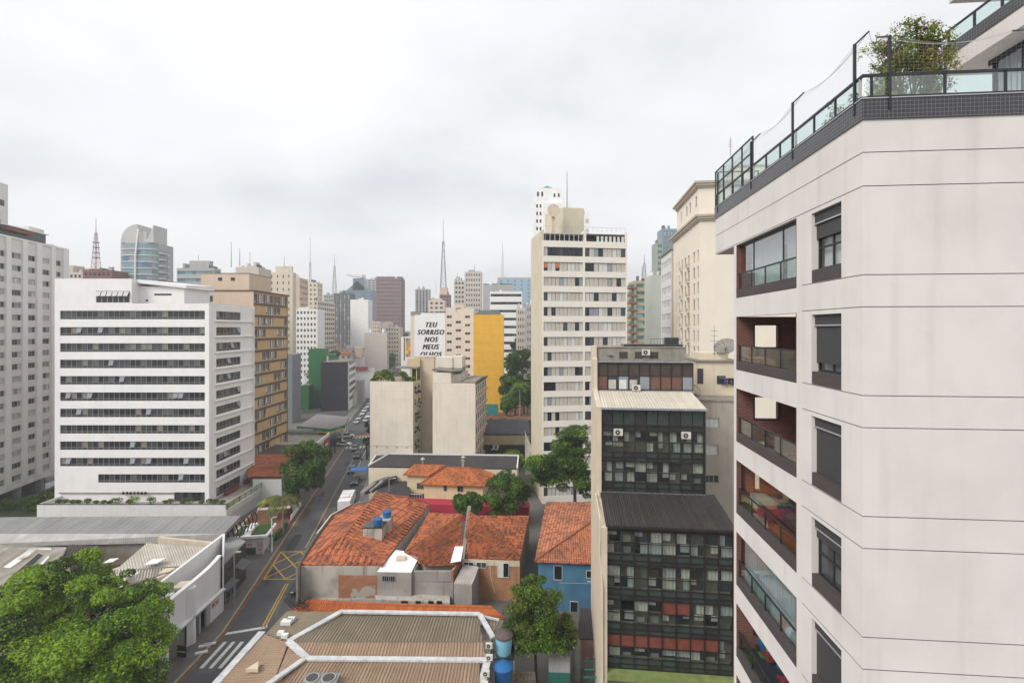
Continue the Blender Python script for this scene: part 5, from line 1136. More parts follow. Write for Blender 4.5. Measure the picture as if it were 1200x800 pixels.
# G: second of the pair
t=empty('house','orange walled house with a mottled tiled roof, right of the pair sharing a white gutter','house',(0,0,0))
g1=G(541,653,5.5); g2=G(609,655.5,5.5); g3_=G(620,604,5.5); g4=G(549,602,6.2); pk=G(557,604,7.4)
roofplanes(t,[[g1,g2,pk,G(550,603,6.7)],[g2,g3_,pk]],TILD,.34,.08,ridges=((g2,pk),))
wallpoly(t,[g1,g2,g3_,g4],0,5.3,ORW); D=g1[1]-.0
m=MB(); m.prism([g1[:2],(g2[0],g2[1]),(g2[0],g2[1]-.06),(g1[0],g1[1]-.06)],4.6,5.35,CREAM); m.build('fascia',t)
for (a_,b_,c_,d_,pl) in ((543,555,658,664,(GD,GM)),(558,570,658,665,(GD,GM)),(583,596.5,659,676,(GD,CW))): winw(t,(g1[0],g1[1]-.06),(g2[0],g2[1]-.06),a_,b_,c_,d_,2,FRW,pl)
m=MB(); m.tube([(wx(574,D),D-.25,4.8),(wx(575,D),D-.25,3.2),(wx(580,D),D-.3,1.0)],.07,CREAM,6); m.build('drain_pipe',t)
m=MB(); m.prism([G(540,655,5.8)[:2],G(544,655,5.8)[:2],G(552,602,5.8)[:2],G(548,602,5.8)[:2]],[5.6,5.6,6.9,6.9],[5.85,5.85,7.15,7.15],PAVL); m.build('gutter',t)
# low lean-tos below / between
t=empty('lean_to','low orange tiled lean-to along the foot of the grimy walls','shed',(0,0,0))
m=MB(); P=[G(362,702,2.2),G(450,706,2.2),G(575,709,2.2),G(590,722,1.6),G(440,719,1.6),G(338,716,1.6)]; xy=[(p[0],p[1]) for p in P]; m.prism(xy,[p[2]-.5 for p in P],[p[2] for p in P],M('roof_orange_fresh',(.5,.13,.03),.85,.3,streak=.3,pat=('tile',.3,.9,(.42,.1,.03),(.12,.05,.03),.4))); 
m.ribs([P[0],P[1],P[4],P[5]],.3,.06,.16,MATS['roof_orange_fresh']); m.build('roof',t)
m=MB(); m.prism(xy,0,1.1,CEM); m.build('wall',t)
m=MB(); r=random.Random(6)
for i in range(60): x,y,z=G(r.uniform(342,362),r.uniform(704,713),2.3); m.tube([(x,y,z-.2),(x+r.uniform(-.8,.8),y+r.uniform(-.4,.4),z+r.uniform(.1,.7))],.03,M('twig_dark',(.04,.03,.025),.95),3)
tag(m.build('brushwood'),'tangle of dark dry twigs lying on the orange lean-to by the street','brushwood')
# H: blue house
t=empty('house','weathered blue house with a salmon tiled roof and white framed windows','house',(0,0,0))
z=6.5; h1=G(626.5,657,z); h2=G(700,660,z); h3=G(694,588,z+1.0); h4=G(640,587.5,z+.9); pk=G(694,611,8.6)
roofplanes(t,[[h1,h2,pk],[h1,pk,h3,h4]],TILS,.3,.06,ridges=((h1,pk),))
w1=V_(h1)+Vector((.5,.6,0)); w2=V_(h2)+Vector((-.1,.55,0)); D=w1.y
wallpoly(t,[w1,w2,h3,V_(h4)+Vector((.4,0,0))],0,z-.1,BLUEW)
for i,(a_,b_,c_,d_) in enumerate(((649,659,662,679),(687,697,668,677),(668,677.5,704,723))): winw(t,w1,w2,a_,b_,c_,d_,1,FRW,(GD,),vi=i)
D=w2.y; m=MB(); m.tube([(wx(688,D),D-.5,4.2),(wx(697,D),D-.5,4.2),(wx(697,D),D-.55,.5)],.1,CREAM,8); m.tube([(wx(655,D),D-.4,4.0),(wx(700,D),D-.4,3.9)],.04,FRA,5); m.build('drain_pipe',t)
m=MB(); P=[G(676,748,3.2),G(702,748,3.2),G(702,712,4.0),G(680,712,4.0)]; m.prism([(p[0],p[1]) for p in P],[3.1,3.1,3.9,3.9],[3.2,3.2,4,4],SLATE); m.prism([(P[0][0],P[0][1]+.1),(P[1][0],P[1][1]+.1),(P[2][0],P[2][1]),(P[3][0],P[3][1])],0,3.08,PINK); 
m.build('outhouse',t)
# sheds and utility boxes at the bottom
SHD=M('utility_green',(.02,.13,.1),.6,.2); POL=M('polycarbonate',(.33,.34,.36),.4,.15,pat=('corr',.12,.5,(.28,.29,.31)))
t=empty('garden_shed','green shed with a greyish polycarbonate roof below the leafy tree','shed',(0,0,0)); P=[G(643,786,3.0),G(668,787,3.0),G(668,768,3.4),G(643,767,3.4)]
m=MB(); m.prism([(p[0],p[1]) for p in P],0,[2.9,2.9,3.3,3.3],SHD); m.build('wall',t); m=MB(); m.prism([(p[0]*1.0,p[1]) for p in P],[2.9,2.9,3.3,3.3],[3.0,3.0,3.4,3.4],POL); m.build('roof',t)
m=MB(); x,y,_=G(676,760,3); m.lathe(0,0,[(.45,0),(.45,3.6),(.35,3.9)],M('tank_concrete',(.3,.33,.31),.9,.3,streak=.5),14); tag(m.build('cistern',loc=(x,y,0)),'tall round greenish concrete cistern beside the green shed','cistern')
m=MB()
for q in range(3): m.tube([G(684,775+q*9,2.2),G(705,775+q*9,2.2)],.09,SHD,6)
for q in range(2): m.tube([G(688+q*8,770,3.4),G(688+q*8,800,.5)],.09,SHD,6)
tag(m.build('pipe_rack'),'dark green pipes beside the cream party wall at the bottom of the view','pipes')
t=empty('tank_stand','dark steel stand carrying the pale blue water tank','stand',(0,0,0)); D_=47; m=MB(); zt2=zc(764,D_)
x0,x1=wx(578,D_),wx(603,D_); m.box(x0,x1,D_-.9,D_+1.2,zt2-.15,zt2,SPD)
for xx in (x0,x1-.12):
    for yy in (D_-.9,D_+1.1): m.box(xx,xx+.12,yy,yy+.12,0,zt2-.15,FRA)
m.build('frame',t)
watertank((wx(590.5,D_),D_,zt2+.002),.86,2.0,'pale blue water tank with a rusty lid on a steel stand',M('tank_pale_blue',(.22,.5,.66),.6,.15,streak=.2),'water tanks behind the brown roofs',M('lid_rusty',(.12,.09,.08),.8,.5,scale=3))
D_=44.5; watertank((wx(589.5,D_),D_,zc(800,D_)-.1),.86,1.9,'bright blue ribbed water tank at the bottom edge of the view',TK,'water tanks behind the brown roofs')
t=empty('plank_fence','low rough wooden plank fence under the tree beside the blue tank','fence',(0,0,0)); m=MB(); r=random.Random(4)
D_=45.5
for q in range(16): x=wx(602,D_)+q*.13; m.box(x,x+.09,D_-r.uniform(0,.3),D_+.9,zc(798,D_)-.1,zc(795,D_)+r.uniform(0,.1),M('wood_weathered',(.2,.16,.12),.9,.4,scale=3))
m.box(wx(602,D_),wx(602,D_)+2,D_+.9,D_+1,0,zc(796,D_),CEM); m.build('plank',t)
# I: big brown corrugated roof with white gutters
BRN=M('roof_brown_ribbed',(.36,.25,.17),.8,.25,scale=.35,streak=.15,pat=('corr',.36,.9,(.27,.19,.13))); BRN2=M('roof_brown_mossy',(.255,.21,.15),.85,.3,scale=.3,pat=('corr',.36,.9,(.2,.165,.12))); WG=M('gutter_white',(.60,.61,.62),.6,.35,scale=1.6)
t=empty('roofed_market','wide low building with brown ribbed roofs and white gutters in the foreground','building',(0,0,0))
z=5.6; 
K=lambda px,py,zz=z: G(px,py,zz)
def rp(name,P,mt,par): 
    m=MB(); m.prism([(p[0],p[1]) for p in P],[p[2]-.1 for p in P],[p[2] for p in P],mt); m.ribs(P,.3,.07,.16,mt); return m.build(name,par)
def KP(px,py,z0,sx,sy,Xr,Yr):
    kx,ky=(px-CX)/F,(py-HY)/F; Y=(H-z0+sx*Xr+sy*Yr)/(ky+sx*kx+sy); return (kx*Y,Y,H-ky*Y)
Yb=K(400,719,5.5)[1]; Yr_=K(400,751.5,6.0)[1]; Yg=K(400,772,5.5)[1]
s1b=(5.5-6.0)/(Yb-Yr_); s2b=(6.0-5.5)/(Yr_-Yg)
P1=lambda px,py:KP(px,py,6.0,0,s1b,0,Yr_); P2_=lambda px,py:KP(px,py,5.5,0,s2b,0,Yg); P3=lambda px,py:KP(px,py,5.5,0,-.06,0,Yg)
PL=lambda px,py:KP(px,py,5.3,.06,0,-26.5,0)
rp('roof',[P1(342,752),P1(566,752),P1(560,721),P1(402,719)],BRN2,t)
rp('roof',[P2_(358,771),P2_(569,772),P2_(566,752.6),P2_(343,752.6)],BRN,t)
rp('roof',[P3(302,806),P3(200,930),P3(556,930),P3(562,776),P3(358,774)],BRN,t)
rp('roof',[PL(311,743),PL(338,752.5),PL(318,806),PL(270,930),PL(130,930),PL(252,806)],BRN,t)
rp('roof',[PL(336,716),PL(398,717),PL(339,751),PL(312,742)],BRN2,t)
rp('roof',[PL(340,753.5),PL(358,771),PL(302,806),PL(270,930),PL(271,930),PL(319,806)],BRN,t)
rp('roof',[K(562,722,5.3),K(585,727,5.3),K(578,744,5.3),K(570,742,5.3)],BRN2,t)
m=MB()
def gut(p,q,w_=.7,hh=.22):
    w_*=.72; hh*=.8
    a=V_(p); b=V_(q); d_=(b-a); n_=Vector((-d_.y,d_.x,0)).normalized()*w_/2; m.prism([(a.x-n_.x,a.y-n_.y),(b.x-n_.x,b.y-n_.y),(b.x+n_.x,b.y+n_.y),(a.x+n_.x,a.y+n_.y)],[a.z,b.z,b.z,a.z],[a.z+hh,b.z+hh,b.z+hh,a.z+hh],WG)
gut(K(398,717,5.72),K(562,720,5.7)); gut(K(338,752,5.95),K(400,717,5.73),.8); gut(K(338,752,5.951),K(360,772,5.6),.85); gut(K(358,772,5.601),K(570,774,5.58),.75); gut(K(306,808,6.3),K(359,771,5.6),.7); gut(K(307,742,5.3),K(250,806,5.2),.95,.3); gut(K(250,806,5.201),K(130,930,5.1),.95,.3); gut(K(562,720,5.7),K(578,748,5.4),.7); gut(K(572,772,5.5),K(562,812,5.3),.9); gut(K(563,722,5.55),K(585,727,5.4),.3)
m.build('gutter',t)
m=MB(); m.prism([K(311,745,0)[:2] and (K(311,743)[0]-.1,K(311,743)[1]),(K(398,717)[0],K(398,717)[1]-.1),(K(578,724)[0],K(578,724)[1]-.1),(K(570,800)[0],K(570,800)[1]),(K(560,1000)[0],K(560,1000)[1]),(K(100,1000)[0],K(100,1000)[1])],0,4.9,GRIM); m.build('wall',t)
m=MB()
for (px,py,s) in ((336,728,.5),(341,725,.35),(329,741,.3),(334,744,.3)): x,y,_=K(px,py,5.8); m.box(x-s,x+s,y-s*.7,y+s*.7,5.6,5.95,PW)
m.build('skylight',t); m=MB(); x,y,_=K(298,780,5.9); m.prism([(x-.5,y-.5),(x+.6,y-.5),(x+.1,y+.5)],5.7,6.0,CREAM); m.build('roof_patch',t)
x,y,_=K(374,800,5.9); m=MB(); m.box(x-1.3,x+1.6,y-.5,y+.7,5.5,6.3,PAVL); 
for q in (-.6,.8): m.lathe(x+q,y,[(.6,6.3),(.6,6.4)],FRA,16); m.lathe(x+q,y,[(.5,6.4),(.5,6.42)],SPD,16)
t2=m.build('condenser'); tag(t2,'wide twin fan condenser on the brown roof at the bottom edge','air conditioner')
for i,(px,py) in enumerate(((569,760),(569,774),(565,793),(563,806))):
    x,y,_=K(px,py,5.7); ac_=ac((x,y,5.75),R(-6),'outdoor air conditioner on the right edge of the brown roof, %s from the back'%('first','second','third','fourth')[i],'air conditioners on the right edge of the brown roof'); ac_.scale=(.75,.75,.75)
# ------------------------------------------------------------ cream blank walled blocks by the avenue
BLK=M('wall_blank_cream',(.76,.69,.59),.9,.10,streak=.28,scale=.3,streakcol=(.40,.35,.3),pat=('course',.6,.05,.12)); BLK2=M('wall_core_tan',(.60,.50,.38),.9,.1,streak=.15,scale=.4); TRO=M('trim_salmon',(.5,.3,.19),.85,.2)
def blankblock(label,xl,xr,D,th,pyt,sidepx,wm=BLK,len_=None,name='building_block'):
    B=Bd(name,label,'building',xl,D,th,xr=xr); sd=len_ or B.depth(sidepx); zt=B.z(pyt); return B,sd,zt
B,sd,zt=blankblock('cream apartment block with a blank end wall and plants on its roof, at the avenue','433.5','0',113,5,447,493) if False else (None,0,0)
B=Bd('apartment_block','cream apartment block with a blank wall and a planted roof beside the avenue','building',433.5,113,5,xr=484); C1=B; e=B.e; W=B.W; sd=6.6; zt=B.z(447)
m=MB(); ph=3.15; rows=[(zt-1.0-ph*j-1.5,zt-1.0-ph*j) for j in range(7)]
wallholes(m,'R',W,0,sd,0,zt,[(1.4,2.4,a,b) for a,b in rows]+[(4.4,5.4,a,b) for a,b in rows],BLK2,.2); m.face([(0,0,0),(W,0,0),(W,0,zt),(0,0,zt)],BLK); m.face([(0,0,0),(0,16,0),(0,16,zt),(0,0,zt)],BLK); m.face([(0,0,zt-.4),(W,0,zt-.4),(W,16,zt-.4),(0,16,zt-.4)],GREYW); m.box(0,W,.001,.3,zt-.4,zt+.1,BLK2); m.box(0,W,-.06,0,zc(521.5,113)-.1,zc(521.5,113),BLK2)
for q in range(4): x=W*(.16+.23*q); m.box(x,x+.12,-.06,0,zc(524.5,113),zc(522,113),SPD)
m.build('wall',e)
for a,b in rows:
    for y in (1.4,4.4): inst('window',winmesh(1.0,1.5,2,FRM,(GD,GM),vi=int(a)%3),e,(W-.15,y,a),R(90))
for j,(a,b) in enumerate(rows[:6]):
    mm=MB(); r=random.Random(j)
    for q in range(14): y=r.uniform(.8,4.8); z=a+r.uniform(-1.0,1.0); s=r.uniform(.2,.5); mm.box(W+.05,W+.05+s,y,y+s,z,z+s*.8,r.choice([SPD,FRA,M('plants_balcony',(.05,.07,.03),.9,.4)]))
    mm.build('balcony_clutter',e)
m=MB(); zz=zt+.1; x0=B.xat(468,5); x1=B.xat(489,5); zs=B.z(431.5,0,5); m.box(x0-.8,x1,4.5,9,zs,zs+.35,PAVL); 
for x in (x0,x0+2.6,x1-.3): m.box(x,x+.2,5,5.2,zt-.4,zs,M('post_ochre',(.55,.47,.2),.8))
m.box(x0+2.8,x1-.1,6,8.5,zt-.4,zs,GM); m.build('pergola',e)
m=MB(); m.box(B.xat(477,7),B.xat(492,7),7,11,zs+.35,B.z(420,0,7),M('wall_ochre',(.55,.43,.27),.88,.1)); m.build('roof_room',e)
B=Bd('apartment_block','cream apartment block with salmon trimmed side windows and a tank room on top','building',507,113,5,xr=557); C2=B; e=B.e; W=B.W; sd=B.depth(570); zt=B.z(448.5)
m=MB(); nr=7; rows=[(zt-.9-3.2*j-1.9,zt-.9-3.2*j) for j in range(nr)]; cc=cols_(.6,sd-.3,6,.62)
wallholes(m,'R',W,0,sd,0,zt,[(a,b,c,d) for a,b in cc for c,d in rows],BLK,.25); m.face([(0,0,0),(W,0,0),(W,0,zt),(0,0,zt)],BLK); m.face([(0,0,0),(0,sd,0),(0,sd,zt),(0,0,zt)],BLK); m.face([(0,0,zt-.1),(W,0,zt-.1),(W,sd,zt-.1),(0,sd,zt-.1)],GREYW); m.face([(0,sd,0),(W,sd,0),(W,sd,zt),(0,sd,zt)],BLK2); m.build('wall',e)
for i,(a,b) in enumerate(cc):
    for j,(c,d) in enumerate(rows): inst('window',winmesh(b-a,d-c,2,FRM,(GD,GM,CU,BR),vi=(i+j)%4),e,(W-.15,a,c),R(90))
m=MB()
for c,d in rows: m.box(W+.003,W+.35,.2,sd,c-.5,c-.2,TRO)
m.box(W+.003,W+.3,0,sd+.2,zt-.35,zt+.1,SPD); m.build('trim',e)
m=MB(); a=B.xat(541,5); zk=B.z(434,0,5); m.box(.01,a-1.6,.3,14,zt-.1,zk,BLK); m.prism([(a-1.6,2),(a,3.5),(a,14),(a-1.6,14)],zt-.1,zk-.6,BLK); m.prism([(-.2,.1),(a-1.5,.1),(a+.4,3.3),(a+.4,14),(-.2,14)],[zk+.5,zk-.0,zk-.1,zk+.6,zk+.6],[zk+.7,zk+.2,zk+.1,zk+.8,zk+.8],SPD); m.box(W*.7,W,1,14,zt-.1,zt+.4,GREYW); m.build('tank_room',e)
B=Bd('stair_tower','taller tan stair tower joining the two cream blocks','building',485.5,120,5,xr=541); e=B.e; W=B.W; zt=B.z(418.5)
m=MB(); m.box(0,W*.42,0,5,0,zt,BLK2); m.box(W*.42+.002,W*.8,.3,5,0,zt-.0,BLK); m.box(W*.8+.002,W,.6,5,0,zt+.3,BLK); m.box(-.15,W*.42,-.1,5,zt,zt+.25,BLK2); m.build('wall',e)
for j in range(8): m=MB(); m.box(-.02,.0,1,2,zt-5-3.1*j,zt-4-3.1*j,GM); m.build('window',e)
# ------------------------------------------------------------ mural building and yellow building
MUR=M('mural_white',(.82,.82,.83),.7,.03); INK=M('letters_black',(.02,.02,.022),.8,0); CRP=M('render_cream_pink',(.72,.62,.52),.88,.08,streak=.08); YEL2=M('wall_yellow',(.80,.45,.045),.8,.12,streak=.12,scale=.5,pat=('course',3.1,.015,.4))
B=Bd('apartment_tower','cream apartment tower whose white end wall carries big black slanted words','building',481,180,0,xr=555); e=B.e; W=B.W; zt=B.z(357); z2=B.z(368)
xm=B.xat(524); xw0=B.xat(486)
rows=[(B.z(368.5+9.75*j+4.3),B.z(368.5+9.75*j+1.2)) for j in range(9)]; r2=[(c-3.1*.5-.4,d-3.1*.5-.4) for c,d in rows]
m=MB(); cs=[(B.xat(523.6),B.xat(529.5)),(B.xat(545),B.xat(551))]; c2=[(B.xat(534),B.xat(540.3))]
hs=[(a,b,c,d) for a,b in cs for c,d in rows]; wallholes(m,'F',W,xm-.6,B.xat(531.5),0,zt-1,[h for h in hs if h[0]<B.xat(531)],CRP,.3); wallholes(m,'F',W,B.xat(531.5),B.xat(543),0,zt,[(a,b,c,d) for a,b in c2 for c,d in r2]+[(c2[0][0],c2[0][1],B.z(366),B.z(360.5))],CRP,.3); wallholes(m,'F',W,B.xat(543),W,0,zt-1.3,[h for h in hs if h[0]>B.xat(543)],CRP,.3)
m.box(0,xm-.6,.1,12,0,z2-.6,CRP); m.box(xm-.6,W,.31,14,0,zt-1.4,CRP); m.box(B.xat(531.5),B.xat(543),.31,10,zt-1.5,zt,CRP); m.box(W+.001,W+.8,.6,12,0,zt-4,CRP); m.build('wall',e)
for i,h in enumerate(hs+[(a,b,c,d) for a,b in c2 for c,d in r2]): inst('window',winmesh(h[1]-h[0],h[3]-h[2],2,FRA,(GD,GM,CB,GD),vi=i%4,ft=.1),e,(h[0],.2,h[2]))
m=MB(); m.box(xw0,xm-.62,-.12,.09,0,B.z(369),MUR); m.box(B.xat(493),xm-.62,-.12,.09,B.z(369)+.003,B.z(366.6),MUR)
mu=m.build('mural_wall',e); m=MB(); cxm=B.xat(505.5)
for s,py,sx in (('TEU',383.2,504.6),('SORRISO',391.9,504.5),('NOS',400.4,504.8),('MEUS',409,504.3),('OLHOS',417.9,504.4)):
    for q,ox in enumerate((-.13,0,.13)): m.text(s,2.65,INK,Matrix.Translation((B.xat(sx)+ox,-.14-.03*q,B.z(py)))@Matrix.Rotation(R(90),4,'X')@Matrix.Diagonal((.80,1,1,1)),shear=.3,extrude=.01,space=1.2)
m.build('lettering',mu)
m=MB(); m.prism([(B.xat(492),0),(B.xat(522),0),(B.xat(522),9),(B.xat(492),9)],z2+.2,[z2+.4,z2+1.0,z2+1.4,z2+.6],M('roof_brown_dull',(.16,.11,.09),.9,.3)); m.box(0,B.xat(498),.3,10,z2-.6,z2+1.0,GREYW); m.build('roof',e)
B=Bd('apartment_tower','bright yellow blank walled tower beside the mural tower','building',555,168,0,xr=590); e=B.e; W=B.W; zt=B.z(368.5); m=MB(); m.box(0,W,0,.4,0,zt,YEL2); m.box(-.3,W-.02,.401,13,0,zt,CRP); m.build('wall',e)
m=MB(); m.prism([(.6,.5),(W-.8,.5),(W-2,9),(1.5,9)],zt,[zt+.2,zt+.2,zt+1.8,zt+1.8],M('roof_green_grey',(.09,.11,.1),.85,.3)); m.build('roof',e)
for j in range(9): m=MB(); m.box(-.6,-.31,1,3,zt-2.5-3.1*j,zt-1.2-3.1*j,PW); m.build('balcony',e)
# teal yard wall, earth bank, dark and beige walls
t=empty('yard_wall','dark corrugated wall above a beige wall, below the red earth bank','wall',(0,0,0))
D=126; m=MB(); x0,x1=wx(566,D),wx(621,D); m.prism([(x0,D),(x1,D),(x1,D+9),(x0,D+9)],zc(510,D),[zc(508,D)]*2+[zc(491,D+9)]*2,M('sheet_black_worn',(.06,.06,.068),.8,.3,streak=.5,streakcol=(.2,.2,.21))); m.build('sheet_roof',t); m=MB(); m.box(x0,x1,D+.05,D+.4,zc(521,D),zc(510,D),M('wall_sand',(.47,.38,.24),.9,.2,streak=.35)); m.box(x0,x1,D+.2,D+9,0,zc(521.2,D),SPD); m.build('wall',t)
m=MB(); [m.text('33',1.9,PW,Matrix.Translation((wx(579,D)+.1*q,D+.16-.03*q,zc(527,D)))@Matrix.Rotation(R(90),4,'X'),shear=.3,extrude=.01) for q in range(3)]; m.build('lettering',t)
m=MB(); m.prism([(wx(615,D),D-6),(wx(622,D),D-6),(wx(622,D),D-5),(wx(615,D),D+1)],0,[zc(536,D),zc(520,D),zc(518,D),zc(505,D)],M('wall_moss',(.5,.48,.4),.9,.2,streak=.4)); m.build('ramp_wall',t)
EARTH=M('earth_red',(.24,.09,.045),.95,.5,scale=.4,bump=1,bscale=2,patch=((.05,.07,.025),.25,.56))
m=MB(); D=135.5; n=14
for i in range(n):
    a,b=wx(566,D)+i*1.0,wx(566,D)+(i+1)*1.0; r=random.Random(i); r1=random.Random(i+1)
    h=lambda q:zc(482,D+6)+(i%3)*.2
    m.prism([(a,D),(b,D),(b,D+70),(a,D+70)],0,[zc(491,D)+r.uniform(-.3,.3),zc(491,D)+r1.uniform(-.3,.3),zc(476,D+70),zc(476,D+70)],EARTH)
m.build('hill',kind='structure')
m=MB(); D=150; m.box(wx(570,D),wx(584,D),D,D+.3,8,zc(473.5,D),M('hoarding_teal',(.04,.22,.22),.7,.2)); tag(m.build('hoarding'),'teal site hoarding at the foot of the yellow tower','hoarding')
# ------------------------------------------------------------ cream tower with cornices, right
CR3=M('render_ivory',(.77,.70,.59),.88,.05,streak=.09,scale=.35,streakcol=(.5,.42,.33)); COR=M('cornice_stone',(.46,.39,.30),.85,.15)
B=Bd('apartment_tower','big ivory apartment tower with stone cornices behind the near building','building',820,93,7,W=24); e=B.e; W=B.W; sd=B.depth(789.2,0); zt=B.z(253,0,0)
rows=[(B.z(291.5)-3.12*j-2.2,B.z(291.5)-3.12*j) for j in range(15)]; rows=[r_ for r_ in rows if r_[0]>1]
cc=[(B.depth(p,0),B.depth(q,0)) for p,q in ((819-.4,817.0),(814.2,812.2),(808,806),(804,802.2),(800,798.6),(796.3,795.1),(793,792.2))]
m=MB(); hs=[(a,b,c,d) for a,b in cc for c,d in rows]; wallholes(m,'L',W,0,sd,0,zt-.6,hs,CR3,.3); m.face([(0,0,0),(W,0,0),(W,0,zt-.6),(0,0,zt-.6)],CR3); m.face([(0,sd,0),(W,sd,0),(W,sd,zt),(0,sd,zt)],CR3); m.face([(0,0,zt-.5),(W,0,zt-.5),(W,sd,zt-.5),(0,sd,zt-.5)],GREYW)
xs_=B.xat(828,2); zt2=B.z(217,0,2); sd2=sd-4
rows2=[(B.z(240,0,2)-.0,B.z(231,0,2))]; m2c=[(2.2,3.4),(7,8.2),(10,11.2),(15.5,16.5)]
wallholes(m,'L',W,.8,sd2,zt-.5,zt2-.5,[(a,b,zt2-4.2,zt2-2.0) for a,b in m2c],CR3,.3); m.face([(0,.8,zt-.5),(W,.8,zt-.5),(W,.8,zt2-.5),(0,.8,zt2-.5)],CR3); m.face([(0,sd2,zt-.5),(W,sd2,zt-.5),(W,sd2,zt2),(0,sd2,zt2)],CR3); m.face([(0,.8,zt2-.5),(W,.8,zt2-.5),(W,sd2,zt2-.5),(0,sd2,zt2-.5)],GREYW); m.build('wall',e)
for i,h in enumerate(hs[:100]): inst('window',winmesh(h[1]-h[0],h[3]-h[2],2,FRM,(CB,GD,GM,M('shutter_tan',(.42,.32,.22),.7,.1)),vi=i%5),e,(.2,h[1],h[2]),R(-90))
for a,b in m2c: inst('window',winmesh(b-a,2.2,2,FRM,(CB,GM)),e,(.2,b,zt2-4.2),R(-90))
m=MB()
for (y0,y1,z,x) in ((-.9,sd+.6,zt-.6,-.9),(-.1,sd2+.6,zt2-.5,-.9)):
    m.box(x,W,y0,y1,z+.35,z+.75,COR); m.box(x+.35,W,y0+.35,y1-.3,z,z+.35,CR3); m.box(x+.6,W,y0+.6,y1-.5,z-.35,z,COR)
m.build('cornice',e)
for (a,b) in cc[2:6:2]:
    for c,d in rows: m=MB(); m.box(-.5,-.003,a-.2,b+.2,c-.35,c-.2,CR3); m.box(-.5,-.45,a-.2,b+.2,c-.2,c+.5,COR); m.build('balcony',e)
m=MB(); m.box(W*.35,W*.6,6,12,zt2-.4,zt2+4.5,CR3); m.box(W*.33,W*.62,5.8,12.2,zt2+4.5,zt2+4.8,COR); m.build('tank_room',e)
antenna('antenna',856,100,160,182,'bare aerial on the roof of the ivory tower'); 
# shorter tan tower beyond
TAN=M('render_tan',(.52,.43,.32),.9,.1,streak=.15)
B=Bd('apartment_tower','tan apartment tower with grey windowed long side behind the ivory tower','building',787,125,7,xr=797); e=B.e; W=B.W+6; sd=B.depth(774.8,0); zt=B.z(292.5)
m=MB(); rows=[(B.z(301)-3.6*j-1.8,B.z(301)-3.6*j) for j in range(13)]; cc=cols_(1,sd-1,6,.72); wallholes(m,'L',W,0,sd,0,zt,[(a,b,c,d) for a,b in cc for c,d in rows if c>1],LW,.3); m.face([(0,0,0),(W,0,0),(W,0,zt),(0,0,zt)],TAN); m.box(-.4,W,-.3,sd,zt,zt+.5,GREYW); m.build('wall',e)
for i,(a,b) in enumerate(cc):
    for j,(c,d) in enumerate(rows):
        if c>1: inst('window',winmesh(b-a,d-c,3,FRA,(GD,GM,GL,CW),vi=(i*3+j)%5),e,(.2,b,c),R(-90))
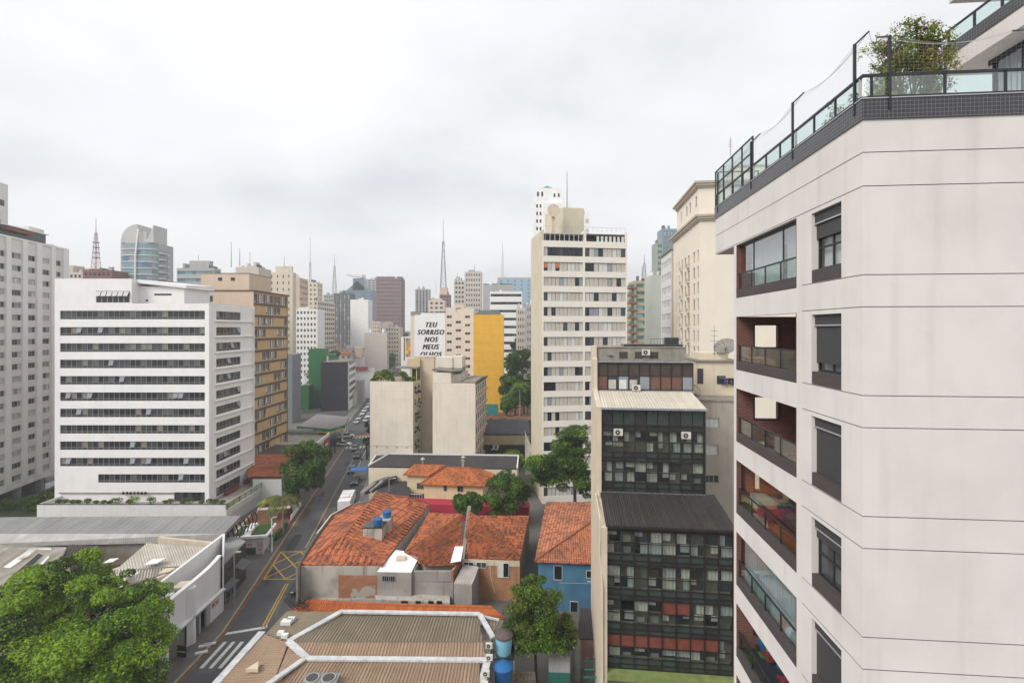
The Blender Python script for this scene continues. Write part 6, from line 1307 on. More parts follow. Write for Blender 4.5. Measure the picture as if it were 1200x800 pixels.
# ------------------------------------------------------------ generic background towers
HAZEC=0
def bmat(name,c,st=.1): return M('render_'+name,c,.88,.08,streak=st,scale=.2)
def bt(label,xl,xr,D,pyt,col,nf=None,nc=5,th=0,side=None,ww=.6,wh=.45,pal=(GD,GM,GM),pyb=None,top=None,len_=None,sidepal=None,blank=False,cat='building',name='apartment_tower',ribbon=False,z0=0,pd=3.1,depth=.3,roofm=None,nside=None,max_rows=100):
    B=Bd(name,label,cat,xl,D,th,xr=xr); W=B.W; zt=B.z(pyt); L_=len_ or (B.depth(side) if side and side>xr else (B.depth(side,0) if side else max(10,W*.8)))
    m=MB(); ph=pd; n=max(1,int((zt-z0-1.5)/ph)); n=min(n,max_rows); rows=[(zt-1.2-ph*j-ph*wh,zt-1.2-ph*j) for j in range(n)]; rows=[r for r in rows if r[0]>z0+.5 and r[0]>zc(620,D) and r[0]>0]
    e=B.e; r_=random.Random(int(xl*7))
    if blank: m.face([(0,0,z0),(W,0,z0),(W,0,zt),(0,0,zt)],col)
    else:
        cols=[(.4,W-.4)] if ribbon else cols_(.5,W-.5,nc,ww)
        facade(B,m,'F',W,0,W,z0,zt,cols,rows,col,n=(max(4,int(W/1.5)) if ribbon else 2),pal=pal,per_row=True,depth=depth,name='window_row',seed=int(xl))
    def sideface(f):
        if nside==0: 
            x=W if f=='R' else 0; m.face([(x,0,z0),(x,L_,z0),(x,L_,zt),(x,0,zt)],col); return
        ns=nside or max(2,int(L_/3.4)); facade(B,m,f,W,0,L_,z0,zt,cols_(.5,L_-.5,ns,ww),rows,col,n=2,pal=sidepal or pal,per_row=True,depth=depth,name='window_row',seed=int(xl)+1)
    if side and side>xr: sideface('R'); m.face([(0,0,z0),(0,L_,z0),(0,L_,zt),(0,0,zt)],col)
    elif side: sideface('L'); m.face([(W,0,z0),(W,L_,z0),(W,L_,zt),(W,0,zt)],col)
    else:
        for x in (0,W): m.face([(x,0,z0),(x,L_,z0),(x,L_,zt),(x,0,zt)],col)
    m.face([(0,L_,z0),(W,L_,z0),(W,L_,zt),(0,L_,zt)],col); m.face([(0,0,zt-.3),(W,0,zt-.3),(W,L_,zt-.3),(0,L_,zt-.3)],roofm or GREYW); m.box(.35,W-.35,.36,L_-.36,z0,zt-.6,SPD) if depth<.36 else None
    m.build('wall',e)
    if hasattr(B,'rest'): tag(B.rest.build('window',e),kind='stuff')
    for q in range(3):   # small roof machinery
        a=r_.uniform(.05,.85)*W; hh=r_.uniform(.8,2.4); mm=MB(); mm.box(a,a+W*r_.uniform(.05,.12),r_.uniform(.6,2),r_.uniform(3,5),zt-.3,zt+hh,r_.choice((cG,cW,cD,col))); mm.build('roof_machinery',e)
    if r_.random()<.5: mm=MB(); a=r_.uniform(.2,.8)*W; mm.tube([(a,3,zt),(a,3,zt+r_.uniform(3,7))],.07,STEEL,4); mm.build('aerial',e)
    for q in (top or []):   # roof volumes: pxl,pxr,pytop,mat
        mm=MB(); a,b=B.xat(q[0],1.5),B.xat(q[1],1.5); zz=B.z(q[2],0,1.5); mm.box(a,b,1.5,L_*.8,zt-.3,zz,q[3] if len(q)>3 else col); mm.build('roof_room',e)
    return B
cG=bmat('grey',(.4,.4,.4)); cW=bmat('white',(.72,.71,.69)); cC=bmat('cream',(.66,.58,.47)); cP=bmat('peach',(.6,.38,.24)); cD=bmat('dark_grey',(.13,.13,.14)); cB=bmat('pale_beige',(.56,.51,.45)); cBr=bmat('brown_red',(.2,.09,.075)); cGr=bmat('green_grey',(.3,.35,.3)); cGl=bmat('blue_grey',(.25,.3,.36)); cPk=bmat('dusty_pink',(.24,.15,.15))
LGREEN=M('paint_green',(.03,.2,.06),.7,.12,streak=.15,scale=.3,pat=('course',1.2,.04,.3)); CHAR=M('cladding_charcoal',(.035,.037,.045),.6,.08,pat=('brick',1.6,1.2,.03,(.028,.03,.036),0)); SGREY=M('paint_slate',(.2,.215,.235),.8,.12,streak=.1)
# left skyline
GL2=[GT,GL,GB,GT,GL]
B=Bd('glass_tower','tall pale glass residential tower with a curved split crown, left skyline','building',136,240,0,xr=180); e=B.e; W=B.W; zt=B.z(284); m=MB(); CWG=bmat('crown_grey',(.5,.5,.49))
nseg=10; arc=[(W/2-W/2*math.cos(math.pi*i/nseg)*1.0,3.5-3.5*math.sin(math.pi*i/nseg)) for i in range(nseg+1)]; foot=arc+[(W,14),(0,14)]
m.prism(foot,0,zt,cG); m.build('body',e)
for j in range(24):
    z=zt-3.15*j-2.9
    if z<zc(345,240): break
    mm=MB()
    for i in range(nseg): 
        (xa,ya),(xb,yb2)=arc[i],arc[i+1]; mm.face([(xa,ya-.15,z),(xb,yb2-.15,z),(xb,yb2-.15,z+2.5),(xa,ya-.15,z+2.5)],random.Random(i*7+j).choice(GL2))
    mm.prism([(a,b-.5) for a,b in arc]+[(W,5),(0,5)],z-.35,z-.05,cW); mm.build('window_row',e)
m=MB(); 
for (a,b,hh,fl_) in ((B.xat(140),B.xat(160),B.z(262.5),0),(B.xat(168),B.xat(179),B.z(263.5),1)):
    n=8; top=[]
    for i in range(n+1):
        s=i/n; x=a+(b-a)*s; zz=zt+(hh-zt)*(math.sqrt(max(0,1-(1-s)**2)) if not fl_ else s**1.3); top.append((x,zz))
    for i in range(n): (xa,za),(xb,zb2)=top[i],top[i+1]; m.prism([(xa,.5),(xb,.5),(xb,10),(xa,10)],zt,[za,zb2,zb2,za],CWG)
m.box(B.xat(158),B.xat(170),1,9,zt,B.z(271),CWG); m.tube([(B.xat(162),0,B.z(268)),(B.xat(160),-.8,B.z(300)),(B.xat(159.5),-.8,B.z(340))],.4,cW,6); m.build('crown',e)
for j in range(9): mm=MB(); mm.box(W,W+1.9,3,9,B.z(296+7.5*j),B.z(296+7.5*j)+.3,cW); mm.box(W+1.8,W+1.85,3,9,B.z(296+7.5*j)+.3,B.z(296+7.5*j)+1.3,GT); mm.build('balcony',e)
bt('teal glass office building behind the peach tower, left skyline',207,251,200,314,cG,ribbon=True,pal=(GT,GB,GT,GL),side=259,top=[(222,246,305.5,cG)],name='office_building',ww=.85)
bt('low red brown building at the foot of the red lattice mast, left skyline',97,131,230,316.5,cBr,nc=6,pal=(GM,CBr) if False else (GM,GD),name='building',top=[(100,118,315,cBr)])
bt('small orange roofed building far left of the skyline',80,97,240,319,cB,nc=3,top=[(80,86,311,cP)],name='building')
bt('low pale building just right of the glass tower',180,196,260,329,cG,nc=3,name='building',top=[(184,192,325,cD)])
antenna('radio_mast',196,225,303,328,'thin mast beside the pale glass tower',.1,0)
def lattice(px,D,ytop,ybot,wb,label,mt,wt=.4,dishes=0):
    x=(px-CX)/F*D; z0_=max(0,zc(ybot,D)); z1_=zc(ytop,D); zm=z0_+(z1_-z0_)*.72; t=empty('lattice_mast',label,'antenna mast',(x,D,z0_)); m=MB(); h_=zm-z0_; n=9
    cs=[(-1,-1),(1,-1),(1,1),(-1,1)]
    for c in cs: m.tube([(c[0]*wb/2,c[1]*wb/2,0),(c[0]*wt/2,c[1]*wt/2,h_)],wb*.04,mt,4)
    for i in range(n):
        s0,s1=1-(1-i/n)**1.0,(i+1)/n; w0=(wb+(wt-wb)*s0)/2; w1=(wb+(wt-wb)*s1)/2
        for k in range(4):
            a,b=cs[k],cs[(k+1)%4]; m.tube([(a[0]*w0,a[1]*w0,h_*s0),(b[0]*w1,b[1]*w1,h_*s1)],wb*.018,mt,3); m.tube([(b[0]*w0,b[1]*w0,h_*s0),(a[0]*w1,a[1]*w1,h_*s1)],wb*.018,mt,3); m.tube([(a[0]*w1,a[1]*w1,h_*s1),(b[0]*w1,b[1]*w1,h_*s1)],wb*.018,mt,3)
    m.build('lattice',t); m=MB(); m.tube([(0,0,h_*.98),(0,0,z1_-z0_)],[wt*.3,wt*.12],mt,5); m.build('spire',t)
    if dishes:
        m=MB()
        for i in range(dishes): m.box(-wb*.45,wb*.45,-wb*.3,wb*.3,h_*(.35+.13*i),h_*(.35+.13*i)+.25,cD)
        m.build('platform',t)
REDM=M('steel_red',(.30,.14,.12),.7,.1); GRS=M('steel_grey',(.3,.31,.33),.6,.1)
lattice(112.5,235,255,318,2.8,'red lattice mast with platforms, left skyline',REDM,.6,4)
lattice(363.5,600,278,385,4.0,'slim white lattice mast behind the cream towers',GRS,1.5)
lattice(392,620,297,350,5.5,'lattice mast in front of the blue glass building, pointed and open',GRS,1.2)
lattice(519.5,520,256,352,7.0,'tallest lattice mast, with wide open legs, centre skyline',GRS,1.4)
lattice(589,800,283,330,4.5,'slender faint mast above the blue glass block',GRS,1.4)
lattice(755,400,298,335,3.6,'grey mast beyond the green banded building',GRS,1.4)
# behind peach tower
bt('cream concrete tower with a tank room, immediately right of the orange panelled tower',314,343,230,319,cC,nc=4,ww=.2,side=347,top=[(323,342,312,cC),(308,316,329,cC)],nside=3)
bt('round cornered cream tank tower behind the peach tower',276,303,190,313,cB,blank=True,name='building',top=[(283,301,311,cB)])
bt('orange and white striped balcony tower among the cream towers',343,351,260,325,cP,blank=True,side=361,nside=5,sidepal=(GD,GM,CW),th=-3)
bt('low white apartment block with small windows behind the grey slab',346,372,256,362,cW,nc=6,ww=.5,name='apartment_block',top=[(350,362,360,cW)])
bt('cream tower with a stepped top behind the white block',361,372,330,331,cC,nc=2,ww=.4,side=378,top=[(363,371,330,cC)])
bt('slim tower with a dark blue glass side, left of the charcoal towers',368,372,300,352,cC,nc=1,side=379,sidepal=(GB,GB,GD),ww=.8,len_=30)
bt('grey brown narrow tower behind the slim blue one',379,391,420,345,cG,nc=4)
bt('dark narrow tower at the foot of the cream skyline',380,386,380,369,cPk,nc=2,ww=.4)
bt('charcoal tower with white vertical stripes, centre left skyline',391,411,360,343.5,cD,nc=4,ww=.42,pal=(GL,CW,GL),pd=3.2,wh=.9,name='office_tower')
bt('big plain white walled tower beside the charcoal striped tower',410.5,431.5,330,351,cW,blank=True,top=[(420,424,350,cW)],name='building')
B=Bd('glass_tower','blue glass tower with a white winged roof, centre left skyline','building',402,560,0,xr=435); e=B.e; W=B.W; m=MB(); z0b=B.z(340); zt=B.z(327)
m.prism([(0,0),(W,0),(W,25),(0,25)],0,z0b,cGl); m.build('body',e); m=MB(); xm=W*.5
for (xa,xb,ya_,yb3) in ((0,W*.5,344,329),(W*.5,W,329,343)): m.prism([(xa,-.2),(xb,-.2),(xb,20),(xa,20)],z0b-3,[B.z(ya_),B.z(yb3),B.z(yb3),B.z(ya_)],GB)
m.box(W*.35,W*.75,-.2,10,z0b,B.z(326),GB); m.build('glass_gable',e)
for j in range(16):
    mm=MB(); z=z0b-4.2*(j+1); mm.box(.3,W-.3,-.15,-.05,z,z+3.2,random.Random(j).choice((GB,GB,GT))); mm.build('window_row',e)
m=MB(); m.prism([(B.xat(405),-2),(B.xat(425),-2),(B.xat(425),12),(B.xat(405),12)],[B.z(322),B.z(325.5),B.z(325.5),B.z(322)],[B.z(321),B.z(321.5),B.z(321.5),B.z(321)],cW); m.build('winged_roof',e)
bt('pale office block with dark top windows between the blue and the brown towers',425,441,600,327,cG,nc=3,ww=.5,name='office_building')
bt('brownish violet office tower with a dark crown, centre skyline',440.5,470,500,326,cPk,nc=14,ww=.55,wh=.5,pal=(M('glass_plum',(.09,.06,.07),.2,0,spec=.5),M('glass_plum',(.09,.06,.07)),GM),side=474.5,name='office_tower',top=[(441,470,324,cD)],pd=4)
bt('long pale block with rows of windows left of the violet tower base',432,446,420,377,cC,nc=6,name='apartment_block',ww=.5)
bt('pale windowless block in front of the violet tower',427,453.5,280,390,cB,blank=True,side=456,name='building')
bt('cream apartment block behind the pale windowless block',445,468,350,383,cC,nc=7,ww=.45,name='apartment_block',top=[(449,458,377,cC)])
bt('grey office tower with a teal base left of the tall mast',486.5,502.5,450,338.5,cG,nc=4,ww=.55,wh=.9,pal=(cD,GM),name='office_tower')
bt('cream villa like roof storeys below the tall mast',502,521,330,352,cC,nc=3,ww=.5,name='building',top=[(506,517,349.5,cC)])
bt('dusty pink block in front of the tall mast legs',515,527,400,345,cPk,nc=3,name='building',top=[(516,524,337,cP)])
bt('pale tower stepping up to the tallest centre block',532,545,330,328.5,cB,nc=3,ww=.6,top=[(534,538,324,cB)])
bt('tallest pale block with square windows, centre skyline',544.5,564,300,318.5,cB,nc=6,ww=.45,wh=.45,top=[(548,556,316.3,cG),(556,562,318,cG)])
bt('grey framed office building behind the white striped one',566,601,270,333.5,cG,blank=True,name='office_building',top=[(566.2,600.5,332.3,cD)])
bt('white office building with dark ribbon windows, right of the yellow tower',574,612,245,341.5,cW,ribbon=True,wh=.34,pal=(GD,GM,GD),name='office_building',pd=4.0)
bt('pale blue glass block on the skyline beneath the slender mast',583,624,620,327,M('cladding_pale_blue',(.3,.42,.55),.4,.1),nc=5,ww=.35,wh=.6,pal=(GT,),name='office_building',pd=5,top=[(583,622,325,cG)])
bt('beige low tower squeezed left of the cream centre tower',605,618,215,361,cB,nc=4,ww=.4,name='apartment_tower')
bt('grey low tower touching the cream centre tower',616,624,200,357,cG,nc=3,ww=.4,name='apartment_tower')
# white tower with green pyramid roof
B=bt('white tower with a green pyramid roof behind the cream centre tower',626,641,200,236,cW,nc=3,ww=.5,side=None,len_=16,nside=2)
W2=B.xat(669); m=MB(); zt=B.z(236); m.box(B.xat(636),W2,-.5,13,60,B.z(238),cW); zk=B.z(219.5); m.box(B.xat(627),B.xat(659),1,13,zt-.5,zk,cW); m.build('roof_room',B.e)
m=MB(); a,b=B.xat(634),B.xat(651); zz=B.z(219.5); ap=((a+b)/2,7,B.z(212)); base=[(a,2,zz),(b,2,zz),(b,12,zz),(a,12,zz)]
for i in range(4): m.face([base[i],base[(i+1)%4],ap],M('roof_copper_green',(.04,.27,.18),.6,.15))
m.build('roof',B.e); m=MB()
for px in (630.5,635.5): m.box(B.xat(px-1),B.xat(px+1),.9,1,B.z(229),B.z(224),GD)
for px in (650,655): m.box(B.xat(px-1),B.xat(px+1),.9,1,B.z(230),B.z(226),GM)
m.build('window',B.e)
bt('small white block peeking over the cream tower roof, right of its tank room',684,692,150,252,cW,nc=2,ww=.4,name='apartment_tower')
# right skyline
B=bt('beige tower with green glass bands and curved balconies, right skyline',743,765,200,329,bmat('sage_beige',(.42,.36,.24)),nc=1,ww=.9,wh=.5,pal=(GG,GT,GG),pd=3.05,name='office_tower')
for j in range(9): m=MB(); z=B.z(329)-2.6-3.05*j; m.box(-2.2,1.2,-.6,4,z-.7,z,M('balcony_terracotta',(.26,.12,.07),.8)); m.box(-2.0,-.0,-.2,3.5,z,z+1.0,GG); m.build('balcony',B.e)
bt('plain pale green tower between the banded tower and the tan one',764.5,776,170,322,bmat('pale_sage',(.5,.53,.47)),blank=True,name='building')
bt('pale gridded glass tower topping the right skyline',776,800,290,268,cGl,nc=7,ww=.85,wh=.8,pal=(GL,GT,M('glass_sky',(.45,.5,.56),.15,0)),name='glass_tower')
bt('narrow green glass slab leaning on the gridded glass tower',770,777,260,284,cGr,nc=2,ww=.8,pal=(GG,),name='glass_tower')
bt('grey low tower beside the cream centre tower, right side',735,744,260,345,cG,nc=3,name='building')
antenna('antenna',837,60,380,415,'thin rooftop aerial near the satellite dish',.04,3)
for i,(px,D,a,b,l) in enumerate(((271,190,283,313,'tall thin aerial above the cream tank tower'),(281,190,291,312,'short combed aerial above the cream tank tower'),(333,231,300,313,'fine aerial on the cream concrete tower'),(511,400,327,345,'small aerial left of the tall mast'),(556,300,309,317,'small aerial on the tallest pale block'))): antenna('antenna',px,D,a,b,l,.12,2 if i==1 else 0)
# ------------------------------------------------------------ blocks on the left of the avenue
def slab(label,xl,xr,D,pyt,mt,th=-10,side=None,len_=14,name='building',wins=None,pyb=None,sidemt=None,z0=0,extra=None):
    B=Bd(name,label,'building',xl,D,th,xr=xr); W=B.W; zt=B.z(pyt); m=MB(); m.box(0,W,0,len_,z0,zt,mt,GREYW); m.box(-.05,W+.05,-.05,.25,zt,zt+.25,mt); m.build('wall',B.e)
    for q in (wins or []): 
        a,b=B.xat(q[0]),B.xat(q[1]); mm=winmesh(b-a,B.z(q[2])-B.z(q[3]),q[4] if len(q)>4 else 2,FRM,(GD,GM)); inst('window',mm,B.e,(a,-.05,B.z(q[3])))
    if extra: extra(B,W,zt)
    return B
slab('tall slate grey slab building beside the orange panelled tower',331,342.5,185,415.5,SGREY,len_=8.3,th=-2,extra=lambda B,W,zt:MB().box(0,0,0,0,0,0,SPD))
slab('tall bright green blank building, left of the charcoal one',361.5,377,222,409,LGREEN,len_=16)
slab('lower bright green building with a concrete canopy',352,362,215,452,LGREEN,len_=16,wins=[(353,360,447,451.5)] if False else None)
slab('green rooftop building peeking above the charcoal block',376,391,250,415.5,LGREEN,len_=12,name='building')
B=slab('large charcoal clad windowless building at the avenue junction',376,407.5,212,425,CHAR,len_=22)
m=MB(); W=B.W; zt=B.z(425); m.box(W+.003,W+.35,.5,22,0,zt-.2,cW); 
for j in range(7): m.box(W+.35,W+.5,2,20,4+3.2*j,5.6+3.2*j,GM)
m.box(W*.18,W*.23,2,3,zt,zt+2.8,PW); m.build('side_facade',B.e)
# petrol station canopy
t=empty('station_canopy','petrol station canopy with a green and yellow edge at the junction','canopy',(0,0,0)); z=6.2
P=[G(298+50,499.5,z),G(386,503,z),G(404,498,z),G(409,488,z),G(372,485,z)]; m=MB(); m.prism([(p[0],p[1]) for p in P],z-.9,z,M('canopy_grey',(.24,.22,.22),.8,.3)); m.build('roof',t)
m=MB(); GEDG=M('edge_green',(.01,.2,.1),.5); YED=M('edge_yellow',(.75,.5,.05),.5)
for p,q in ((P[0],P[1]),(P[1],P[2])):
    d_=V_(q)-V_(p); n_=Vector((d_.y,-d_.x,0)).normalized()*.15; 
    m.prism([(p[0],p[1]),(q[0],q[1]),(q[0]+n_.x,q[1]+n_.y),(p[0]+n_.x,p[1]+n_.y)],z-.8,z+.15,GEDG); m.prism([(p[0],p[1]),(q[0],q[1]),(q[0]+n_.x,q[1]+n_.y),(p[0]+n_.x,p[1]+n_.y)],z-1.15,z-.81,YED)
    for k_ in ((.3,.42),(.46,.58),(.62,.8)): a=V_(p).lerp(V_(q),k_[0]); b=V_(p).lerp(V_(q),k_[1]); m.prism([(a.x+n_.x,a.y+n_.y),(b.x+n_.x,b.y+n_.y),(b.x+n_.x*1.2,b.y+n_.y*1.2),(a.x+n_.x*1.2,a.y+n_.y*1.2)],z-.55,z-.15,PAVL)
m.build('fascia',t)
for p in (P[1],P[2],P[3]): m=MB(); m.box(p[0]-1.6,p[0]-1.2,p[1]+1.5,p[1]+1.9,0,z-.9,PW); m.build('column',t)
# pumps hidden below; white low building in front
t=empty('corner_shop','low white corner building with a rounded grey parapet in front of the petrol station','building',(0,0,0)); z=5.5
P=[G(300,519,z),G(371,519,z),G(386,507,z),G(386,501,z-.3),G(300,500,z)]; m=MB(); m.prism([(p[0],p[1]) for p in P],0,z-1.2,GREYW); 
for p,q in zip(P[:3],P[1:4]): d_=V_(q)-V_(p); n_=Vector((-d_.y,d_.x,0)).normalized()*.4; m.prism([(p[0],p[1]),(q[0],q[1]),(q[0]+n_.x,q[1]+n_.y),(p[0]+n_.x,p[1]+n_.y)],0,z,PW)
m.build('wall',t); m=MB(); a=G(300,506,z-.6); b=G(376,506,z-.6); m.tube([a,b],1.1,PAVL,8); m.build('vault_roof',t)
p,q=V_(P[1]).lerp(V_(P[2]),.55),V_(P[1]).lerp(V_(P[2]),.95); d_=q-p; n_=Vector((d_.y,-d_.x,0)).normalized()*.1; m=MB(); m.prism([(p.x,p.y),(q.x,q.y),(q.x+n_.x,q.y+n_.y),(p.x+n_.x,p.y+n_.y)],1.5,4.6,M('banner_red',(.4,.02,.04),.6)); m.prism([(p.x+n_.x*1.1+d_.x*.2,p.y+n_.y*1.1+d_.y*.2),(p.x+n_.x*1.1+d_.x*.8,p.y+n_.y*1.1+d_.y*.8),(p.x+n_.x*1.4+d_.x*.8,p.y+n_.y*1.4+d_.y*.8),(p.x+n_.x*1.4+d_.x*.2,p.y+n_.y*1.4+d_.y*.2)],2.7,3.3,PW); m.build('banner',t)
# flat dark roof with red tiled strip and white wall right of the office block
t=empty('low_building','low building with dark flat roof and red tiled edge below the orange panelled tower','building',(0,0,0))
P=[G(296,560,5.2),G(330,560,5.2),G(352,520,5.2),G(296,520,5.2)]; m=MB(); m.prism([(p[0],p[1]) for p in P],0,5.0,PW,DIRT); m.build('wall',t); rp('roof',[G(290,558,5.3),G(330,558,5.3),G(346,532,6.0),G(290,532,6.0)],TILC,t)
# right side of the avenue, far
slab('white gabled building with a red awning along the avenue, beyond the charcoal block',407.5,437,250,433,cW,th=-10,len_=10,extra=lambda B,W,zt:(lambda mm:(mm.box(0,W*.8,-1.2,0,zt-.2,zt+1.4,M('awning_red',(.36,.06,.05),.8)),mm.build('awning',B.e)))(MB()))
slab('white hall with a low grey gable and a peach block, along the avenue',408,447,300,418,cW,len_=20,extra=lambda B,W,zt:(lambda mm:(mm.prism([(W*.35,-.3),(W,-.3),(W,18),(W*.35,18)],zt,[zt+.3,zt+1.6,zt+1.6,zt+2.6],cG),mm.box(W*.2,W*.42,-.4,6,zt-1,zt+6,cP),mm.build('roof_room',B.e)))(MB()))
slab('low grey shed beyond the charcoal block beside the traffic',407,425,235,447,cG,len_=8)
slab('low row of shops with worn fronts on the left of the busy avenue',407.5,416,225,460,cB,len_=30,th=-12)
slab('white walled building carrying the tall colourful advertising panel',470,486,200,395,cW,len_=8,th=-6)
B=C1
m=MB(); D=192; x0,x1=wx(475.5,D),wx(482,D); za,zb2=zc(418,D),zc(396,D); m.box(x0-.4,x1+.6,D,D+.3,za-1.5,zb2+.3,FRW); m.box(x0-.75,x0-.41,D-.1,D+.5,za-1.5,zb2+.3,SPD); t=m.build('advertising_panel'); tag(t,'tall narrow panel with orange, red and yellow blotches beside the mural tower','billboard')
m=MB(); r=random.Random(12); hh=(zb2-za)/6
ADC=[M('ad_red',(.5,.1,.08),.6),M('ad_orange',(.6,.28,.06),.6),M('ad_yellow',(.65,.5,.1),.6),M('ad_teal',(.1,.4,.35),.6),M('ad_orange',(.6,.28,.06),.6)]
for j in range(6):
    s=0
    for i in range(2): m.box(x0+(x1-x0)*i/2,x0+(x1-x0)*(i+1)/2,D-.03-.004*i,D,za+hh*j,za+hh*(j+1)-.01,ADC[(j*2+i*3)%5])
m.build('printed_face',t)
# far low-rise: white, cream and red roofed houses around the avenue
r=random.Random(33); spots=[]
cl=[('white',cW),('cream',cC),('pale beige',cB),('grey',cG),('peach',cP)]; rl_=[('red tiled',TILS),('grey',GREYW),('brown',RIDG),('pale',GRF2)]
places=[(356,434,250),(362,447,240),(385,412,290),(396,406,310),(372,402,330),(388,398,380),(402,398,370),(360,418,280),(352,424,270),(412,412,360),(420,406,340),(345,410,300),(431,421,330),(376,392,450),(398,389,480),(356,402,350),(418,400,420),(405,393,520),(366,396,430),(440,414,380),(452,398,520),(462,394,600),(470,402,430),(472,412,340)]
ords=['farthest','far','mid distance','nearer','near']
for i,(px,py,D) in enumerate(places):
    cn,cm=cl[i%5]; rn,rm_=rl_[(i*3)%4]; w_=r.uniform(9,16); hgt=zc(py,D); x=(px-CX)/F*D; dp=r.uniform(8,14)
    nb={0:'behind the slate grey slab',1:'beside the green building',2:'above the green building roof',3:'above the charcoal building roof',4:'below the orange and white tower'}
    t=empty('house','%s house with a %s roof at pixel row of low houses, %s'%(cn,rn,i),'house',(x,D,0),R(10))
    hgt=max(4,hgt); rt=hgt-1.8; m=MB(); wallholes(m,'F',0,0,w_,0,rt,[(a,b,rt-2.2-3*j,rt-.9-3*j) for a,b in cols_(.5,w_-.5,4,.4) for j in range(2) if rt-2.2-3*j>.5],cm,.2,back=GM); m.box(0,w_,.21,dp,0,rt-.01,cm); m.build('wall',t)
    a=[(-.4,-.4,rt),(w_+.4,-.4,rt),(w_+.4,dp+.4,rt),(-.4,dp+.4,rt)]; k1=(w_*.3,dp/2,hgt); k2=(w_*.7,dp/2,hgt); m=MB()
    if rn=='grey': m.box(-.2,w_+.2,-.2,dp+.2,rt,rt+.5,rm_); m.box(w_*.3,w_*.6,2,5,rt+.5,hgt+.6,cm)
    else:
        for f_ in ([a[0],a[1],k2,k1],[a[1],a[2],k2],[a[2],a[3],k1,k2],[a[3],a[0],k1]): m.face(f_,rm_)
    m.build('roof',t); spots.append((t,cn,rn,px,py))
where=['between the slate slab and the green building','just behind the green building','above the charcoal block, nearest to it','above the right corner of the charcoal block','left of the striped tower foot, small','under the slim blue tower, smallest','left of the plain white tower, far','right behind the slate slab top','above the slate slab, second one back','in front of the plain white tower, low','beside the pale windowless block','behind the slate slab, partly hidden','at the bend of the far avenue','far behind the green building top','at the foot of the striped tower, farthest','below the low white apartment block','at the foot of the plain white tower','far beyond the charcoal block','below the cream stepped tower','left of the dark avenue tree','behind the dark avenue tree, far','at the vanishing end of the avenue','right of the far avenue','right of the far avenue, nearer']
for (t,cn,rn,px,py),w_ in zip(spots,where): t['label']='%s house with a %s roof, %s'%(cn,rn,w_)
# ------------------------------------------------------------ trees and plants
def leafm(name,c,tr=.25): return M(name,c,.6,0,isl=.55,transl=tr,spec=.25)
BARK=M('bark',(.09,.07,.05),.95,.4,scale=3); BARKP=M('bark_pale',(.3,.28,.25),.9,.4,scale=3)
LB=leafm('leaves_bright',(.26,.42,.025)); LM=leafm('leaves_mid',(.115,.225,.02)); LD=leafm('leaves_dark',(.03,.065,.015)); LY=leafm('leaves_yellowish',(.32,.36,.035)); LDG=leafm('leaves_deep',(.06,.13,.022)); LO=leafm('leaves_olive',(.12,.15,.03)); LR=leafm('leaves_russet',(.25,.12,.05))
def crown(name,clumps,n,size,mats,seed,parent,up=.55,flat=.5,shell=(.7,1.05)):
    rg=np.random.default_rng(seed); cl=np.array(clumps,float); wt=(cl[:,3]*cl[:,4]+cl[:,3]*cl[:,5]); wt/=wt.sum(); idx=rg.choice(len(cl),n,p=wt)
    d=rg.normal(size=(n,3)); d/=np.linalg.norm(d,axis=1)[:,None]; low=(d[:,2]<-.15)&(rg.random(n)<up); d[low,2]*=-1
    rr_=rg.uniform(shell[0],shell[1],n)*(1+.12*np.sin(7*d[:,0]+5*d[:,1]+idx)); c=cl[idx,:3]+d*cl[idx,3:6]*rr_[:,None]
    nr=d*(1-flat)+np.array([0,0,flat])+rg.normal(size=(n,3))*.45; nr/=np.linalg.norm(nr,axis=1)[:,None]
    a=np.cross(nr,rg.normal(size=(n,3))); a/=np.linalg.norm(a,axis=1)[:,None]; b=np.cross(nr,a)
    s=size*rg.uniform(.6,1.35,n)[:,None]; dr=np.array([0,0,-1])*s*.25
    v=np.empty((n,4,3)); v[:,0]=c-a*s; v[:,1]=c+b*s*.45+dr*.0; v[:,2]=c+a*s+dr; v[:,3]=c-b*s*.45
    me=bpy.data.meshes.new(name); me.vertices.add(n*4); me.vertices.foreach_set('co',v.reshape(-1)); me.loops.add(n*4); me.loops.foreach_set('vertex_index',np.arange(n*4,dtype=np.int32)); me.polygons.add(n); me.polygons.foreach_set('loop_start',np.arange(0,n*4,4,dtype=np.int32))
    try: me.polygons.foreach_set('loop_total',np.full(n,4,dtype=np.int32))
    except Exception: pass
    for m in mats: me.materials.append(m)
    pick=(idx*7919%len(mats)); rnd_=rg.random(n); k=np.where(rnd_<.62,pick,rg.integers(0,len(mats),n)).astype(np.int32); me.polygons.foreach_set('material_index',k); me.update(); me.validate()
    o=bpy.data.objects.new(name,me); C.objects.link(o); o.parent=parent; return o
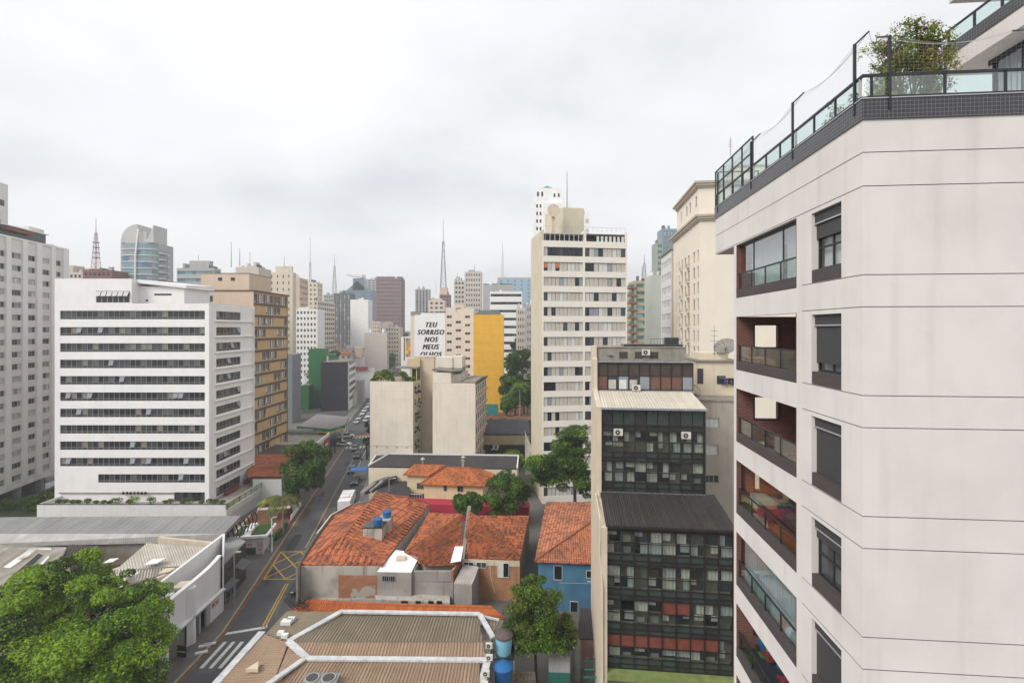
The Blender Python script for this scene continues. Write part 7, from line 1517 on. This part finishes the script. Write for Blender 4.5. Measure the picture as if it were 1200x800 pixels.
def tree(label,x,y,z0,clumps,n,size,mats,seed,trunk_h,r0,name='tree',bark=None,group=None,limbs=14,trunks=1,up=.55,flat=.5,shell=(.7,1.05),cat='tree'):
    t=empty(name,label,cat,(x,y,z0),0,group); rg=random.Random(seed); m=MB(); bk=bark or BARK
    cl=[(c[0]-x,c[1]-y,c[2]-z0,*c[3:]) for c in clumps]
    for k in range(trunks):
        ox=rg.uniform(-.1,.1)*(trunks>1); top=(rg.uniform(-.1,.1)*trunk_h*.3,rg.uniform(-.1,.1)*trunk_h*.3,trunk_h)
        m.tube([(ox,0,-.2),(ox+top[0]*.4,top[1]*.3,trunk_h*.5),top],[r0*1.2,r0*.85,r0*.7],bk,8)
    for c in rg.sample(cl,min(limbs,len(cl))):
        mid=((top[0]+c[0])*.5+rg.uniform(-.3,.3)*r0*3,(top[1]+c[1])*.5,(trunk_h+c[2])*.5-abs(c[2]-trunk_h)*.1); m.tube([top,mid,(c[0],c[1],c[2]-c[5]*.1)],[r0*.55,r0*.32,r0*.1],bk,6)
    m.build('trunk',t); crown('crown',cl,n,size,mats,seed,t,up,flat,shell); return t
def blob(px,py,D,rx,rz_,n,seed,sub=.38,flatn=.75,ry=None):
    """clumps scattered through an ellipsoid given in picture units at depth D"""
    rg=random.Random(seed); X=(px-CX)/F*D; Z=zc(py,D); RX=rx/F*D; RZ=rz_/F*D; RY=ry or RX; out=[]
    while len(out)<n:
        a=[rg.uniform(-1,1) for _ in range(3)]
        q=a[0]**2+a[1]**2+a[2]**2
        if q>1 or q<.12: continue
        s=RX*sub*rg.uniform(.6,1.2); out.append((X+a[0]*RX*.82,D+a[1]*RY*.82,Z+a[2]*RZ*.82,s,s,s*flatn))
    return out
# big tree bottom left
cl=[]; 
for (px,py,D,rx,rz_,n,s) in ((60,715,44,72,46,26,1),(20,750,42,60,60,20,2),(130,735,43,62,44,22,3),(95,790,40,90,60,30,4),(88,668,48,26,24,8,5),(30,690,47,40,30,12,6),(150,690,46,40,28,12,7),(160,780,41,46,46,14,8),(75,700,47,60,30,14,9),(185,700,45,14,12,3,10),(195,745,43,16,10,3,11)):
    cl+=blob(px,py,D,rx,rz_,n,s,sub=.30 if rx>30 else .5,flatn=.55)
cx_=(90-CX)/F*44; tree('big bright green street tree filling the bottom left corner',cx_,44,0,cl,170000,.13,[LB,LM,LB,LM,LB,LD],1,9,.5,limbs=30,up=.6,flat=.55)
# street trees by the avenue
cl=blob(356,548,98,30,30,24,12,sub=.36)+blob(368,535,106,22,20,14,13,sub=.4)
tree('dark green street tree leaning over the avenue, nearer of the two beside the office block',-43.5,98,0,cl[:24],15000,.32,[LDG,LDG,LM,LO],12,5,.35)
tree('dark green street tree behind it, farther up the avenue beside the office block',-45.5,108,0,cl[24:]+blob(347,575,99,16,14,6,14),11000,.32,[LDG,LM,LO,LO],13,5,.35)
def palm(label,x,y,z0,h_,n,L_,seed,mt=LO,name='palm_tree'):
    t=empty(name,label,'palm tree',(x,y,z0)); rg=random.Random(seed); m=MB(); m.tube([(0,0,0),(.1,0,h_*.5),(0,0,h_)],[.24,.18,.15],BARKP,8); m.build('trunk',t); m=MB()
    for i in range(n):
        a=2*math.pi*i/n+rg.uniform(-.2,.2); el=rg.uniform(-.1,.9); pts=[]
        for k in range(8):
            s=k/7; r_=L_*s*math.cos(el*.6); zz=h_+L_*(math.sin(el)*s-.75*s*s); pts.append(Vector((r_*math.cos(a),r_*math.sin(a),zz)))
        for k in range(7):
            p,q=pts[k],pts[k+1]; sd=Vector((-math.sin(a),math.cos(a),0))
            for sg in (-1,1):
                for w_ in (.25,.75):
                    c=p.lerp(q,w_); l_=L_*.22*(1-abs(k/7-.45)); m.face([c,c+sd*sg*l_+Vector((0,0,-l_*.5))+(q-p)*.35,c+sd*sg*l_*.9+Vector((0,0,-l_*.55))+(q-p)*.55,c+(q-p)*.35],mt)
        m.tube(pts,.03,mt,3)
    m.build('frond',t); return t
x,y=gp(331,626); palm('tall palm with drooping fronds on the pavement by the kiosk',x,y,.13,6.2,16,3.1,3)
x,y=gp(317,612); palm('shorter palm with yellowish fronds behind the kiosk',x,y,.13,4.2,12,2.4,5,LY)
# around the houses
cl=blob(548,588,86,18,19,16,20,sub=.42); tree('rounded dark green tree in front of the crimson ground floor, left and smaller',(548-CX)/F*86,86,0,cl,9000,.2,[LDG,LM,LDG],20,4,.25)
cl=blob(593,575,88,28,27,24,21,sub=.38)+blob(578,592,86,14,14,6,22); tree('rounded dark green tree right of the orange roofed house, larger',(592-CX)/F*88,88,0,cl,15000,.2,[LDG,LM,LM,LDG],21,4.5,.3)
cl=blob(598,536,112,20,9,9,23,sub=.4,flatn=.6); tree('low bright green tree behind the dark roofed warehouse',(598-CX)/F*112,112,0,cl,5000,.25,[LM,LB,LM],23,4,.25)
cl=[]
for (px,py,D,rx,rz_,n,s) in ((672,512,90,20,9,9,31),(655,522,88,16,6,6,32),(684,522,88,14,12,6,33),(640,545,86,24,6,9,34),(668,548,86,22,10,9,35),(682,565,86,16,20,10,36),(655,560,88,18,12,7,37),(626,560,85,10,6,4,38),(670,535,90,18,7,6,39),(690,500,90,6,4,2,40),(645,560,87,22,9,10,47),(672,528,89,20,7,9,48),(650,537,88,18,7,8,49),(678,548,88,14,8,7,60)): cl+=blob(px,py,D,rx*1.05,rz_*1.25,n,s,sub=.48,flatn=.5)
tree('spreading layered tree between the cream centre tower and the glass office',(674-CX)/F*88,88,0,cl,70000,.16,[LM,LB,LDG,LDG,LD],30,10,.35,limbs=24,flat=.65)
cl=blob(627,722,49,38,40,40,41,sub=.30,ry=3.2)+blob(605,755,48,22,24,10,42)+blob(655,745,49,22,28,12,43)+blob(618,690,50,16,16,6,44,sub=.45)
tree('loose leafy tree in the yard in front of the blue house',(628-CX)/F*49,49,0,cl,46000,.11,[LM,LO,LM,LB,LO,LD],41,3.5,.2,limbs=24,flat=.3,shell=(.4,1.25))
cl=blob(659,740,51,20,26,12,45,sub=.35,ry=1.6); tree('thin olive coloured tree beside the blue house wall',(661-CX)/F*51,51,0,cl,5000,.12,[LO,LR,LO],45,3,.1,flat=.3,shell=(.3,1.1))
cl=blob(628,668+12,56,10,14,7,46,sub=.5); tree('small green shrubby tree squeezed between the orange and the blue house',(628-CX)/F*56,56,0,cl,2500,.13,[LM,LDG],46,2,.1)
# wooded bank behind the yellow tower
pk=[(600,430,165,14,16),(612,420,175,12,14),(598,452,160,14,14),(614,448,158,12,18),(604,468,152,16,9),(618,466,150,8,12),(593,475,150,9,6)]
nm=['tall dark','highest dark','mid green','broad dark','low bright','low dark','smallest bright']
for i,(px,py,D,rx,rz_) in enumerate(pk):
    cl=blob(px,py,D,rx,rz_,14,50+i,sub=.42); z0=8; tree('%s tree on the wooded bank between the yellow and the cream towers'%nm[i],(px-CX)/F*D,D,z0,cl,6500,.34,[LDG,LD,LM] if 'bright' not in nm[i] else [LM,LB,LDG],50+i,max(1.5,zc(py,D)-z0-3),.3,group='trees on the wooded bank')
x=(609-CX)/F*148; palm('palm among the trees on the wooded bank',x,148,8,zc(450,148)-8,14,3.4,9,LM)
for i,(px,py,D,rx,rz_,l) in enumerate(((444,418,330,11,11,'dark rounded tree at the bend of the far avenue, left one'),(457,421,320,9,10,'dark rounded tree at the bend of the far avenue, right one'),(474,400,420,6,13,'tall dark tree beside the advertising panel'),(405,396,390,5,5,'dark tree at the foot of the striped tower'),(392,414,262,6,3,'tuft of dark trees behind the charcoal block'),(607,402,230,9,7,'dark bushy tree in front of the white striped office building'),(433,500,138,5,10,'small street tree beside the cream blank walled block'),(430,517,134,4,6,'low shrubby street tree at the foot of the cream blank walled block'))):
    cl=blob(px,py,D,rx,rz_,9,70+i,sub=.5); tree(l,(px-CX)/F*D,D,0 if D<300 else 0,cl,3000,.5 if D>200 else .3,[LDG,LD,LM],70+i,max(1.2,zc(py+rz_*.4,D)),.3,limbs=6)
# dark blotched shrubs beside lawn
for i,(px,py,D,rx,rz_) in enumerate(((38,590,96,9,9),(52,583,97,9,8),(60,575,100,6,5),(15,588,97,10,4))):
    cl=blob(px,py,D,rx,rz_,7,90+i,sub=.5); tree('%s bush on the lawn left of the white office block'%('leftmost tall yellowish','middle rounded green','right hand green','low spreading')[i],(px-CX)/F*D,D,0,cl,2600,.2,[LM,LO,LY if i<2 else LM],90+i,1,.1,name='bush',group='bushes left of the office block',cat='bush')
# planted edge of the office podium
r=random.Random(17); bxs=[(68,1),(76,1),(84,1),(91,1),(103,1.3),(112,.8),(120,.9),(128,.8),(137,1.6),(151,1.0),(158,2.0),(177,1.6),(194,.8),(200,1.1),(214,.8),(221,1.7),(236,.9),(246,1.3),(252,1.1),(260,.9)]
on=['1st','2nd','3rd','4th','5th','6th','7th','8th','9th','10th','11th','12th','13th','14th','15th','16th','17th','18th','19th','20th']
for i,(px,s) in enumerate(bxs):
    D=89.4; x=(px-CX)/F*D; z0=3.9; rr2=.42*s; cl=[(x+r.uniform(-.3,.3)*s,D+r.uniform(-.1,.2),z0+rr2*r.uniform(.5,1.1),rr2,.4,rr2*.8) for _ in range(4)]
    tree('%s shrub along the podium edge of the white office block, counted from the left'%on[i],x,D,z0-.6,cl,420,.11,[LM,LDG,LO] if s<1.8 else [LB,LB,LM],200+i,.6,.05,name='shrub',group='shrubs along the podium edge',limbs=3,cat='shrub')
# roof garden of the cream block
for i,(px,py,s) in enumerate(((437,446,.8),(443,441,1.3),(449,439,1.5),(456,441,1.2),(461,445,.8),(472,440,1.4),(478,444,.9),(484,444,1.0))):
    D=114; cl=blob(px,py,D,4.2*s,3.6*s,6,300+i,sub=.6); tree('%s plant of the roof garden on the cream block, counted from the left'%on[i],(px-CX)/F*D,D,23.4,cl,800,.2,[LM,LY,LDG] if i%2 else [LO,LM],300+i,.5,.06,name='roof_plant',group='roof garden plants',limbs=3,cat='plant')
for (px,py,l) in ((446,440,'small palm in the roof garden of the cream block'),): palm(l,(px-CX)/F*113.6,113.6,23.4,1.6,11,1.3,12,LY)
# terrace tree of the near building
p=Rb.P(4.1,4.4); tx,ty=p; t=empty('potted_tree','small potted tree with thin olive and russet leaves on the netted roof terrace','tree',(tx,ty,41.28)); rg=random.Random(5); m=MB()
m.lathe(0,0,[(.32,0),(.45,.55),(.47,.6)],PAVL,16); m.build('pot',t); m=MB(); tips=[]
for i in range(9):
    a=2*math.pi*i/9+rg.uniform(-.2,.2); q=Vector((.10*math.cos(a),.1*math.sin(a),.5)); e1=Vector((.42*math.cos(a)*rg.uniform(.6,1.1),.42*math.sin(a),2.2+rg.uniform(-.3,.3))); m.tube([q,q.lerp(e1,.5)+Vector((0,0,.12)),e1],[.07,.05,.035],BARKP,6)
    for j in range(5):
        b=a+rg.uniform(-.7,.7); e2=e1+Vector((math.cos(b)*rg.uniform(.1,.6),math.sin(b)*rg.uniform(.1,.6),rg.uniform(.1,2.1))); m.tube([e1,e1.lerp(e2,.5)+Vector((0,0,.1)),e2],[.03,.02,.01],BARK,4,False); tips.append(e2)
        for k in range(5): e3=e2+Vector((rg.uniform(-.38,.38),rg.uniform(-.38,.38),rg.uniform(-.15,.4))); m.tube([e1.lerp(e2,rg.uniform(.4,1)),e3],[.01,.005],BARK,3,False); tips.append(e3)
m.build('trunk',t); tp=[tuple(q)+(.2,.2,.18) for q in tips if q.z>1.3]
crown('crown',tp,17000,.045,[LO,LY,LY,LR,LO,LM],6,t,.3,.2,(.1,1.5))
for i,(a,b,s) in enumerate(((.5,2.2,.5),(.55,1.2,.35),(6.5,.5,.35))):
    p=Rb.P(a,b); cl=[(p[0]+rg.uniform(-.2,.2),p[1]+rg.uniform(-.2,.2),41.9+s*rg.uniform(.1,1.3),.16,.16,.2) for _ in range(6)]; tree(('small dark potted shrub by the corner of the roof terrace','low leafy potted plant behind the terrace glass','climbing plant by the railing in front of the penthouse')[i],p[0],p[1],41.3,cl,260,.05,[LO,LR,LM],400+i,.5,.03,name='potted_plant',limbs=5,cat='plant')
# ------------------------------------------------------------ vehicles
TYR=M('tyre',(.02,.02,.02),.85,0); RIM=M('wheel_rim',(.4,.4,.42),.35,0,metal=.6); CGL=M('car_glass',(.015,.018,.02),.05,0,spec=.7); HL=M('headlight_lens',(.7,.72,.75),.15,0); TLR=M('tail_light_red',(.4,.02,.02),.3,0)
PAINT={}
def paint(n_,c): PAINT[n_]=M('car_paint_'+n_,c,.3,0,spec=.6); return PAINT[n_]
for n_,c in (('white',(.75,.75,.75)),('black',(.015,.015,.018)),('silver',(.42,.43,.45)),('grey',(.12,.125,.13)),('red',(.3,.03,.03)),('blue',(.03,.09,.25))): paint(n_,c)
PROTO={}
def carproto(kind,pn):
    key=(kind,pn)
    if key in PROTO: return PROTO[key]
    pm=PAINT[pn]; parts=[]
    L_,W_,Hh={'hatch':(3.9,1.7,1.48),'sedan':(4.4,1.74,1.45),'pickup':(5.2,1.85,1.75),'van':(5.6,2.0,2.5)}[kind]; h2=W_/2
    prof={'hatch':[(0,.35),(0,.72),(.9,.92),(3.75,.98),(3.9,.7),(3.9,.35)],'sedan':[(0,.32),(0,.68),(1.2,.88),(3.6,.95),(4.35,.92),(4.4,.35)],'pickup':[(0,.45),(0,.95),(1.3,1.12),(5.15,1.12),(5.2,.5)],'van':[(0,.4),(0,1.0),(.7,1.3),(1.4,2.35),(5.5,2.45),(5.6,.45)]}[kind]
    cab={'hatch':[(.85,.9),(1.55,1.42),(3.1,1.48),(3.78,.96)],'sedan':[(1.15,.86),(1.9,1.4),(3.1,1.44),(3.9,.93)],'pickup':[(1.25,1.1),(1.95,1.7),(3.3,1.75),(3.55,1.1)],'van':[]}[kind]
    def ext(pf,w0,w1,m,mb):
        n=len(pf); zs=[q[1] for q in pf]; zm=max(zs); z0=min(zs); base=len(mb.v)
        for sg in (-1,1):
            for (yy,z) in pf: ww=w0+(w1-w0)*((z-z0)/(zm-z0)); mb.v.append((sg*ww,yy-L_/2,z))
        k=mb.mi(m); mb.f.append(tuple(range(base,base+n))); mb.m.append(k); mb.f.append(tuple(reversed(range(base+n,base+2*n)))); mb.m.append(k)
        for j in range(n): q=(j+1)%n; mb.f.append((base+j,base+q,base+n+q,base+n+j)); mb.m.append(k)
    mb=MB(); ext(prof,h2,h2*(.97 if kind!='van' else .9),pm,mb)
    if cab: mb2=MB(); c2=[(y,z) for y,z in cab]; ext([(c2[1][0]+.05,c2[1][1]-.02),(c2[1][0]+.25,c2[1][1]+.03),(c2[2][0]-.1,c2[2][1]+.03),(c2[2][0],c2[2][1]-.02)],h2*.76,h2*.74,pm,mb)
    if kind=='pickup': mb.box(-h2*.85,h2*.85,3.6-L_/2,5.1-L_/2,1.121,1.14,SPD)
    parts.append(('body',mb.mesh('body')))
    mb=MB()
    if cab: ext(cab,h2*.95,h2*.78,CGL,mb)
    else: mb.box(-h2*.8,h2*.8,.75-L_/2-.0,.8-L_/2,1.35,1.4,CGL); mb.face([(-h2*.85,.78-L_/2,1.38),(h2*.85,.78-L_/2,1.38),(h2*.78,1.36-L_/2,2.27),(-h2*.78,1.36-L_/2,2.27)],CGL); [mb.box(sg*h2*.955-.02,sg*h2*.955+.02,1.5-L_/2,2.3-L_/2,1.45,2.0,CGL) for sg in (-1,1)]; mb.v=[(x,y-.012,z+.01) for x,y,z in mb.v]
    parts.append(('windows',mb.mesh('windows')))
    for (yy,sg) in ((.8,-1),(.8,1),(L_-.85,-1),(L_-.85,1)):
        mb=MB(); r_=.32 if kind in('hatch','sedan') else .37; mb.tube([(sg*(h2-.2),yy-L_/2,r_),(sg*(h2+.02),yy-L_/2,r_)],r_,TYR,14); mb.tube([(sg*(h2-.1),yy-L_/2,r_),(sg*(h2+.03),yy-L_/2,r_)],r_*.55,RIM,10); parts.append(('wheel',mb.mesh('wheel')))
    for sg in (-1,1):
        mb=MB(); mb.box(sg*h2*.72-.18,sg*h2*.72+.18,-L_/2-.015,-L_/2+.1,.58,.72,HL); parts.append(('headlight',mb.mesh('headlight')))
        mb=MB(); mb.box(sg*h2*.78-.12,sg*h2*.78+.12,L_/2-.1,L_/2+.015,.7,.88,TLR); parts.append(('tail_light',mb.mesh('tail_light')))
    PROTO[key]=parts; return parts
def car(kind,pn,x,y,rz,label,group=None,z=.012,cat='car',name='car'):
    t=empty(name,label,cat,(x,y,z),rz,group)
    for n_,me in carproto(kind,pn): inst(n_,me,t,(0,0,0))
    return t
RD=R(10.3)   # heading of the avenue
def onroad(px,py,kind,pn,label,flip=0,dr=0,group=None,**k): x,y=gp(px,py,.6); return car(kind,pn,x,y,RD+dr+(math.pi if flip else 0),label,group,**k)
onroad(418.5,533,'sedan','black','dark car waiting just before the zebra crossing, nearest to it')
onroad(416,524.5,'sedan','grey','grey car standing on the zebra crossing at the junction')
onroad(412.5,550,'hatch','blue','blue car beside the blue awning on the avenue')
onroad(416,563,'sedan','black','black car parked just ahead of the white truck')
onroad(403.5,519.5,'sedan','white','white saloon car turning at the junction, in front of the pickup',dr=R(75))
onroad(397.5+8,511,'pickup','white','white pickup crossing the junction from the petrol station',dr=R(105),cat='pickup',name='pickup_truck')
onroad(352,685,'hatch','black','black car half hidden by the corner house wall, lower avenue')
onroad(414,500,'hatch','silver','silver car leaving the petrol station side') if False else None
r=random.Random(55); gq='cars queueing along the far avenue'; q=0
lst=[]
for lane,(x_off) in enumerate((4.0,7.0,10.2)):
    D=186+lane*3
    while D<330 and q<60:
        lst.append((lane,D)); D+=r.uniform(7.5,10.5)
ordn=lambda n:str(n)+('th' if 10<=n%100<=20 else {1:'st',2:'nd',3:'rd'}.get(n%10,'th'))
cnt=[0,0,0]
for lane,D in lst:
    cnt[lane]+=1; pn=r.choice(['white','silver','grey','black','white','silver','black','red']); x=KL(D)+(3.2,6.2,9.4)[lane]
    car(r.choice(['hatch','sedan']),pn,x,D,RD,'%s car in the %s lane of the far avenue queue, %s from the junction'%(pn,('left','middle','right')[lane],ordn(cnt[lane])),gq)
for i,D in enumerate((345,356,368,380,394,410,428,446,470,495)): car('sedan',('white','silver','grey')[i%3],KL(D)+4+(i%2)*4,D,RD,'%s car far up the avenue beyond the trees, %s in that stretch'%(('white','silver','grey')[i%3],ordn(i+1)),gq)
# box truck
D=97; x=(397.5+8-CX)/F*98; t=empty('box_truck','white box truck parked at the right kerb of the avenue','truck',(-32.7,96,.012),RD); m=MB(); TW=PAINT['white']; m.box(-1.15,1.15,-3.2,3.6,.9,3.05,TW); m.build('cargo_box',t); m=MB(); m.box(-.6,.6,-1,.6,3.05,3.2,FRW); m.box(-1.1,1.1,-1.1,-1.0,3.05,3.1,TLR); m.box(-1.0,1.0,1.2,1.3,3.05,3.1,FRA); m.build('roof_hatch',t)
m=MB(); m.box(-1.05,1.05,3.7,5.3,.5,2.4,TW); m.build('cab',t); m=MB(); m.box(-.95,.95,5.3,5.33,1.4,2.2,CGL); m.build('windscreen',t)
for (yy,sg) in ((-2.2,-1),(-2.2,1),(4.4,-1),(4.4,1)): mb=MB(); mb.tube([(sg*.85,yy,.45),(sg*1.12,yy,.45)],.45,TYR,14); mb.build('wheel',t)
# blue awning, orange barrier
x,y=gp(424,549,2.6); t=empty('street_stall','small street stall under a bright blue awning','stall',(x-.8,y,.13),RD); m=MB(); m.prism([(-1.8,-1),(2.0,-1),(2.0,1),(-1.8,1)],[2.2,2.2,2.5,2.5],[2.26,2.26,2.56,2.56],M('tarpaulin_blue',(.02,.22,.6),.5,.1)); m.build('awning',t); m=MB()
for a in (-1.7,1.9):
    for b in (-.9,.9): m.tube([(a,b,0),(a,b,2.25)],.04,FRA,5)
m.build('post',t); m=MB(); m.box(-1.4,1.5,-.3,.6,0,.9,cG); m.build('counter',t)
x,y=gp(403,590,0.13); t=empty('road_barrier','low red and white barrier behind the parked truck','barrier',(-32.8,91.0,.012),R(8)); m=MB(); m.box(-2.4,2.2,-.05,.05,.7,1.0,M('barrier_red',(.4,.1,.07),.7,.2)); m.build('board',t); m=MB(); [m.box(a,a+.08,-.25,.25,0,.75,FRW) for a in (-2.2,-.2,1.9)]; m.build('leg',t)
# street posts by the junction
for i,(px,py,h_,l) in enumerate(((352,570,7,'slim grey street lamp among the street trees'),(392.5,530,7,'dark street lamp post at the junction corner'),(456,600,6.5,'weathered utility post beside the cream house'))):
    lamp(px,py,h_,l,arm=.8,col=(PAVL,SPD,CEM)[i])
# people on the pavements (small in the view)
SKIN=M('skin',(.35,.2,.14),.7,0)
def person(x,y,rz,label,shirt,trous,hair=(.02,.015,.01),step=.22):
    t=empty('person',label,'person',(x,y,.135),rz)
    def skin(vs,es,rs,mt,name,root=0):
        me=bpy.data.meshes.new(name); me.from_pydata(vs,es,[]); me.materials.append(mt); o=bpy.data.objects.new(name,me); C.objects.link(o); md=o.modifiers.new('s','SKIN'); me.skin_vertices.data if me.skin_vertices else None
        for v_,r_ in zip(me.skin_vertices[0].data,rs): v_.radius=(r_,r_)
        me.skin_vertices[0].data[root].use_root=True; sb=o.modifiers.new('u','SUBSURF'); sb.levels=1; sb.render_levels=1; o.parent=t; return o
    V=[(0,0,.95),(0,.0,1.2),(0,0,1.42),(0,0,1.52),(0,-.02,1.66),(-.1,0,.9),(-.1,-step,.5),(-.1,-step*.7,.09),(-.1,-step*.7-.14,.05),(.1,0,.9),(.1,step*.6,.5),(.1,step,.1),(.1,step-.13,.05),(-.19,0,1.4),(-.25,.05,1.15),(-.24,-.1,.92),(.19,0,1.4),(.25,-.05,1.15),(.24,.12,.92)]
    E=[(0,1),(1,2),(2,3),(3,4),(0,5),(5,6),(6,7),(7,8),(0,9),(9,10),(10,11),(11,12),(2,13),(13,14),(14,15),(2,16),(16,17),(17,18)]
    Rr=[.13,.13,.12,.055,.1,.09,.065,.045,.04,.09,.065,.045,.04,.06,.045,.035,.06,.045,.035]
    o=skin(V,E,Rr,SKIN,'body')
    skin([(0,0,.98),(0,0,1.2),(0,0,1.42),(-.19,0,1.4),(-.24,.04,1.2),(.19,0,1.4),(.24,-.04,1.2)],[(0,1),(1,2),(2,3),(3,4),(2,5),(5,6)],[.15,.15,.13,.075,.065,.075,.065],shirt,'shirt')
    skin([(0,0,.96),(-.1,0,.88),(-.1,-step,.5),(-.1,-step*.7,.14),(.1,0,.88),(.1,step*.6,.5),(.1,step,.14)],[(0,1),(1,2),(2,3),(0,4),(4,5),(5,6)],[.14,.105,.08,.065,.105,.08,.065],trous,'trousers')
    m=MB(); m.lathe(0,.01,[(.1,1.66),(.115,1.72),(.09,1.78),(.03,1.8)],M('hair',hair,.8,0),10); m.build('hair',t)
DK=M('cloth_dark',(.03,.03,.035),.9,0); LT=M('cloth_light',(.5,.5,.5),.9,0); RDc=M('cloth_red',(.35,.05,.05),.9,0); JN=M('cloth_jeans',(.06,.09,.16),.9,0)
x,y=gp(395,545); 
person(KL(134)-1.6,134,R(190),'person in a dark shirt walking along the left pavement under the street trees',DK,JN)
x,y=gp(424,541,.1); person(x,y,R(10),'person in a light shirt walking behind the blue awning',LT,DK)
# ------------------------------------------------------------ haze
hm=bpy.data.materials.new('haze'); hm.use_nodes=True; t=hm.node_tree; t.nodes.clear(); o_=nn(t,'ShaderNodeOutputMaterial'); pv=nn(t,'ShaderNodeVolumePrincipled'); pv.inputs['Color'].default_value=(.92,.94,.97,1); pv.inputs['Density'].default_value=HAZE_D; pv.inputs['Anisotropy'].default_value=.2
t.links.new(pv.outputs[0],o_.inputs['Volume'])
if HAZE_D>0:
    m=MB(); m.box(-950,950,-60,1150,-2,130,hm); 
    tag(m.build('haze'),kind='stuff')
